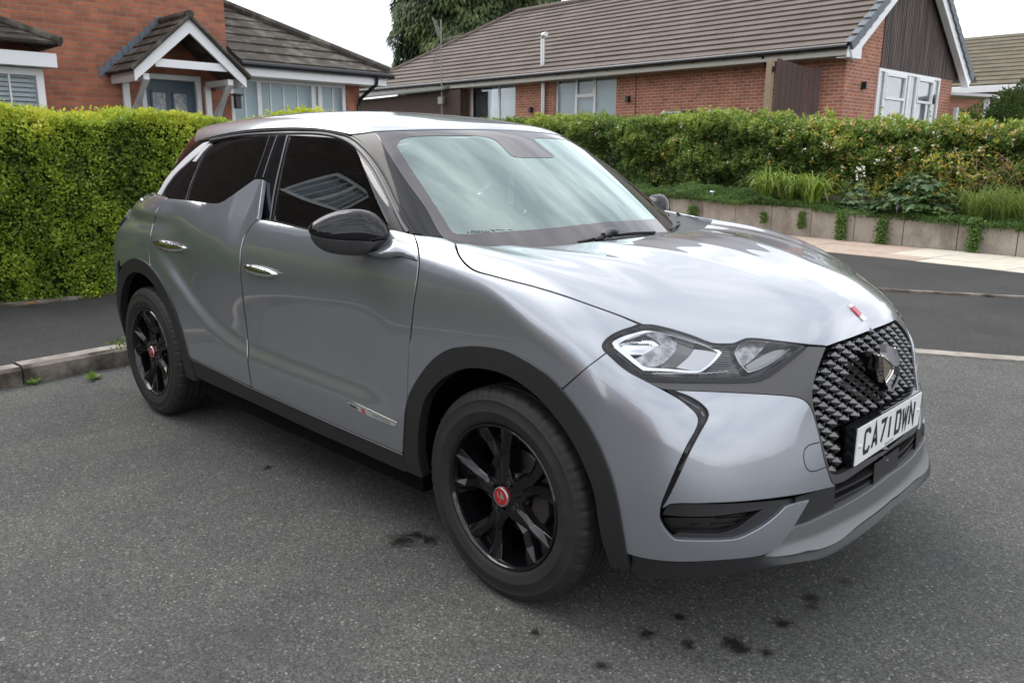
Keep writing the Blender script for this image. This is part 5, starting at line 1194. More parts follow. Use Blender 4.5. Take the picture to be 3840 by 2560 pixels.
def hedge_leaves(name, path, h0, h1, depth, n, size, m, parent, lump=.06, seed=1, vfn=None, out=.5, faces=('front', 'top'), topround=.12, width=.6, cl=6, endcap=False, shag=.05):
    """leaf clusters over the front and top of a clipped hedge that follows path; h0/h1 functions of arc fraction"""
    P = np.array(path, float); s = np.r_[0, np.cumsum(np.linalg.norm(np.diff(P, axis=0), axis=1))]; Lg = s[-1]; nn = kn(np.c_[P, 0*P[:, 0]])
    nc = n//cl; t = rng.uniform(0, Lg, nc); c = np.stack([np.interp(t, s, P[:, j]) for j in range(2)], 1); nv = np.stack([np.interp(t, s, nn[:, j]) for j in range(2)], 1)
    f = t/Lg; lo, hi = h0(f), h1(f); H = hi-lo
    w = rng.uniform(0, 1, nc)*(H+depth); front = w < H
    z = np.where(front, lo+w, hi); d = np.where(front, 0, w-H)
    q = np.clip((z-(hi-topround))/topround, 0, 1); d = np.where(front, topround*(1-np.sqrt(np.clip(1-q*q, 0, 1)))*.8, d)
    C3 = np.c_[c+nv*d[:, None], z]; nor = np.where(front[:, None], np.c_[-nv, np.zeros(nc)]+np.array([0, 0, 1])*(q**2)[:, None], np.array([[0, 0, 1.]])); nor /= np.linalg.norm(nor, axis=1)[:, None]
    lum = snoise(C3, 5, seed)*lump+snoise(C3, 14, seed+1)*lump*.6
    C3 = C3+nor*(lum-abs(rng.normal(0, shag, nc)))[:, None]; sp = np.where(front, 0, rng.exponential(shag*.35, nc)); C3[:, 2] += sp
    cc = np.repeat(C3, cl, 0); n3 = np.repeat(nor, cl, 0); k = len(cc)
    D = rvec(k)*.9+n3*out+np.array([0, 0, .35]); U = rvec(k)*.7+n3+np.array([0, 0, .5]); base = cc+rvec(k)*size*.7
    v = np.repeat(vfn(C3, f, (C3[:, 2]-lo)/H, lum/lump), cl)+rng.normal(0, .07, k)
    me = leafmesh(name, base, D, U, size*rng.uniform(.6, 1.25, k), width, np.clip(v, 0, 1)); o = obj(name, me, m, parent); return o
def hedge_core(name, path, h0, h1, depth, inset_, m, parent):
    P = np.array(path, float); nn = kn(np.c_[P, 0*P[:, 0]]); n = len(P); f = np.linspace(0, 1, n); lo, hi = h0(f), h1(f); V = []
    for i in range(n):
        for d, z in ((inset_, lo[i]-.1), (inset_, hi[i]-.05), (depth*.5, hi[i]-.04), (depth, hi[i]-inset_), (depth, lo[i]-.1)): V.append((P[i][0]+nn[i][0]*d, P[i][1]+nn[i][1]*d, z))
    M = MB(); M.add(V, [(i*5+k, i*5+k+1, i*5+5+k+1, i*5+5+k) for i in range(n-1) for k in range(4)]+[(0, 1, 2, 3, 4), tuple(range((n-1)*5, n*5))]); return M.obj(name, m, parent)
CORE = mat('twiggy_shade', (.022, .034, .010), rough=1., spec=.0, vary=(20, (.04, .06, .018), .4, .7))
# left privet hedge
hp = smoothpoly([(-5.70, -12), (-5.76, -6), (-5.81, -2), (-5.83, .1), (-5.82, 1.1), (-5.78, 2.0), (-5.72, 2.5)], .4, False, 170)
hr = empty('privet_hedge', (-5.9, -1, .1)); tag(hr, 'tall clipped privet hedge with bright yellow green tips behind the pavement on the left', 'hedge')
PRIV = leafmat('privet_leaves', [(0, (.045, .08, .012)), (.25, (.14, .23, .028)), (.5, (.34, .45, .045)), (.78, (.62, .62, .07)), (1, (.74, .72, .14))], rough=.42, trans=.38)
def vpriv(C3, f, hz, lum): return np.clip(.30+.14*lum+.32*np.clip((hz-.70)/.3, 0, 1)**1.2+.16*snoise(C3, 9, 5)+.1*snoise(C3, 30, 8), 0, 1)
h0 = lambda f: .10+0*f; h1 = lambda f: 1.62+.02*np.sin(f*60)+.10*np.clip(f-.8, 0, 1)*2
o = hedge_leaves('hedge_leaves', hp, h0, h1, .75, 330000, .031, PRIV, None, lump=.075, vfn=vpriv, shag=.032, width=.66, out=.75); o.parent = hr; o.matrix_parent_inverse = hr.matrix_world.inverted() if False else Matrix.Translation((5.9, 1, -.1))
def bind(o, r): o.parent = r; o.matrix_parent_inverse = Matrix.Translation(-Vector(r.location)) if r.rotation_euler.z == 0 else (Matrix.Translation(r.location) @ Matrix.Rotation(r.rotation_euler.z, 4, 'Z')).inverted(); return o
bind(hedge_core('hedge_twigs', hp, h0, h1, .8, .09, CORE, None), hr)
# end cap of the hedge
ep = [(-5.78, 2.5), (-6.5, 2.62)]; ec = smoothpoly(ep, .2, False, 170)
bind(hedge_leaves('hedge_leaves', ec, lambda f: .1+0*f, lambda f: 1.68+0*f, .5, 12000, .030, PRIV, None, lump=.06, vfn=vpriv, seed=9), hr)
# right mixed hedge on the bank
rp_ = smoothpoly([(-16.0, 14.1), (-12.0, 13.1), (-8.6, 12.5), (-5.7, 12.15), (-3.6, 11.9), (-1.8, 11.7), (.5, 11.3), (4, 10.4)], .4, False, 170)
gr_ = empty('flowering_hedge', (-5, 12, .4)); tag(gr_, 'long mixed hedge with yellow variegated leaves and small white blossoms along the bungalow garden', 'hedge')
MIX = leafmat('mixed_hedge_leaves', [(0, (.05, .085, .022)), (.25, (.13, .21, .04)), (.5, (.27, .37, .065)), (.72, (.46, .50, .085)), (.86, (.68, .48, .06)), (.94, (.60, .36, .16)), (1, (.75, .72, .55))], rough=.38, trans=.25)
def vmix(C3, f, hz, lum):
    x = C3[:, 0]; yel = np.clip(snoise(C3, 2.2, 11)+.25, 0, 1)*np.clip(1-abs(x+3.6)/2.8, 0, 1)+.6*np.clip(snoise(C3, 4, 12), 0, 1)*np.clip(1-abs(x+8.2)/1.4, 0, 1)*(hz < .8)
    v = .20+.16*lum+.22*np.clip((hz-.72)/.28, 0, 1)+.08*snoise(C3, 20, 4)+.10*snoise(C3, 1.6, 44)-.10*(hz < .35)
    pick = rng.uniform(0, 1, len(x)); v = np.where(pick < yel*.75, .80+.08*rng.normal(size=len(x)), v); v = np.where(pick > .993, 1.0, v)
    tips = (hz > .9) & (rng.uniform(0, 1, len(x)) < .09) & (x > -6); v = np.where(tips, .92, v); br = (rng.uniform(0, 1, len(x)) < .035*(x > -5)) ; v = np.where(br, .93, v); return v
xl = np.array([-16, -8.6, -5.7, -3.6, -1.8, 4.]); fl = np.linspace(0, 1, 40); sr = np.r_[0, np.cumsum(np.linalg.norm(np.diff(rp_, axis=0), axis=1))]
def fx(f): return np.interp(f*sr[-1], sr, rp_[:, 0])
h1r = lambda f: np.interp(fx(f), [-16, -11.7, -8.6, -5.7, -3.6, -1.8, 4], [2.17, 2.13, 2.09, 1.94, 1.86, 1.72, 1.64])+.025*np.sin(f*90)+.02*np.sin(f*211)
h0r = lambda f: np.interp(fx(f), [-16, -8.6, -5.7, -1.8, 4], [.70, .62, .60, .50, .4])
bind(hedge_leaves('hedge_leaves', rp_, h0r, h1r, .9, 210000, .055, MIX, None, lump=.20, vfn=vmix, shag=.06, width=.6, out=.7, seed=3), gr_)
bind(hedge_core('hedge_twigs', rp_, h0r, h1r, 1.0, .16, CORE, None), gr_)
# blossoms: little white clusters
cl_ = []
for u, v, r in ((2010, 215, 0), ):
    pass
M = MB(); 
FLW = mat('white_blossom', (.72, .70, .58), rough=.7)
bl_px = [(2130, 560), (3220, 640), (3010, 560), (2730, 610), (3440, 560), (3590, 555), (3300, 600), (3500, 500), (2560, 470), (2890, 450), (3700, 510), (3280, 605), (3590, 585), (2995, 545)]
pts = []
for u, v in bl_px:
    p = at(u, v, 'y', 11.75 if u > 3000 else 12.2); 
    for _ in range(4): pts.append(p+rng.normal(0, .022, 3))
pts += [at(3225, 640, 'y', 11.55)+rng.normal(0, 1, 3)*np.array([.05, .03, .08]) for _ in range(28)]
pts = np.array(pts); bind(obj('blossom', leafmesh('blossom', pts, rvec(len(pts)), rvec(len(pts)), .045, .9, np.ones(len(pts))), FLW), gr_)
# bank of soil behind the wall
M = MB(); V = []
for i in range(len(W3)):
    n2 = nw_[i]; h = float(hw(W3[i][0]))-.03; V += [(W3[i][0]+n2[0]*.05, W3[i][1]+n2[1]*.05, h), (W3[i][0]+n2[0]*1.6, W3[i][1]+n2[1]*1.6, h+.35), (W3[i][0]+n2[0]*4.2, W3[i][1]+n2[1]*4.2, 1.30), (W3[i][0]+n2[0]*40, W3[i][1]+n2[1]*40, 1.5)]
M.add(V, [(i*4+k, i*4+k+1, i*4+4+k+1, i*4+4+k) for i in range(len(W3)-1) for k in range(3)]); tag(M.obj('garden_bank', SOIL), kind='structure')
# ---- border plants
def pix_at_wall(u, v, back=.25):
    """a point behind the wall seen at pixel column u (full scale), at height v"""
    d = rays([(u, v)])[0]; best = None
    for tt in np.linspace(0, sw[-1], 400):
        p = onw(tt, -back); e = abs((p[0]-CAM[0])*d[1]-(p[1]-CAM[1])*d[0]); 
        if best is None or e < best[0]: best = (e, p)
    p = best[1]; r = np.linalg.norm(p-CAM[:2])/np.linalg.norm(d[:2]); return np.array([p[0], p[1], CAM[2]+d[2]*r])
def strap(name, c, n, length, wd, m, label, cat, spread=.25, droop=1.0, seg=7, group=None, vlo=.3, vhi=.9):
    """arching strap leaves from a clump"""
    V = []; F = []; val = []
    for k in range(n):
        a = rng.uniform(0, 6.28); r0 = rng.uniform(0, spread); l = length*rng.uniform(.6, 1.15); lean = rng.uniform(.25, .9); w0 = wd*rng.uniform(.7, 1.2); dr = droop*rng.uniform(.7, 1.3)
        b = np.array([c[0]+r0*math.cos(a), c[1]+r0*math.sin(a), c[2]]); dirh = np.array([math.cos(a+rng.normal(0, .5)), math.sin(a+rng.normal(0, .5)), 0]); side = np.array([-dirh[1], dirh[0], 0]); i0 = len(V)
        for i in range(seg+1):
            t_ = i/seg; p = b+dirh*(lean*l*t_**1.3*.8)+np.array([0, 0, l*(t_*(1.15-.2*lean)-dr*.75*t_**2.4)]); w_ = w0*(1-t_**2.2)*.5+.0008
            V += [p-side*w_, p+side*w_]; val += [vlo+(vhi-vlo)*rng.uniform(0, 1)]*2 if i == 0 else [val[-1]]*2
        F += [(i0+2*i, i0+2*i+1, i0+2*i+3, i0+2*i+2) for i in range(seg)]
    me = bpy.data.meshes.new(name); me.from_pydata([tuple(p) for p in V], [], F); a_ = me.attributes.new('leafv', 'FLOAT', 'POINT'); a_.data.foreach_set('value', np.array(val, np.float32))
    for p in me.polygons: p.use_smooth = True
    o = obj(name, me, m); return tag(o, label, cat, group)
IRIS = leafmat('strap_leaves', [(0, (.05, .10, .015)), (.5, (.16, .26, .035)), (1, (.36, .42, .09))], trans=.3, rough=.35)
GRASS = leafmat('tall_grass_leaves', [(0, (.06, .11, .02)), (.5, (.15, .23, .045)), (1, (.30, .36, .09))], trans=.3)
for j, (u, v) in enumerate(((2870, 768), (2960, 775), (3040, 782))):
    strap('daylily_clump', pix_at_wall(u, v, .22+.1*(j % 2))+np.array([0, 0, .10]), 120, 1.0, .032, IRIS, ['leftmost arching clump of pale green strap leaves above the concrete wall', 'middle arching clump of pale green strap leaves above the concrete wall', 'rightmost arching clump of pale green strap leaves above the concrete wall'][j], 'plant', group='strap leaved clumps in the border', spread=.16, droop=1.0)
for j, (u, v) in enumerate(((3660, 830), (3760, 840), (3850, 850))):
    strap('sedge_clump', pix_at_wall(u, v, .35), 230, .92, .010, GRASS, ['left tall grassy sedge clump at the end of the border beside the leafy shrub', 'middle tall grassy sedge clump at the right end of the border', 'tall grassy sedge clump at the right edge of the photo'][j], 'plant', group='tall sedge clumps in the border', spread=.20, droop=.75)
SPK = mat('sedge_spike', (.22, .13, .06), rough=.8)
for j, (u, v) in enumerate(((3650, 830), (3750, 840), (3840, 850))):
    c = pix_at_wall(u, v, .35); M = MB()
    for k in range(9):
        a = rng.uniform(0, 6.28); l = rng.uniform(.75, 1.05); pts = [(c[0]+math.cos(a)*.5*l*t**2, c[1]+math.sin(a)*.3*l*t**2, c[2]+l*(1.25*t-.25*t**4)) for t in np.linspace(0, 1, 8)]; M.tube(pts, [.0018]*6+[.006, .003], 4)
    tag(M.obj('sedge_flower_spikes', SPK), ['brown drooping flower spikes on the left sedge clump', 'brown drooping flower spikes on the middle sedge clump', 'brown drooping flower spikes on the sedge at the right edge'][j], 'flower spikes')
# lobed leafy shrub
LOB = leafmat('lobed_leaves', [(0, (.03, .065, .025)), (.5, (.075, .14, .045)), (1, (.15, .23, .08))], rough=.35, trans=.25)
def lobed(name, c, rad, hgt, n, size, label, m=LOB):
    V = []; F = []; val = []
    for k in range(n):
        a = rng.uniform(0, 6.28); r = rad*math.sqrt(rng.uniform(0, 1)); h = hgt*(1-(r/rad)**2*.75)*rng.uniform(.55, 1.0); b = np.array([c[0]+r*math.cos(a), c[1]+r*math.sin(a)*.6, c[2]+h])
        d = np.array([math.cos(a), math.sin(a), -.35])+rng.normal(0, .35, 3); d /= np.linalg.norm(d); s = np.cross(d, [0, 0, 1]); s /= np.linalg.norm(s); up = np.cross(s, d); L_ = size*rng.uniform(.6, 1.2); i0 = len(V)
        for (px, py) in ((0, 0), (-.25, .10), (-.62, .02), (-.45, .35), (-.72, .62), (-.32, .62), (-.2, .85), (0, 1.12), (.2, .85), (.32, .62), (.72, .62), (.45, .35), (.62, .02), (.25, .10)):
            V.append(b+s*px*L_*.8+d*py*L_+up*(-.25*px*px*L_-.12*py*py*L_)); 
        F += [(i0, i0+1, i0+2, i0+3), (i0, i0+3, i0+4, i0+5), (i0, i0+5, i0+6, i0+7), (i0, i0+7, i0+8, i0+9), (i0, i0+9, i0+10, i0+11), (i0, i0+11, i0+12, i0+13)]; val += [rng.uniform(0, 1)]*14
    me = bpy.data.meshes.new(name); me.from_pydata([tuple(p) for p in V], [], F); a_ = me.attributes.new('leafv', 'FLOAT', 'POINT'); a_.data.foreach_set('value', np.array(val, np.float32)); return tag(obj(name, me, m), label, 'plant')
lobed('leafy_perennial', pix_at_wall(3440, 815, .35), .66, .70, 420, .13, 'broad leafy green plant with lobed leaves above the right part of the concrete wall')
lobed('poppy_plant', pix_at_wall(3205, 800, .3), .26, .60, 130, .09, 'pale grey green leafy plant with serrated leaves beside the strap leaved clumps', leafmat('grey_green_leaves', [(0, (.07, .12, .06)), (1, (.18, .26, .13))], rough=.5, trans=.2))
# ground cover along the wall top, spilling over
def mound(name, path_u, m, label, n, size, hgt, droop, wid, cat='ground cover', kind=None, seed=0):
    u0, u1 = path_u; cs = []
    for k in range(n):
        u = rng.uniform(u0, u1); p = pix_at_wall_fast(u, wid[0]+(wid[1]-wid[0])*rng.uniform()); f = snoise(np.array([[p[0]*1., p[1], 0]]), 4, seed)[0]; hh = hgt*(.55+.55*f)*rng.uniform(0, 1)**.5-(.10*rng.uniform() if p[1] < 0 else 0)
        cs.append((p[0], p[1], p[2]+hh-.02))
    C3 = np.array(cs); k_ = len(C3); C3 = C3.repeat(5, 0)+rvec(k_*5)*size
    v = np.clip(.4+.25*snoise(C3, 12, 3)+rng.normal(0, .15, len(C3)), 0, 1)
    o = obj(name, leafmesh(name, C3, rvec(len(C3))+np.array([0, 0, .5]), rvec(len(C3))+np.array([0, 0, 1]), size, .7, v), m)
    tag(o, label if not kind else None, cat if not kind else None, kind=kind); return o
_tab = None
def pix_at_wall_fast(u, back):
    d = rays([(u, 700)])[0]; tt = np.linspace(0, sw[-1], 500); c = np.stack([np.interp(tt, sw, W3[:, j]) for j in range(2)], 1); nn = np.stack([np.interp(tt, sw, nw_[:, j]) for j in range(2)], 1); p = c+nn*back
    e = abs((p[:, 0]-CAM[0])*d[1]-(p[:, 1]-CAM[1])*d[0]); i = int(np.argmin(e)); return np.array([p[i, 0], p[i, 1], float(hw(p[i, 0]))+max(0, back)*.2])
COVER = leafmat('creeping_leaves', [(0, (.04, .085, .02)), (.5, (.11, .20, .045)), (1, (.22, .33, .09))], trans=.25)
mound('ground_cover', (2380, 2900), COVER, None, 9000, .024, .24, 0, (-.10, .6), kind='stuff', seed=2)
mound('ground_cover', (2900, 3440), COVER, None, 5000, .024, .13, 0, (-.05, .5), kind='stuff', seed=3)
mound('ground_cover', (3400, 3960), COVER, None, 6000, .024, .18, 0, (-.06, .45), kind='stuff', seed=4)
# trailing tufts on the wall face at the joints
tuf = [(2610, 815, 60, .13, 'thick green trailing tuft over the wall nearest the car bonnet'), (2880, 815, 22, .07, 'small leafy tuft in the second wall joint right of the bonnet'), (3023, 825, 34, .07, 'narrow trailing plant in the third wall joint'), (3172, 850, 50, .10, 'broad trailing plant growing down the wall below the grey green leaves'), (3325, 880, 60, .11, 'trailing plant reaching the paving at the middle of the wall'), (3680, 880, 60, .10, 'ivy trailing down the wall below the tall sedge')]
for (u, v, hpx, wid, lab) in tuf:
    p = pix_at_wall_fast(u, -.02); zc = CAM[2]+rays([(u, v)])[0][2]*(np.linalg.norm(p[:2]-CAM[:2])/np.linalg.norm(rays([(u, v)])[0][:2])); hh = hpx/3024*13.5*1.1
    n = int(1300*hpx/60); C3 = np.c_[p[0]+rng.normal(0, wid*.5, n)*(.6+.4*rng.uniform(0, 1, n)), p[1]-abs(rng.normal(0, .03, n))-.02, zc+rng.uniform(-hh*.8, hh*.8, n)]
    tag(obj('trailing_plant', leafmesh('trailing_plant', C3, rvec(n)+np.array([0, -.6, -.3]), rvec(n)+np.array([0, -1, 0]), .035, .8, rng.uniform(.2, .9, n)), COVER), lab, 'plant', group='plants trailing over the garden wall')
# solar lights
SIL = mat('brushed_steel', (.55, .55, .56), rough=.3, metal=.9)
for (u, v, lab) in ((2672, 722, 'small steel solar lamp on a stake among the creeping plants nearer the car'), (3372, 770, 'small steel solar lamp on a stake in front of the lobed leafy plant')):
    c = pix_at_wall(u, v, .12); r = empty('solar_light', tuple(c-np.array([0, 0, .16]))); tag(r, lab, 'garden lamp', 'solar lamps in the flower border')
    MB().lathe([(.0001, .20), (.045, .19), (.055, .175), (.055, .165), (.0001, .16)], 20, 'z', closed=False).obj('lamp_cap', SIL, r, smooth=False)
    MB().lathe([(.02, .16), (.018, .09), (.0001, .09)], 16, 'z', closed=False).obj('lamp_lens', mat('frosted_lamp', (.6, .62, .62), rough=.3), r); MB().tube([(0, 0, -.12), (0, 0, .09)], .006).obj('stake', SIL, r)
# weeds at the kerb, fallen leaf
WEED = leafmat('weed_leaves', [(0, (.06, .12, .02)), (1, (.22, .33, .06))], trans=.3)
for j, (u, v, n, s_, lab) in enumerate(((905, 1365, 16, .06, 'flat leafy weed at the foot of the kerb beside the rear wheel'), (925, 1310, 60, .03, 'straggly fine weed on the kerb face just behind the rear wheel'), (345, 1405, 14, .045, 'small bright weed at the foot of the kerb on the left'), (500, 1352, 70, .016, 'mossy green tuft at the kerb foot beside the left weed'))):
    if j == 1: p = at(455, 1290, 'x', -3.66)
    else: p = at(u*.3827 if j != 9 else u, 900+v*.3827, 'z', .004)
    D = rvec(n); D[:, 2] = abs(D[:, 2])*(.5 if j != 1 else 1.2)+.15; base = p+rvec(n)*(.02 if j != 1 else .07)*np.array([.5, 1, .6]); base[:, 2] = np.maximum(base[:, 2], .003)
    tag(obj('kerb_weed', leafmesh('kerb_weed', base, D, rvec(n)+np.array([0, 0, 1]), s_, .45, rng.uniform(0, 1, n)), WEED), lab, 'weed', group='weeds growing along the kerb')
p = at(105, 1146, 'z', .125); Vl = [(0, 0, 0), (.03, .02, .012), (.07, .022, .018), (.105, 0, .008), (.07, -.022, .016), (.03, -.022, .010), (.05, 0, .004)]
a = math.radians(70); M = MB(); M.add([(p[0]+x*math.cos(a)-y*math.sin(a), p[1]-.04+x*math.sin(a)+y*math.cos(a), p[2]+z+.01) for x, y, z in Vl], [(0, 1, 6), (1, 2, 6), (2, 3, 6), (3, 4, 6), (4, 5, 6), (5, 0, 6)]); tag(M.obj('fallen_leaf', mat('dry_leaf', (.33, .15, .05), rough=.7), smooth=True), 'dry orange brown leaf lying at the foot of the privet hedge', 'leaf')
# ================================================================== houses
def brickmat(name, c1, c2, mortar, size=(.225, .075), contrast=1.):
    m, t, b = newmat(name); tcn = N(t, 'ShaderNodeTexCoord'); s = N(t, 'ShaderNodeSeparateXYZ'); L(t, tcn, 'Object', s, 0)
    ad = N(t, 'ShaderNodeMath', operation='ADD'); L(t, s, 'X', ad, 0); L(t, s, 'Y', ad, 1); c = N(t, 'ShaderNodeCombineXYZ'); L(t, ad, 0, c, 0); L(t, s, 'Z', c, 1)
    br = N(t, 'ShaderNodeTexBrick', Scale=1.0); br.inputs['Brick Width'].default_value = size[0]; br.inputs['Row Height'].default_value = size[1]; br.inputs['Mortar Size'].default_value = .009; br.inputs['Mortar Smooth'].default_value = .3; br.inputs['Bias'].default_value = -.15
    br.inputs['Color1'].default_value = (*c1, 1); br.inputs['Color2'].default_value = (*c2, 1); br.inputs['Mortar'].default_value = (*mortar, 1); L(t, c, 0, br, 'Vector')
    n = N(t, 'ShaderNodeTexNoise', Scale=3.0, Detail=7.0, Roughness=.7); L(t, tcn, 'Object', n, 'Vector'); r = N(t, 'ShaderNodeValToRGB'); r.color_ramp.elements[0].position = .3; r.color_ramp.elements[0].color = (.66, .66, .66, 1); r.color_ramp.elements[1].position = .7; r.color_ramp.elements[1].color = (1.15, 1.12, 1.1, 1); L(t, n, 'Fac', r, 'Fac')
    mx = N(t, 'ShaderNodeMix', data_type='RGBA', blend_type='MULTIPLY'); mx.inputs[0].default_value = 1; L(t, br, 'Color', mx, 6); L(t, r, 'Color', mx, 7); L(t, mx, 2, b, 'Base Color'); b.inputs['Roughness'].default_value = .88
    inv = N(t, 'ShaderNodeMath', operation='SUBTRACT'); inv.inputs[0].default_value = 1; L(t, br, 'Fac', inv, 1); bn = N(t, 'ShaderNodeBump', Strength=.7, Distance=.006); L(t, inv, 0, bn, 'Height'); L(t, bn, 0, b, 'Normal'); return m
BRK1 = brickmat('brick_orange_red', (.44, .155, .085), (.26, .10, .065), (.30, .20, .15)); BRK2 = brickmat('brick_red_brown', (.46, .175, .105), (.31, .115, .078), (.54, .41, .32))
UPVC = mat('white_upvc', (.78, .79, .80), rough=.3); GUT = mat('black_gutter', (.012, .013, .016), rough=.25)
ROOF1 = mat('roof_tile_brown_grey', (.11, .088, .074), rough=.85, vary=(1.2, (.155, .125, .108), .3, .7), bump=(25, .01)); 
ROOF2 = mat('roof_tile_mossy', (.06, .052, .042), rough=.95, vary=(4, (.16, .145, .12), .48, .66), bump=(30, .012))
ROOF3 = mat('roof_tile_olive', (.10, .085, .058), rough=.95, vary=(2, (.15, .13, .09), .35, .7), bump=(30, .01))
WGL = mat('house_window_glass', (.10, .12, .13), rough=.04, spec=.8, coat=1.)
BLIND = mat('pale_blind', (.74, .79, .80), rough=.7); LEAD = mat('lead_flashing', (.14, .165, .20), rough=.5, metal=.3, bump=(15, .01))
PANE = glassmat('house_pane', (.86, .90, .91), ior=1.33, gain=.9)
class Frame:
    def __init__(s, x, y, rz): s.o = np.array([x, y]); s.a = math.radians(rz); c, n = math.cos(s.a), math.sin(s.a); s.R = np.array([[c, -n, 0], [n, c, 0], [0, 0, 1]])
    def loc(s, u, v, ax, val, k=1.6327):
        C = (CAM-np.r_[s.o, 0])@s.R; d = rays([(u*k, v*k)])[0]@s.R; i = 'xyz'.index(ax); t = (val-C[i])/d[i]; return C+t*d
def tiled(name, e0, e1, r1, r0, rows, m, parent, lip=.03, under=.0, joint=0.):
    """stepped tile courses on the plane eave e0-e1 / ridge r0-r1"""
    e0, e1, r0, r1 = [np.array(p, float) for p in (e0, e1, r0, r1)]; n = np.cross(e1-e0, r0-e0); n /= np.linalg.norm(n); n = n if n[2] > 0 else -n; M = MB(); up = (r0-e0)/np.linalg.norm(r0-e0)
    for k in range(rows):
        a, b = k/rows, (k+1.12)/rows; b = min(b, 1.0)
        p0, p1 = e0+(r0-e0)*a, e1+(r1-e1)*a; q0, q1 = e0+(r0-e0)*b, e1+(r1-e1)*b
        seg = max(1, int(np.linalg.norm(p1-p0)/1.2)); 
        for j in range(seg):
            s0, s1 = j/seg, (j+1)/seg; w_ = rng.normal(0, .0025)
            A, B = p0+(p1-p0)*s0, p0+(p1-p0)*s1; Cc, D = q0+(q1-q0)*s1, q0+(q1-q0)*s0
            M.add([A+n*(lip+w_), B+n*(lip+w_), Cc+n*.004, D+n*.004, A-n*.004, B-n*.004], [(0, 1, 2, 3), (4, 5, 1, 0)])
    M.add([e0-n*.02, e1-n*.02, r1-n*.02, r0-n*.02], [(0, 1, 2, 3)])
    return M.obj(name, m, parent)
def tilebump(m, w_=.33):
    t = m.node_tree; b = t.nodes['Principled BSDF']
    return m
def wallbox(name, a, b, m, parent): return MB().box2(a, b).obj(name, m, parent)
def wallholes(name, x0, x1, z0, z1, y0, y1, holes, m, parent, axis='x'):
    """wall slab in local X (or Y) with rectangular openings"""
    xs = sorted({x0, x1, *[h[0] for h in holes], *[h[1] for h in holes]}); zs = sorted({z0, z1, *[h[2] for h in holes], *[h[3] for h in holes]}); M = MB()
    xs = [q for q in xs if x0 <= q <= x1]; zs = [q for q in zs if z0 <= q <= z1]
    solid = lambda i, j: 0 <= i < len(xs)-1 and 0 <= j < len(zs)-1 and not any(h[0] <= (xs[i]+xs[i+1])/2 <= h[1] and h[2] <= (zs[j]+zs[j+1])/2 <= h[3] for h in holes)
    def P(x, y, z): return (x, y, z) if axis == 'x' else (y, x, z)
    for i in range(len(xs)-1):
        for j in range(len(zs)-1):
            if not solid(i, j): continue
            a, b, c, d = xs[i], xs[i+1], zs[j], zs[j+1]
            for y in (y0, y1): M.add([P(a, y, c), P(b, y, c), P(b, y, d), P(a, y, d)], [(0, 1, 2, 3)])
            for cond, q in ((not solid(i-1, j), ((a, c), (a, d))), (not solid(i+1, j), ((b, c), (b, d))), (not solid(i, j-1), ((a, c), (b, c))), (not solid(i, j+1), ((a, d), (b, d)))):
                if cond: (xa, za), (xb, zb) = q; M.add([P(xa, y0, za), P(xb, y0, zb), P(xb, y1, zb), P(xa, y1, za)], [(0, 1, 2, 3)])
    me = bpy.data.meshes.new(name); me.from_pydata(M.v, [], M.f); bm = bmesh.new(); bm.from_mesh(me); bmesh.ops.remove_doubles(bm, verts=bm.verts, dist=1e-4); bmesh.ops.recalc_face_normals(bm, faces=bm.faces); bm.to_mesh(me); bm.free(); return obj(name, me, m, parent)
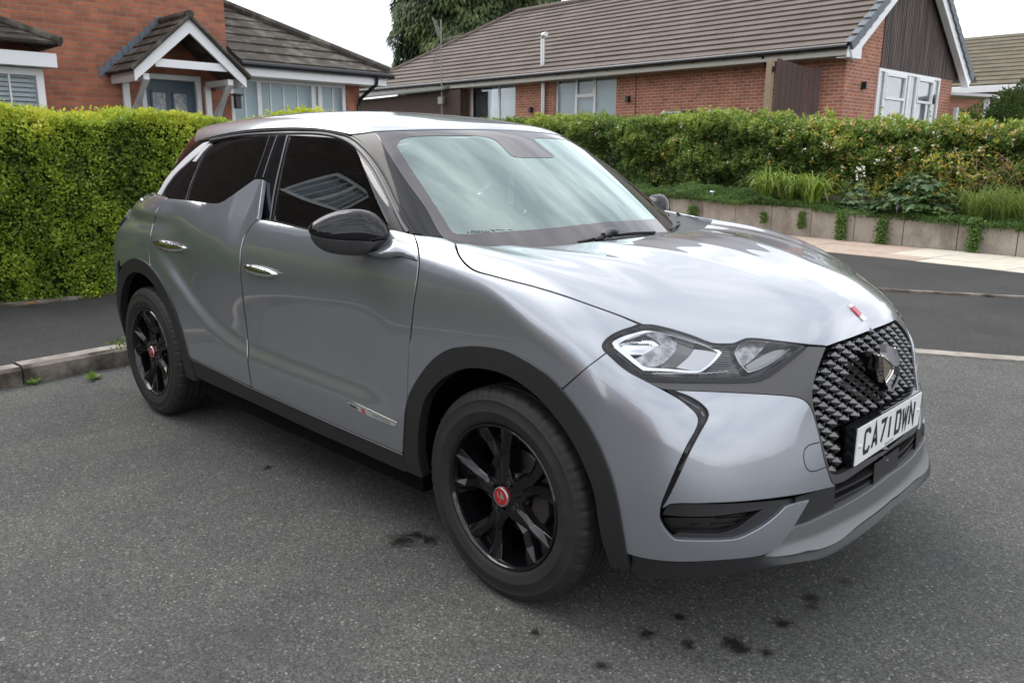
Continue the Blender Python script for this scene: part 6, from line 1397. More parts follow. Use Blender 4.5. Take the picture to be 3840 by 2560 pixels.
def window(parent, x0, x1, z0, z1, y, cols, blinds='vertical', axis='x', sgn=-1, fr=.06, opener=None, sill=True, bars=()):
    """upvc window in a wall plane; cols = fractions of the mullions; y = plane of the frame front"""
    def P(x, y_, z): return (x, y_, z) if axis == 'x' else (y_, x, z)
    def bar(M, a, b, c, d, y0, y1): p, q = P(a, y0, c), P(b, y1, d); M.box2([min(p[i], q[i]) for i in range(3)], [max(p[i], q[i]) for i in range(3)])
    y1 = y-sgn*.06; f = MB(); w_ = x1-x0
    bar(f, x0, x1, z1-fr, z1, y, y1); bar(f, x0, x1, z0, z0+fr, y, y1); bar(f, x0, x0+fr, z0+fr, z1-fr, y, y1); bar(f, x1-fr, x1, z0+fr, z1-fr, y, y1)
    for c in cols: x = x0+w_*c; bar(f, x-fr*.55, x+fr*.55, z0+fr, z1-fr, y, y1)
    for c in bars: x = x0+w_*c; bar(f, x-.011, x+.011, z0+fr, z1-fr, y+sgn*-.01, y1)
    o = f.obj('window', UPVC, parent, bevel=.004)
    g = MB(); bar(g, x0+fr*.5, x1-fr*.5, z0+fr*.5, z1-fr*.5, y-sgn*.030, y-sgn*.034); g.obj('pane', PANE, o)
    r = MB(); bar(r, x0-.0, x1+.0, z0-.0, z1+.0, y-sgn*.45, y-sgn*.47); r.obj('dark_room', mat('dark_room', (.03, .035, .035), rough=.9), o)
    if blinds:
        bl = MB()
        if blinds == 'vertical':
            n = int((w_-2*fr)/.088); 
            for k in range(n):
                x = x0+fr+.044+k*.088; a_ = .035; yy = y-sgn*.14
                p = [P(x-a_, yy-.018, z0+.02), P(x+a_, yy+.018, z0+.02), P(x+a_, yy+.018, z1-.02), P(x-a_, yy-.018, z1-.02)]; bl.add(p, [(0, 1, 2, 3)])
        elif blinds == 'shutter':
            k = z0+fr
            while k < z1-fr: p = [P(x0+fr, y-sgn*.10, k), P(x1-fr, y-sgn*.10, k), P(x1-fr, y-sgn*.15, k+.05), P(x0+fr, y-sgn*.15, k+.05)]; bl.add(p, [(0, 1, 2, 3)]); k += .065
        else: bl.add([P(x0, y-sgn*.16, z0), P(x1, y-sgn*.16, z0), P(x1, y-sgn*.16, z1), P(x0, y-sgn*.16, z1)], [(0, 1, 2, 3)])
        bl.obj('blind', UPVC if blinds == 'shutter' else BLIND, o)
    if opener:
        a, b, c, d = opener; s_ = MB(); e = .045
        for q in ((a, b, d-e, d), (a, b, c, c+e), (a, a+e, c+e, d-e), (b-e, b, c+e, d-e)): bar(s_, *q, y+sgn*.022, y+sgn*.001)
        s_.obj('opening_sash', UPVC, o, bevel=.004)
        s2 = MB(); bar(s2, a, b, c-.035, c-.003, y+sgn*.004, y1); s2.obj('transom', UPVC, o)
    if sill: s_ = MB(); bar(s_, x0-.04, x1+.04, z0-.05, z0-.002, y+sgn*.07, y1); s_.obj('sill', UPVC, o)
    return o
# ------------------------------------------------ bungalow
FBn = Frame(-5.92, 15.49, -3); B_ = empty('bungalow', (-5.92, 15.49, 1.3), math.radians(-3)); tag(B_, 'long red brick bungalow with brown tiled roof, timber clad gable and white window frames', 'house')
BZ = -1.3  # children are laid out with absolute heights, shifted by the origin
class Sh:  # sub-empty trick is not needed: parent inverse carries the shift
    pass
BR_ = empty('tmp'); 
def hb(o): o.parent = B_; o.matrix_parent_inverse = Matrix.Translation((0, 0, -1.3)); return o
fl_ = lambda u, v, ax='y', val=0: FBn.loc(u, v, ax, val)
ez = float(fl_(1935, 112, 'y', -.05)[2]); 
w1 = (fl_(1078, 200)[0], fl_(1184, 187)[0]); w2 = (fl_(1275, 175)[0], fl_(1417, 165)[0]); wz = float(fl_(1345, 172)[2])
GD = 6.1; ridY, ridZ = 3.05, 6.15
hb(wallholes('brick_wall', -13.5, 0, 1.2, 3.62, 0, .28, [(w1[0], w1[1], 2.0, wz), (w2[0], w2[1], 2.2, wz)], BRK2, None))
g0 = [fl_(2018, 155, 'x', 0), fl_(2175, 185, 'x', 0)]; gy0, gy1, gz = g0[0][1], min(g0[1][1], GD-.9), (g0[0][2]+g0[1][2])/2
hb(wallholes('brick_wall', .28, GD, 1.2, gz+.02, 0, -.28, [(gy0, gy1, 1.6, gz)], BRK2, None, axis='y'))
cl0 = fl_(2022, 150, 'x', 0)[1]
print('bungalow', w1, w2, wz, gy0, gy1, gz, cl0)
# gable above the window head: brick strip at the left, ribbed timber cladding over the rest
sl = (ridZ-3.55)/(ridY+.45); rz_ = lambda y: ridZ-abs(y-ridY)*sl-.12
M = MB(); M.prism([(0, .002, gz+.02), (0, cl0, gz+.02), (0, cl0, rz_(cl0)), (0, .002, rz_(.002))], (-.28, 0, 0)); hb(M.obj('brick_wall', BRK2, None))
CLADB = mat('brown_cladding', (.050, .034, .028), rough=.7, vary=(16, (.15, .12, .11), .40, .62)); _t = CLADB.node_tree; _nz = [q for q in _t.nodes if q.type == 'TEX_NOISE'][0]; _mp = N(_t, 'ShaderNodeMapping'); _mp.inputs['Scale'].default_value = (1.4, 1.4, .05); _tc = [q for q in _t.nodes if q.type == 'TEX_COORD'][0]; L(_t, _tc, 'Object', _mp, 0); L(_t, _mp, 0, _nz, 'Vector'); M = MB(); y = cl0+.001
M.prism([(-.02, cl0, gz), (-.02, 2*ridY-.1, gz), (-.02, 2*ridY-.1, rz_(2*ridY-.1)), (-.02, ridY, rz_(ridY)), (-.02, cl0, rz_(cl0))], (-.1, 0, 0)) if rz_(2*ridY-.1) > gz else M.prism([(-.02, cl0, gz), (-.02, 2*ridY+.35, gz), (-.02, ridY, rz_(ridY)), (-.02, cl0, rz_(cl0))], (-.1, 0, 0))
while y < 2*ridY+.3:
    zt = rz_(y+.03)
    if zt > gz+.05: M.box2((.0, y, gz+.005), (.022+.004*rng.uniform(), y+.055, zt)); M.box2((-.02, y+.055, gz+.01), (.004, y+.085, zt))
    y += .088
hb(M.obj('timber_cladding', CLADB, None))
# roof
e0, e1 = (-18.9, -.45, 3.62), (.28, -.45, 3.62); r1, r0 = (.28, ridY, ridZ), (-13.6, ridY, ridZ)
hb(tiled('roof', e0, e1, r1, r0, 17, ROOF1, None, lip=.05)); hb(tiled('roof', (.28, 2*ridY+.9, 3.62-.3), (-18.9, 2*ridY+.45, 3.62), r0, r1, 12, ROOF1, None)); hb(tiled('roof', (-18.9, 2*ridY+.45, 3.62), e0, r0, r0, 12, ROOF1, None))
M = MB(); P_ = [np.array(e0), np.array(r0)]
M.tube([tuple(np.array(e0)+[0, 0, .04]), tuple(np.array(r0)+[0, 0, .06])], .07, 8); M.tube([tuple(np.array(r0)+[0, 0, .05]), tuple(np.array(r1)+[0, 0, .05])], .09, 8); hb(M.obj('ridge_tiles', ROOF1, None))
# verge: grey dry-verge units stepped along both rakes, white bargeboards
VG = mat('verge_slate_grey', (.10, .115, .135), rough=.5); M = MB(); Mb_ = MB()
for s in (0, 1):
    a = np.array((.28, -.50, 3.58)) if s == 0 else np.array((.28, 2*ridY+.55, 3.40)); b = np.array((.28, ridY, ridZ+.03)); n = 14; d = (b-a)/n; nn = np.array([0, -d[2], d[1]]); nn /= np.linalg.norm(nn); nn = nn if nn[2] > 0 else -nn
    for k in range(n):
        p = a+d*k; q = p+d*1.04; M.prism([tuple(p+nn*.085), tuple(q+nn*.05), tuple(q-nn*.13), tuple(p-nn*.10)], (.045, 0, 0)); M.prism([tuple(p+nn*.085), tuple(q+nn*.05), tuple(q+nn*.04), tuple(p+nn*.07)], (-.12, 0, 0))
    Mb_.prism([tuple(a-nn*.10), tuple(b-nn*.10), tuple(b-nn*.30), tuple(a-nn*.30)], (-.03, 0, 0)) ; Mb_.prism([tuple(a-nn*.30), tuple(b-nn*.30), tuple(b-nn*.315), tuple(a-nn*.315)], (-.16, 0, 0))
hb(M.obj('verge_tiles', VG, None)); 
Mb_.prism([(.25, -.50, 3.56), (.25, .12, 3.92), (.25, .12, 3.36), (.25, -.50, 3.36)], (-.03, 0, 0)); Mb_.box2((-.02, -.45, 3.355), (.245, -.0, 3.37)); hb(Mb_.obj('bargeboard', UPVC, None))
M = MB(); M.box2((-18.9, -.47, 3.40), (.22, -.445, 3.60)); M.box2((-18.9, -.445, 3.40), (.22, .0, 3.415)); hb(M.obj('fascia', mat('cream_fascia', (.50, .48, .43), rough=.5), None))
M = MB(); M.tube([(-19, -.53, 3.575), (.24, -.53, 3.575)], .058, 10); 
for x in np.arange(-18, 0, .9): M.box((x, -.49, 3.555), (.03, .08, .10))
hb(M.obj('gutter', GUT, None))
gp = fl_(1772, 135, 'y', -.1); M = MB(); M.tube([(gp[0], -.50, 3.54), (gp[0], -.30, 3.30), (gp[0], -.05, 3.18), (gp[0], -.05, 1.3)], .035, 8); hb(M.obj('downpipe', GUT, None))
hb(window(None, w1[0], w1[1], 2.0, wz, .06, (.62,), 'vertical')); 
ww = w2[1]-w2[0]; hb(window(None, w2[0], w2[1], 2.2, wz, .06, (.34, .64), 'vertical', opener=(w2[0]+ww*.345, w2[0]+ww*.635, wz-.56, wz-.03)))
gw = gy1-gy0; o = hb(window(None, gy0, gy1, 1.6, gz, .035, (.10, .42, .47, .60, .88), 'sheet', axis='y', sgn=1, fr=.07))
for a, b in ((.11, .41), (.61, .87)):
    s_ = MB()
    ya, yb = gy0+gw*a, gy0+gw*b; s_.box2((-.05, ya, gz-.66), (.058, yb, gz-.60)); s_.box2((-.05, ya, gz-.14), (.055, yb, gz-.07))
    for q in (ya, yb-.04): s_.box2((-.05, q, gz-.60), (.054, q+.04, gz-.14))
    s_.obj('opening_sash', UPVC, o)
# flue, wall lamps, cable, meter box, canopy
fp = fl_(1250, 92, 'y', -.10); M = MB(); x = float(fl_(1246, 250, 'y', -.1)[0])
M.tube([(x, -.08, 1.4), (x, -.08, 3.38)], .062, 12); M.tube([(x, -.12, 3.55), (x, -.12, 4.60), (x+.05, -.16, 4.70), (x+.20, -.2, 4.70)], .068, 12); hb(M.obj('flue_pipe', mat('flue_steel', (.62, .63, .63), rough=.35, metal=.6), None))
for u, v in ((1222, 253), (1445, 228)):
    q = fl_(u, v); r = MB().box((q[0], -.06, q[2]), (.10, .12, .16)).obj('wall_lamp', GUT, None, bevel=.01); hb(r)
q = fl_(1980, 197, 'x', 0); hb(MB().box((.06, q[1], q[2]), (.12, .10, .16)).obj('wall_lamp', GUT, None, bevel=.01))
q = fl_(2190, 265, 'x', 0); hb(MB().box((.05, q[1], q[2]), (.09, .16, .40)).obj('meter_box', UPVC, None, bevel=.01))
q = fl_(1460, 210); hb(MB().tube([(q[0], -.012, 3.4), (q[0]+.02, -.012, 2.6), (q[0], -.012, 1.6)], .008).obj('cable', GUT, None))
c0 = fl_(2205, 205, 'x', .1); c1 = fl_(2282, 222, 'x', .6); M = MB(); yb = GD-.1
M.prism([(-.5, yb, 3.0), (1.0, yb+.2, 2.86), (1.0, yb+1.6, 2.82), (-.5, yb+1.6, 2.96)], (0, 0, .07)); M.box2((.75, yb+.35, 1.3), (.85, yb+.45, 2.84)); hb(M.obj('canopy', UPVC, None))
bpy.data.objects.remove(BR_)
# shed against the far end
S_ = empty('timber_shed', (0, 0, 0)); 
sp0 = fl_(848, 250, 'y', -.5); sp1 = fl_(1053, 250, 'y', -.5)
T_ = FBn.R; 
def toW(p): q = T_@np.array(p, float); return (q[0]+FBn.o[0], q[1]+FBn.o[1], q[2])
TIM = mat('dark_stained_timber', (.045, .028, .02), rough=.8, vary=(12, (.075, .045, .03), .35, .7))
c = toW((sp0[0], -.5, 1.3)); S_.location = c; S_.rotation_euler.z = math.radians(-3); Ls = sp1[0]-sp0[0]
tag(S_, 'dark brown timber shed with a felt roof at the far end of the bungalow', 'shed'); M = MB(); k = 0
while k*.14 < Ls+.6: M.box2((k*.14-.6, 0, 0), (k*.14-.468, .02+.004*rng.uniform(), 1.97+.08*max(0, (k*.14-.6)/Ls))); k += 1
M.box2((-.6, .03, 0), (Ls, .45, 1.97)); M.obj('boarded_wall', TIM, S_)
M = MB(); M.prism([(-.9, -.25, 1.97), (Ls-.5, -.25, 2.05), (Ls-.5, .49, 2.21), (-.9, .49, 2.13)], (0, 0, .06)); M.obj('felt_roof', mat('felt_green_grey', (.17, .19, .17), rough=.9), S_)
# aerial
a0 = toW(fl_(1015, 240, 'y', -.62)); a1 = fl_(1014, 35, 'y', -.62); A_ = empty('television_aerial', a0); tag(A_, 'television aerial with wire reflector grid on a tall pole in front of the bungalow roof', 'aerial'); H_ = a1[2]-a0[2]
GALV = mat('galvanised', (.26, .25, .22), rough=.5, metal=.6)
MB().tube([(0, 0, -.4), (0, 0, H_*.95)], .022, 8).obj('pole', GALV, A_)
M = MB(); z0 = H_*.72; v_ = np.array([.8, .25, .12]); side = np.array([-.3, .95, 0])
M.tube([tuple(np.array([0, 0, z0])-v_*.05), tuple(np.array([0, 0, z0])+v_*.95)], .014, 6)
for k in range(11):
    c = np.array([0, 0, z0])+v_*(.12+.08*k); M.tube([tuple(c-side*.16), tuple(c+side*.16)], .006, 5); M.tube([tuple(c-np.array([0, 0, .06])), tuple(c+np.array([0, 0, .06]))], .006, 5)
M.obj('director_boom', GALV, A_); M = MB()
for k in range(6):
    for s in (1, -1): q = np.array([0-.06-.05*k, 0, z0+s*(.10+.115*k)]); M.tube([tuple(q-np.array([.28, -.35, 0])), tuple(q+np.array([.28, -.35, 0]))], .0075, 5)
for e in (-1, 0, 1): M.tube([(-.06+e*.2, -e*.25, z0+.10), (-.34+e*.2, -e*.25, z0+.70)], .010, 5); M.tube([(-.06+e*.2, -e*.25, z0-.10), (-.34+e*.2, -e*.25, z0-.70)], .010, 5)
M.obj('reflector_grid', GALV, A_); MB().box((0, -.03, .12), (.22, .10, .22)).obj('bracket', GALV, A_)
# gate and post
g0 = fl_(1786, 135, 'y', -1.0); g1 = fl_(1838, 148, 'y', -.8); g2 = fl_(1888, 155, 'y', -.25)
GT = mat('brown_gate_boards', (.065, .035, .028), rough=.6, vary=(9, (.085, .05, .042), .35, .7))
def boards(name, a, b, za, zb, lab, parent=None):
    a, b = np.array(toW(a)), np.array(toW(b)); L_ = np.linalg.norm((b-a)[:2]); an = math.atan2(b[1]-a[1], b[0]-a[0]); r = empty(name, (a[0], a[1], 1.3), an); tag(r, lab, 'gate', 'brown boarded gate leaves')
    M = MB(); n = int(L_/.105)
    for k in range(n): t = k/n; zt = za+(zb-za)*t-1.3; M.box2((k*L_/n, 0, 0), ((k+1)*L_/n-.006, .022, zt))
    M.obj('boards', GT, r); MB().box2((0, .022, .25), (L_, .05, .35)).obj('rail', GT, r); MB().box2((0, .022, min(za, zb)-1.3-.3), (L_, .05, min(za, zb)-1.3-.2)).obj('rail', GT, r); return r
boards('boarded_gate', (g0[0], -1.0, 0), (g1[0], -1.0+.55, 0), g0[2], g1[2]-.06, 'brown boarded gate leaf standing open next to the grey wooden post')
boards('boarded_gate', (g1[0]+.02, -1.0+.57, 0), (g2[0], -.25, 0), g1[2]-.04, g2[2], 'brown boarded gate leaf nearer the bungalow corner, folded behind the other')
p_ = toW(fl_(1766, 200, 'y', -1.15)); pt = fl_(1767, 138, 'y', -1.15)[2]; r = MB().box2((-.065, -.065, 0), (.065, .065, pt-1.2)).obj('gate_post', mat('weathered_post', (.27, .20, .13), rough=.9, vary=(15, (.36, .28, .19), .35, .7)), None, loc=(p_[0], p_[1], 1.2), bevel=.006); tag(r, 'weathered grey wooden post at the open side of the brown gate', 'post')
for dz in (.75, 1.95): q = MB().box((.08, -.02, dz), (.06, .05, .12)).obj('hinge', GUT, r)
# bins whose lids show over the hedge
BING = mat('bin_dark_green', (.012, .035, .035), rough=.4)
for j, (u, v, lab) in enumerate(((1560, 254, 'dark green wheelie bin behind the hedge, the one nearer the flue pipe'), (1668, 250, 'dark green wheelie bin behind the hedge, the one nearer the brown gate'))):
    q = toW(fl_(u, v, 'y', -1.3)); zt = fl_(u, v, 'y', -1.3)[2]; r = empty('wheelie_bin', (q[0], q[1], zt-1.07), math.radians(-3)); tag(r, lab, 'bin', 'wheelie bins by the bungalow wall')
    M = MB(); M.add([(-.24, -.27, .05), (.24, -.27, .05), (.24, .27, .05), (-.24, .27, .05), (-.29, -.33, .98), (.29, -.33, .98), (.29, .33, .98), (-.29, .33, .98)], [(0, 1, 2, 3), (4, 5, 6, 7), (0, 1, 5, 4), (1, 2, 6, 5), (2, 3, 7, 6), (3, 0, 4, 7)]); M.obj('bin_body', BING, r, bevel=.02)
    M = MB(); M.add([(-.31, -.36, .985), (.31, -.36, .985), (.31, .36, 1.0), (-.31, .36, 1.0), (-.27, -.30, 1.04), (.27, -.30, 1.04), (.27, .33, 1.07), (-.27, .33, 1.07)], [(0, 1, 2, 3), (4, 5, 6, 7), (0, 1, 5, 4), (1, 2, 6, 5), (2, 3, 7, 6), (3, 0, 4, 7)]); M.obj('lid', BING, r, bevel=.012)
    M = MB(); 
    for s in (-1, 1): M.lathe([(.0001, -.03), (.10, -.03), (.10, .03), (.0001, .03)], 20, 'x', (s*.25, .30, .10), closed=False)
    M.obj('bin_wheels', GUT, r)
# ------------------------------------------------ neighbour beyond the canopy
FN = Frame(0, 32, -3); n0 = FN.loc(2232, 82, 'y', 4.5); n1 = FN.loc(2352, 200, 'y', 0)
H2 = empty('distant_house', (0, 32, 1.3), math.radians(-3)); tag(H2, 'brick house with a mossy olive tiled roof seen past the right end of the bungalow', 'house')
def h2(o): o.parent = H2; o.matrix_parent_inverse = Matrix.Translation((0, 0, -1.3)); return o
xl = FN.loc(2215, 150, 'y', 0)[0]-2.5; zr = FN.loc(2300, 80, 'y', 4.5)[2]; ze = FN.loc(2320, 195, 'y', 0)[2]
h2(tiled('roof', (xl, -.4, ze), (xl+8, -.4, ze), (xl+8, 4.5, zr), (xl, 4.5, zr), 13, ROOF3, None, lip=.04)); h2(MB().box2((xl+.3, 0, 1.2), (xl+7.5, 7, ze)).obj('brick_wall', BRK2, None)); h2(MB().box2((xl, -.43, ze-.25), (xl+8, -.40, ze-.03)).obj('fascia', UPVC, None))
print('neighbour', xl, zr, ze)
# ------------------------------------------------ house on the left
FL_ = Frame(-12.5, 3.45, 89); A2 = empty('brick_house', (-12.5, 3.45, .55), math.radians(89)); tag(A2, 'red brick house with blue front door, white gabled porch and mossy tiled roofs', 'house')
def ha(o): o.parent = A2; o.matrix_parent_inverse = Matrix.Translation((0, 0, -.55)); return o
q = lambda u, v, y=0.: FL_.loc(u, v, 'y', y)
xc = float(q(517, 60)[0]); xr = float(q(825, 200)[0])
dw = (float(q(322, 175)[0]), float(q(461, 175)[0])); dz = float(q(400, 172)[2]); wn = (float(q(528, 185)[0]), float(q(795, 190)[0])); wzz = float(q(660, 184)[2]); by = (float(q(105, 200)[0]))
ha(wallholes('brick_wall', -5.0, xr, .5, 2.86, 0, .3, [(dw[0], dw[1], .5, dz), (wn[0], wn[1], 1.45, wzz)], BRK1, None))
ha(MB().box2((-5.0, 0, 2.86), (xc, .3, 6.2)).obj('brick_wall', BRK1, None)); ha(MB().box2((xc-.3, .3, 2.5), (xc, 8, 6.2)).obj('brick_wall', BRK1, None)); ha(MB().box2((xr-.3, .3, .5), (xr, 6, 2.86)).obj('brick_wall', BRK1, None))
M = MB(); M.prism([(-5.4, -.3, 6.1), (-5.4, 4.0, 8.6), (-5.4, 8.3, 6.1)], (5.4+xc+.2, 0, 0)); ha(M.obj('upper_roof', ROOF2, None))
# lower wing roof with hip
ze2 = float(q(700, 155, -.45)[2])+.02; e0 = (xc, -.45, ze2); e1 = (xr+.42, -.45, ze2)
ap = q(517, 22, .9); zt = float(ap[2]); yt = .9
r0 = (xc, 1.95, ze2+1.35); 
hx = xr+.42; hipdir = 1.35/2.4
ha(tiled('wing_roof', e0, e1, (xc+.02, 2.4, ze2+1.62), (xc, 2.4, ze2+1.62), 9, ROOF2, None, lip=.035)); ha(tiled('wing_roof', e1, (xr+.42, 5.2, ze2), (xc+.02, 2.4, ze2+1.62), (xc+.02, 2.4, ze2+1.62), 9, ROOF2, None, lip=.035))
M = MB(); M.tube([(e1[0], e1[1], e1[2]+.05), (xc+.02, 2.4, ze2+1.68)], .085, 8); ha(M.obj('hip_tiles', ROOF2, None))
M = MB(); M.box2((xc+.02, -.43, ze2-.24), (xr+.36, -.405, ze2-.04)); M.box2((xr+.335, -.40, ze2-.24), (xr+.36, 5, ze2-.04)); M.box2((xc+.02, -.405, ze2-.24), (xr+.335, .0, ze2-.225)); ha(M.obj('fascia', UPVC, None))
M = MB(); M.tube([(xc, -.50, ze2-.05), (xr+.48, -.50, ze2-.05)], .055, 10); M.tube([(xr+.1, -.48, ze2-.08), (xr+.1, -.45, ze2-.22), (xr-.06, -.10, ze2-.50), (xr-.06, -.05, ze2-.62), (xr-.06, -.05, .6)], .036, 8); ha(M.obj('gutter', GUT, None))
ha(window(None, wn[0], wn[1], 1.45, wzz, .03, (.235, .70, .76), 'sheet', bars=(.12, .33, .44, .56, .88), fr=.075))
# door
DB = mat('blue_grey_door', (.035, .075, .115), rough=.35); r = MB().box2((dw[0]+.09, .10, .6), (dw[1]-.09, .15, dz-.09)).obj('front_door', DB, None, bevel=.004); ha(r)
M = MB(); M.box2((dw[0], .02, dz-.085), (dw[1], .16, dz)); M.box2((dw[0], .02, .6), (dw[0]+.085, .16, dz-.085)); M.box2((dw[1]-.085, .02, .6), (dw[1], .16, dz-.085)); M.obj('door_frame', UPVC, r, bevel=.004)
dwd = dw[1]-dw[0]; LG = mat('leaded_glass', (.16, .18, .19), rough=.12, vary=(25, (.34, .37, .38), .4, .6))
for f0, f1 in ((.20, .42), (.55, .77)):
    a, b = dw[0]+dwd*f0, dw[0]+dwd*f1; MB().box2((a, .092, 1.35), (b, .099, dz-.30)).obj('glazed_panel', LG, r); M = MB()
    for g in ((a-.03, a, 1.32, dz-.27), (b, b+.03, 1.32, dz-.27), (a-.03, b+.03, dz-.30, dz-.27)): M.box2((g[0], .080, g[2]), (g[1], .099, g[3]))
    M.obj('door_moulding', DB, r)
# gabled porch
py = -1.05; apx = q(433, 42, py); pl_ = q(262, 152, py); pr_ = q(556, 172, py); ax, az = float(apx[0]), float(apx[2]); zl = float(q(300, 160, py)[2]); xl_ = float(q(308, 160, py)[0])-.0; xr_ = 2*ax-xl_
print('porch', ax, az, xl_, xr_, zl, 'door', dw, dz, 'win', wn, wzz, xc, xr, ze2)
pr_r = empty('tmp2'); bpy.data.objects.remove(pr_r)
M = MB(); th = .16
for s, x in ((-1, xl_), (1, xr_)):
    d = np.array([ax-x, az-zl]); d /= np.linalg.norm(d); nn = np.array([-d[1], d[0]]); nn = nn if nn[1] < 0 else -nn
    P_ = [(x, zl), (ax, az), (ax, az+(-th/abs(d[0]) if True else 0)), (x+nn[0]*th*0, zl-th*1.0)]
    M.prism([(p[0], py+(.002 if s > 0 else 0), p[1]) for p in P_], (0, .05, 0))
zb = zl+.10; M.box2((xl_+.35, py+.055, zb-.02), (xr_-.30, py+.10, zb+.10)); M.box2((xl_+.02, py+.05, zl-.15), (xl_+.06, -.0, zl-.01)); M.box2((xr_-.06, py+.05, zl-.15), (xr_-.02, -.0, zl-.01))
pc = ha(M.obj('porch_frame', UPVC, None))
for s, x in ((-1, xl_+.22), (1, xr_-.22)):
    M = MB()
    M.box2((x-.05, -.07, .6), (x+.05, -.003, zl-.10)); M.box2((x-.045, py+.12, zl-.12), (x+.045, -.07, zl-.03))
    pts = [(x-.04, -.07, zl-1.05), (x-.04, -.15, zl-.95), (x-.04, -.45, zl-.45), (x-.04, py+.2, zl-.12), (x-.04, py+.08, zl-.12), (x-.04, -.36, zl-.52), (x-.04, -.07, zl-1.2)]; M.prism(pts, (.08, 0, 0))
    M.obj('porch_bracket', UPVC, pc)
t1 = tiled('porch_roof', (xl_-.06, py-.04, zl-.01), (xl_-.06, .0, zl-.01), (ax, .0, az+.03), (ax, py-.04, az+.03), 6, ROOF2, None, lip=.03); ha(t1)
t1 = tiled('porch_roof', (xr_+.06, 0, zl-.01), (xr_+.06, py-.04, zl-.01), (ax, py-.04, az+.03), (ax, 0, az+.03), 6, ROOF2, None, lip=.03); ha(t1)
M = MB(); M.tube([(ax, py-.05, az+.05), (ax, 0, az+.05)], .07, 8); 
for s, x in ((-1, xl_-.06), (1, xr_+.06)): M.tube([(x, py-.045, zl+.01), (ax, py-.045, az+.03)], .032, 8)
ha(M.obj('porch_ridge', ROOF2, None))
# stepped lead flashing up the wall
M = MB(); n = 11
for k in range(n):
    for s, xe in ((-1, xl_-.16), (1, xr_+.16)):
        if s > 0 and k < 4: continue
        x = xe+(ax-xe)*k/n; z = zl+(az+.10-zl)*k/n; x2 = xe+(ax-xe)*(k+1.15)/n; z2 = zl+(az+.10-zl)*(k+1.15)/n
        M.prism([(x, -.012, z-.06), (x-s*-.0, -.012, z+.10), (x2, -.012, z2+.02), (x2, -.012, z2-.10)], (0, .010, 0))
ha(M.obj('lead_flashing', LEAD, None))
# porch lantern
la = q(545, 235, -.15); M = MB(); M.box((la[0], -.16, la[2]), (.10, .10, .22)); M.box((la[0], -.06, la[2]+.14), (.03, .14, .03)); M.prism([(la[0]-.08, -.24, la[2]+.11), (la[0]+.08, -.24, la[2]+.11), (la[0]+.08, -.08, la[2]+.11), (la[0]-.08, -.08, la[2]+.11)], (0, 0, .03)); ha(M.obj('porch_lantern', GUT, None, bevel=.01))
# bay window at the left
bz = float(q(60, 130, -.9)[2]); bx1 = float(q(103, 200, -.75)[0]); rx1 = float(q(133, 112, -1.0)[0]); zrf = float(q(133, 104, -1.0)[2])
ha(window(None, bx1-2.6, bx1, .9, bz-.14, -.75, (.33, .66), 'shutter', bars=(.83,), fr=.10)); M = MB(); M.box2((bx1-.10, -.75+.062, .9), (bx1, 0, bz-.14)); M.box2((bx1-2.6, -.70, .5), (bx1, 0, .88)); ha(M.obj('bay_side', UPVC, None))
M = MB(); M.box2((bx1-3, -1.0, bz-.13), (rx1-.03, -.97, bz+.06)); M.box2((rx1-.06, -.97, bz-.13), (rx1-.03, 0, bz+.06)); M.box2((bx1-3, -.97, bz-.13), (rx1-.06, 0, bz-.11)); ha(M.obj('bay_fascia', UPVC, None))
zt_ = float(q(20, 55, 0)[2])+.15
ha(tiled('bay_roof', (bx1-3, -1.08, zrf), (rx1+.02, -1.08, zrf), (rx1-1.05, -.01, zt_), (bx1-3, -.01, zt_), 5, ROOF2, None, lip=.035)); ha(tiled('bay_roof', (rx1+.02, -1.08, zrf), (rx1+.02, -.01, zrf), (rx1-1.05, -.01, zt_), (rx1-1.05, -.01, zt_), 5, ROOF2, None, lip=.035))
M = MB(); M.tube([(rx1+.02, -1.08, zrf+.04), (rx1-1.05, 0, zt_+.05)], .07, 8); ha(M.obj('hip_tiles', ROOF2, None))
print('bay', bz, bx1, rx1, zrf, zt_)
# ------------------------------------------------ conifer behind the bungalow
def P3(u, v, dist): d = rays([(u*1.6327, v*1.6327)])[0]; return CAM+d*dist
TR = empty('conifer_tree', tuple(P3(1105, 300, 40)*np.array([1, 1, 0])+np.array([0, 0, 1.5]))); tag(TR, 'dense dark green conifer with drooping sprays behind the bungalow roof', 'tree')
tc_ = np.array(TR.location); n = 60000; hh = rng.uniform(0, 1, n)**.9*11.0; prof_ = np.interp(hh, [0, 3, 6, 8, 9.5, 11], [4.0, 4.15, 4.3, 4.0, 3.0, .6]); ang = rng.uniform(0, 6.283, n)
Pn = np.c_[np.cos(ang)*2, np.sin(ang)*2, hh]; rad = prof_*(1+.12*snoise(Pn, 1.7, 21)+.08*snoise(Pn, 4.5, 22))*np.clip(1-abs(rng.normal(0, .10, n)), .5, 1)
C3 = np.c_[np.cos(ang)*rad, np.sin(ang)*rad, hh]; D = np.c_[np.cos(ang)*.55, np.sin(ang)*.55, np.full(n, -.9)]+rvec(n)*.35
CON = leafmat('conifer_sprays', [(0, (.02, .034, .012)), (.5, (.065, .095, .028)), (1, (.18, .21, .07))], trans=.15, rough=.7)
obj('crown', leafmesh('crown', C3, D, np.c_[np.cos(ang), np.sin(ang), np.full(n, .3)], .28*rng.uniform(.6, 1.4, n), .42, np.clip(.42+.28*snoise(Pn, 4.5, 22)+.2*snoise(Pn, 9, 25)+rng.normal(0, .12, n), 0, 1)), CON, TR)
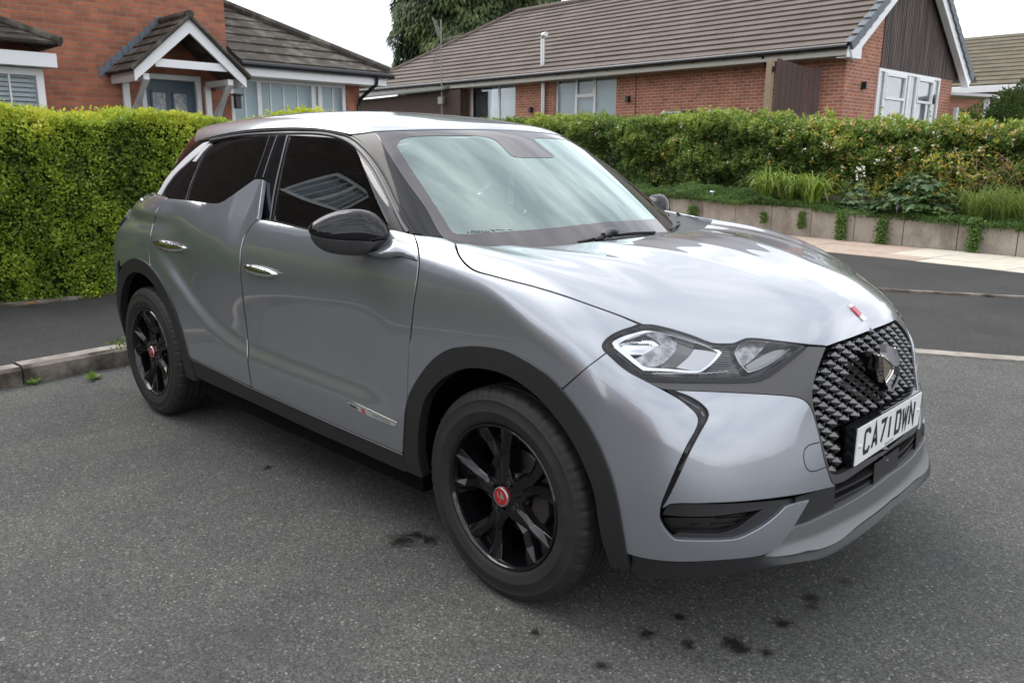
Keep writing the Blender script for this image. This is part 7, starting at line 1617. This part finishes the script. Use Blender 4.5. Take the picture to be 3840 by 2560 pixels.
M = MB(); M.lathe([(.0001, 10), (.5, 9.4), (2.2, 8.6), (3.2, 7), (3.6, 5), (3.4, 0)], 20, 'z', closed=False); M.obj('inner_branches', CORE, TR); MB().tube([(0, 0, -1.5), (0, 0, 10.5)], [.35, .08], 10).obj('trunk', mat('bark', (.08, .055, .04), rough=.95), TR)
# shrub at the right edge
def bush(name, c, rx, ry, rz, n, size, m, lab, cat='shrub'):
    r = empty(name, c); tag(r, lab, cat); v = rvec(n); v[:, 2] = abs(v[:, 2])*1.0-.15*(rng.uniform(0, 1, n) < .3); rad = 1+.14*snoise(v*2, 3, 31)+.09*snoise(v*2, 8, 32)-abs(rng.normal(0, .09, n))
    C3 = v*rad[:, None]*np.array([rx, ry, rz]); obj('foliage', leafmesh('foliage', C3, v+rvec(n)*.8+np.array([0, 0, .4]), v+rvec(n)*.6, size*rng.uniform(.6, 1.3, n), .55, np.clip(.45+.25*snoise(v*2, 6, 33)+rng.normal(0, .12, n), 0, 1)), m, r)
    M = MB(); M.lathe([(.0001, rz*.8), (rx*.5, rz*.7), (rx*.8, rz*.4), (rx*.82, -.1), (.0001, -.2)], 16, 'z', closed=False); M.obj('inner_twigs', CORE, r); MB().tube([(0, 0, -.6), (0, 0, rz*.5)], [.07, .03], 6).obj('stem', mat('bark', (.08, .055, .04)), r); return r
BSH = leafmat('shrub_leaves', [(0, (.02, .045, .012)), (.5, (.07, .13, .025)), (1, (.19, .28, .055))], trans=.3)
p = P3(2345, 290, 18.5); bush('garden_shrub', (p[0], p[1], 1.2), .95, .8, 1.75, 16000, .06, BSH, 'bright green bushy shrub at the right edge beyond the hedge')
p = P3(2245, 290, 24); bush('garden_shrub', (p[0], p[1], 1.2), 1.3, .9, 1.55, 14000, .07, BSH, 'dark bushy shrub beneath the white canopy past the bungalow')

# ------------------------------------------------ the other side of the road, behind the camera (seen in the paint and glass)
def opp(x, y, rz, wdt, lab, col):
    r = empty('brick_house', (x, y, 0), math.radians(rz)); tag(r, lab, 'house')
    hz_ = [(-wdt/2+1.0, -wdt/2+2.9, 1.0, 2.3), (-wdt/2+4.6, -wdt/2+5.6, .1, 2.2), (wdt/2-3.4, wdt/2-1.2, 1.0, 2.3), (-wdt/2+1.1, -wdt/2+2.8, 3.5, 4.6), (wdt/2-3.3, wdt/2-1.3, 3.5, 4.6)]
    wallholes('brick_wall', -wdt/2, wdt/2, 0, 5.2, 0, .3, hz_, col, r); MB().box2((-wdt/2, .3, 0), (-wdt/2+.3, 8, 5.2)).obj('side_wall', col, r); MB().box2((wdt/2-.3, .3, 0), (wdt/2, 8, 5.2)).obj('side_wall', col, r)
    for i in (0, 2, 3, 4): window(r, hz_[i][0], hz_[i][1], hz_[i][2], hz_[i][3], .05, (.5,), 'sheet', bars=(.25, .75), fr=.08)
    MB().box2((hz_[1][0], .1, .1), (hz_[1][1], .15, 2.2)).obj('front_door', DB, r)
    tiled('roof', (-wdt/2-.3, -.4, 5.1), (wdt/2+.3, -.4, 5.1), (wdt/2+.3, 4, 7.6), (-wdt/2-.3, 4, 7.6), 12, ROOF1, r); MB().box2((-wdt/2-.3, -.42, 4.95), (wdt/2+.3, -.39, 5.12)).obj('fascia', UPVC, r)
opp(-4.5, -15.0, 176, 10, 'two storey red brick house across the road mirrored in the car doors', BRK1)
opp(8.5, -15.5, 182, 10, 'two storey brown brick house across the road mirrored in the car wing', BRK2)
opp(-17.0, -13.0, 168, 9, 'two storey brick house across the road mirrored in the rear door', BRK1)
M = MB(); M.box2((-40, -11.9, .004), (40, -9.9, .10)); tag(M.obj('pavement', PAV), kind='structure')
for (x, y, s) in ((-9.5, -10.6, 1.0), (2.3, -11.0, 1.2), (-12.5, -10.5, .9)):
    bush('front_garden_bush', (x, y, .1), 1.1*s, .9*s, 1.5*s, 5000, .09, BSH, {1.0: 'round green bush across the road between the two red brick houses', 1.2: 'larger round bush across the road in front of the brown brick house', .9: 'smallest round bush across the road by the rear door reflection'}[s])

# tall house just outside the left edge of the view, mirrored in the side glass
r = empty('brick_house', (-9.6, -1.8, 0), math.radians(90)); tag(r, 'tall dark brick house left of the privet hedge, mirrored in the side windows', 'house')
# local +x runs along world +y; wall spans local x -11..0, faces local -y = world +x
hz_ = [(-3.55, -2.25, 4.55, 5.65), (-6.6, -5.3, 4.4, 5.5), (-4.2, -1.9, 1.0, 2.3), (-8.6, -6.9, 1.0, 2.3)]
BRK3 = brickmat('brick_dark_brown', (.060, .042, .036), (.038, .030, .027), (.06, .05, .045))
wallholes('brick_wall', -15, 0, 0, 7.2, 0, .3, hz_, BRK3, r); MB().box2((-.3, .3, 0), (0, 6, 7.2)).obj('side_wall', BRK3, r)
for i in range(4): window(r, hz_[i][0], hz_[i][1], hz_[i][2], hz_[i][3], .05, (.5,), 'sheet', bars=(.17, .33, .67, .83), fr=.09)
tiled('roof', (-15.3, -.4, 7.1), (.3, -.4, 7.1), (.3, 3.6, 9.6), (-15.3, 3.6, 9.6), 12, ROOF1, r)
print('MISS', MISS)
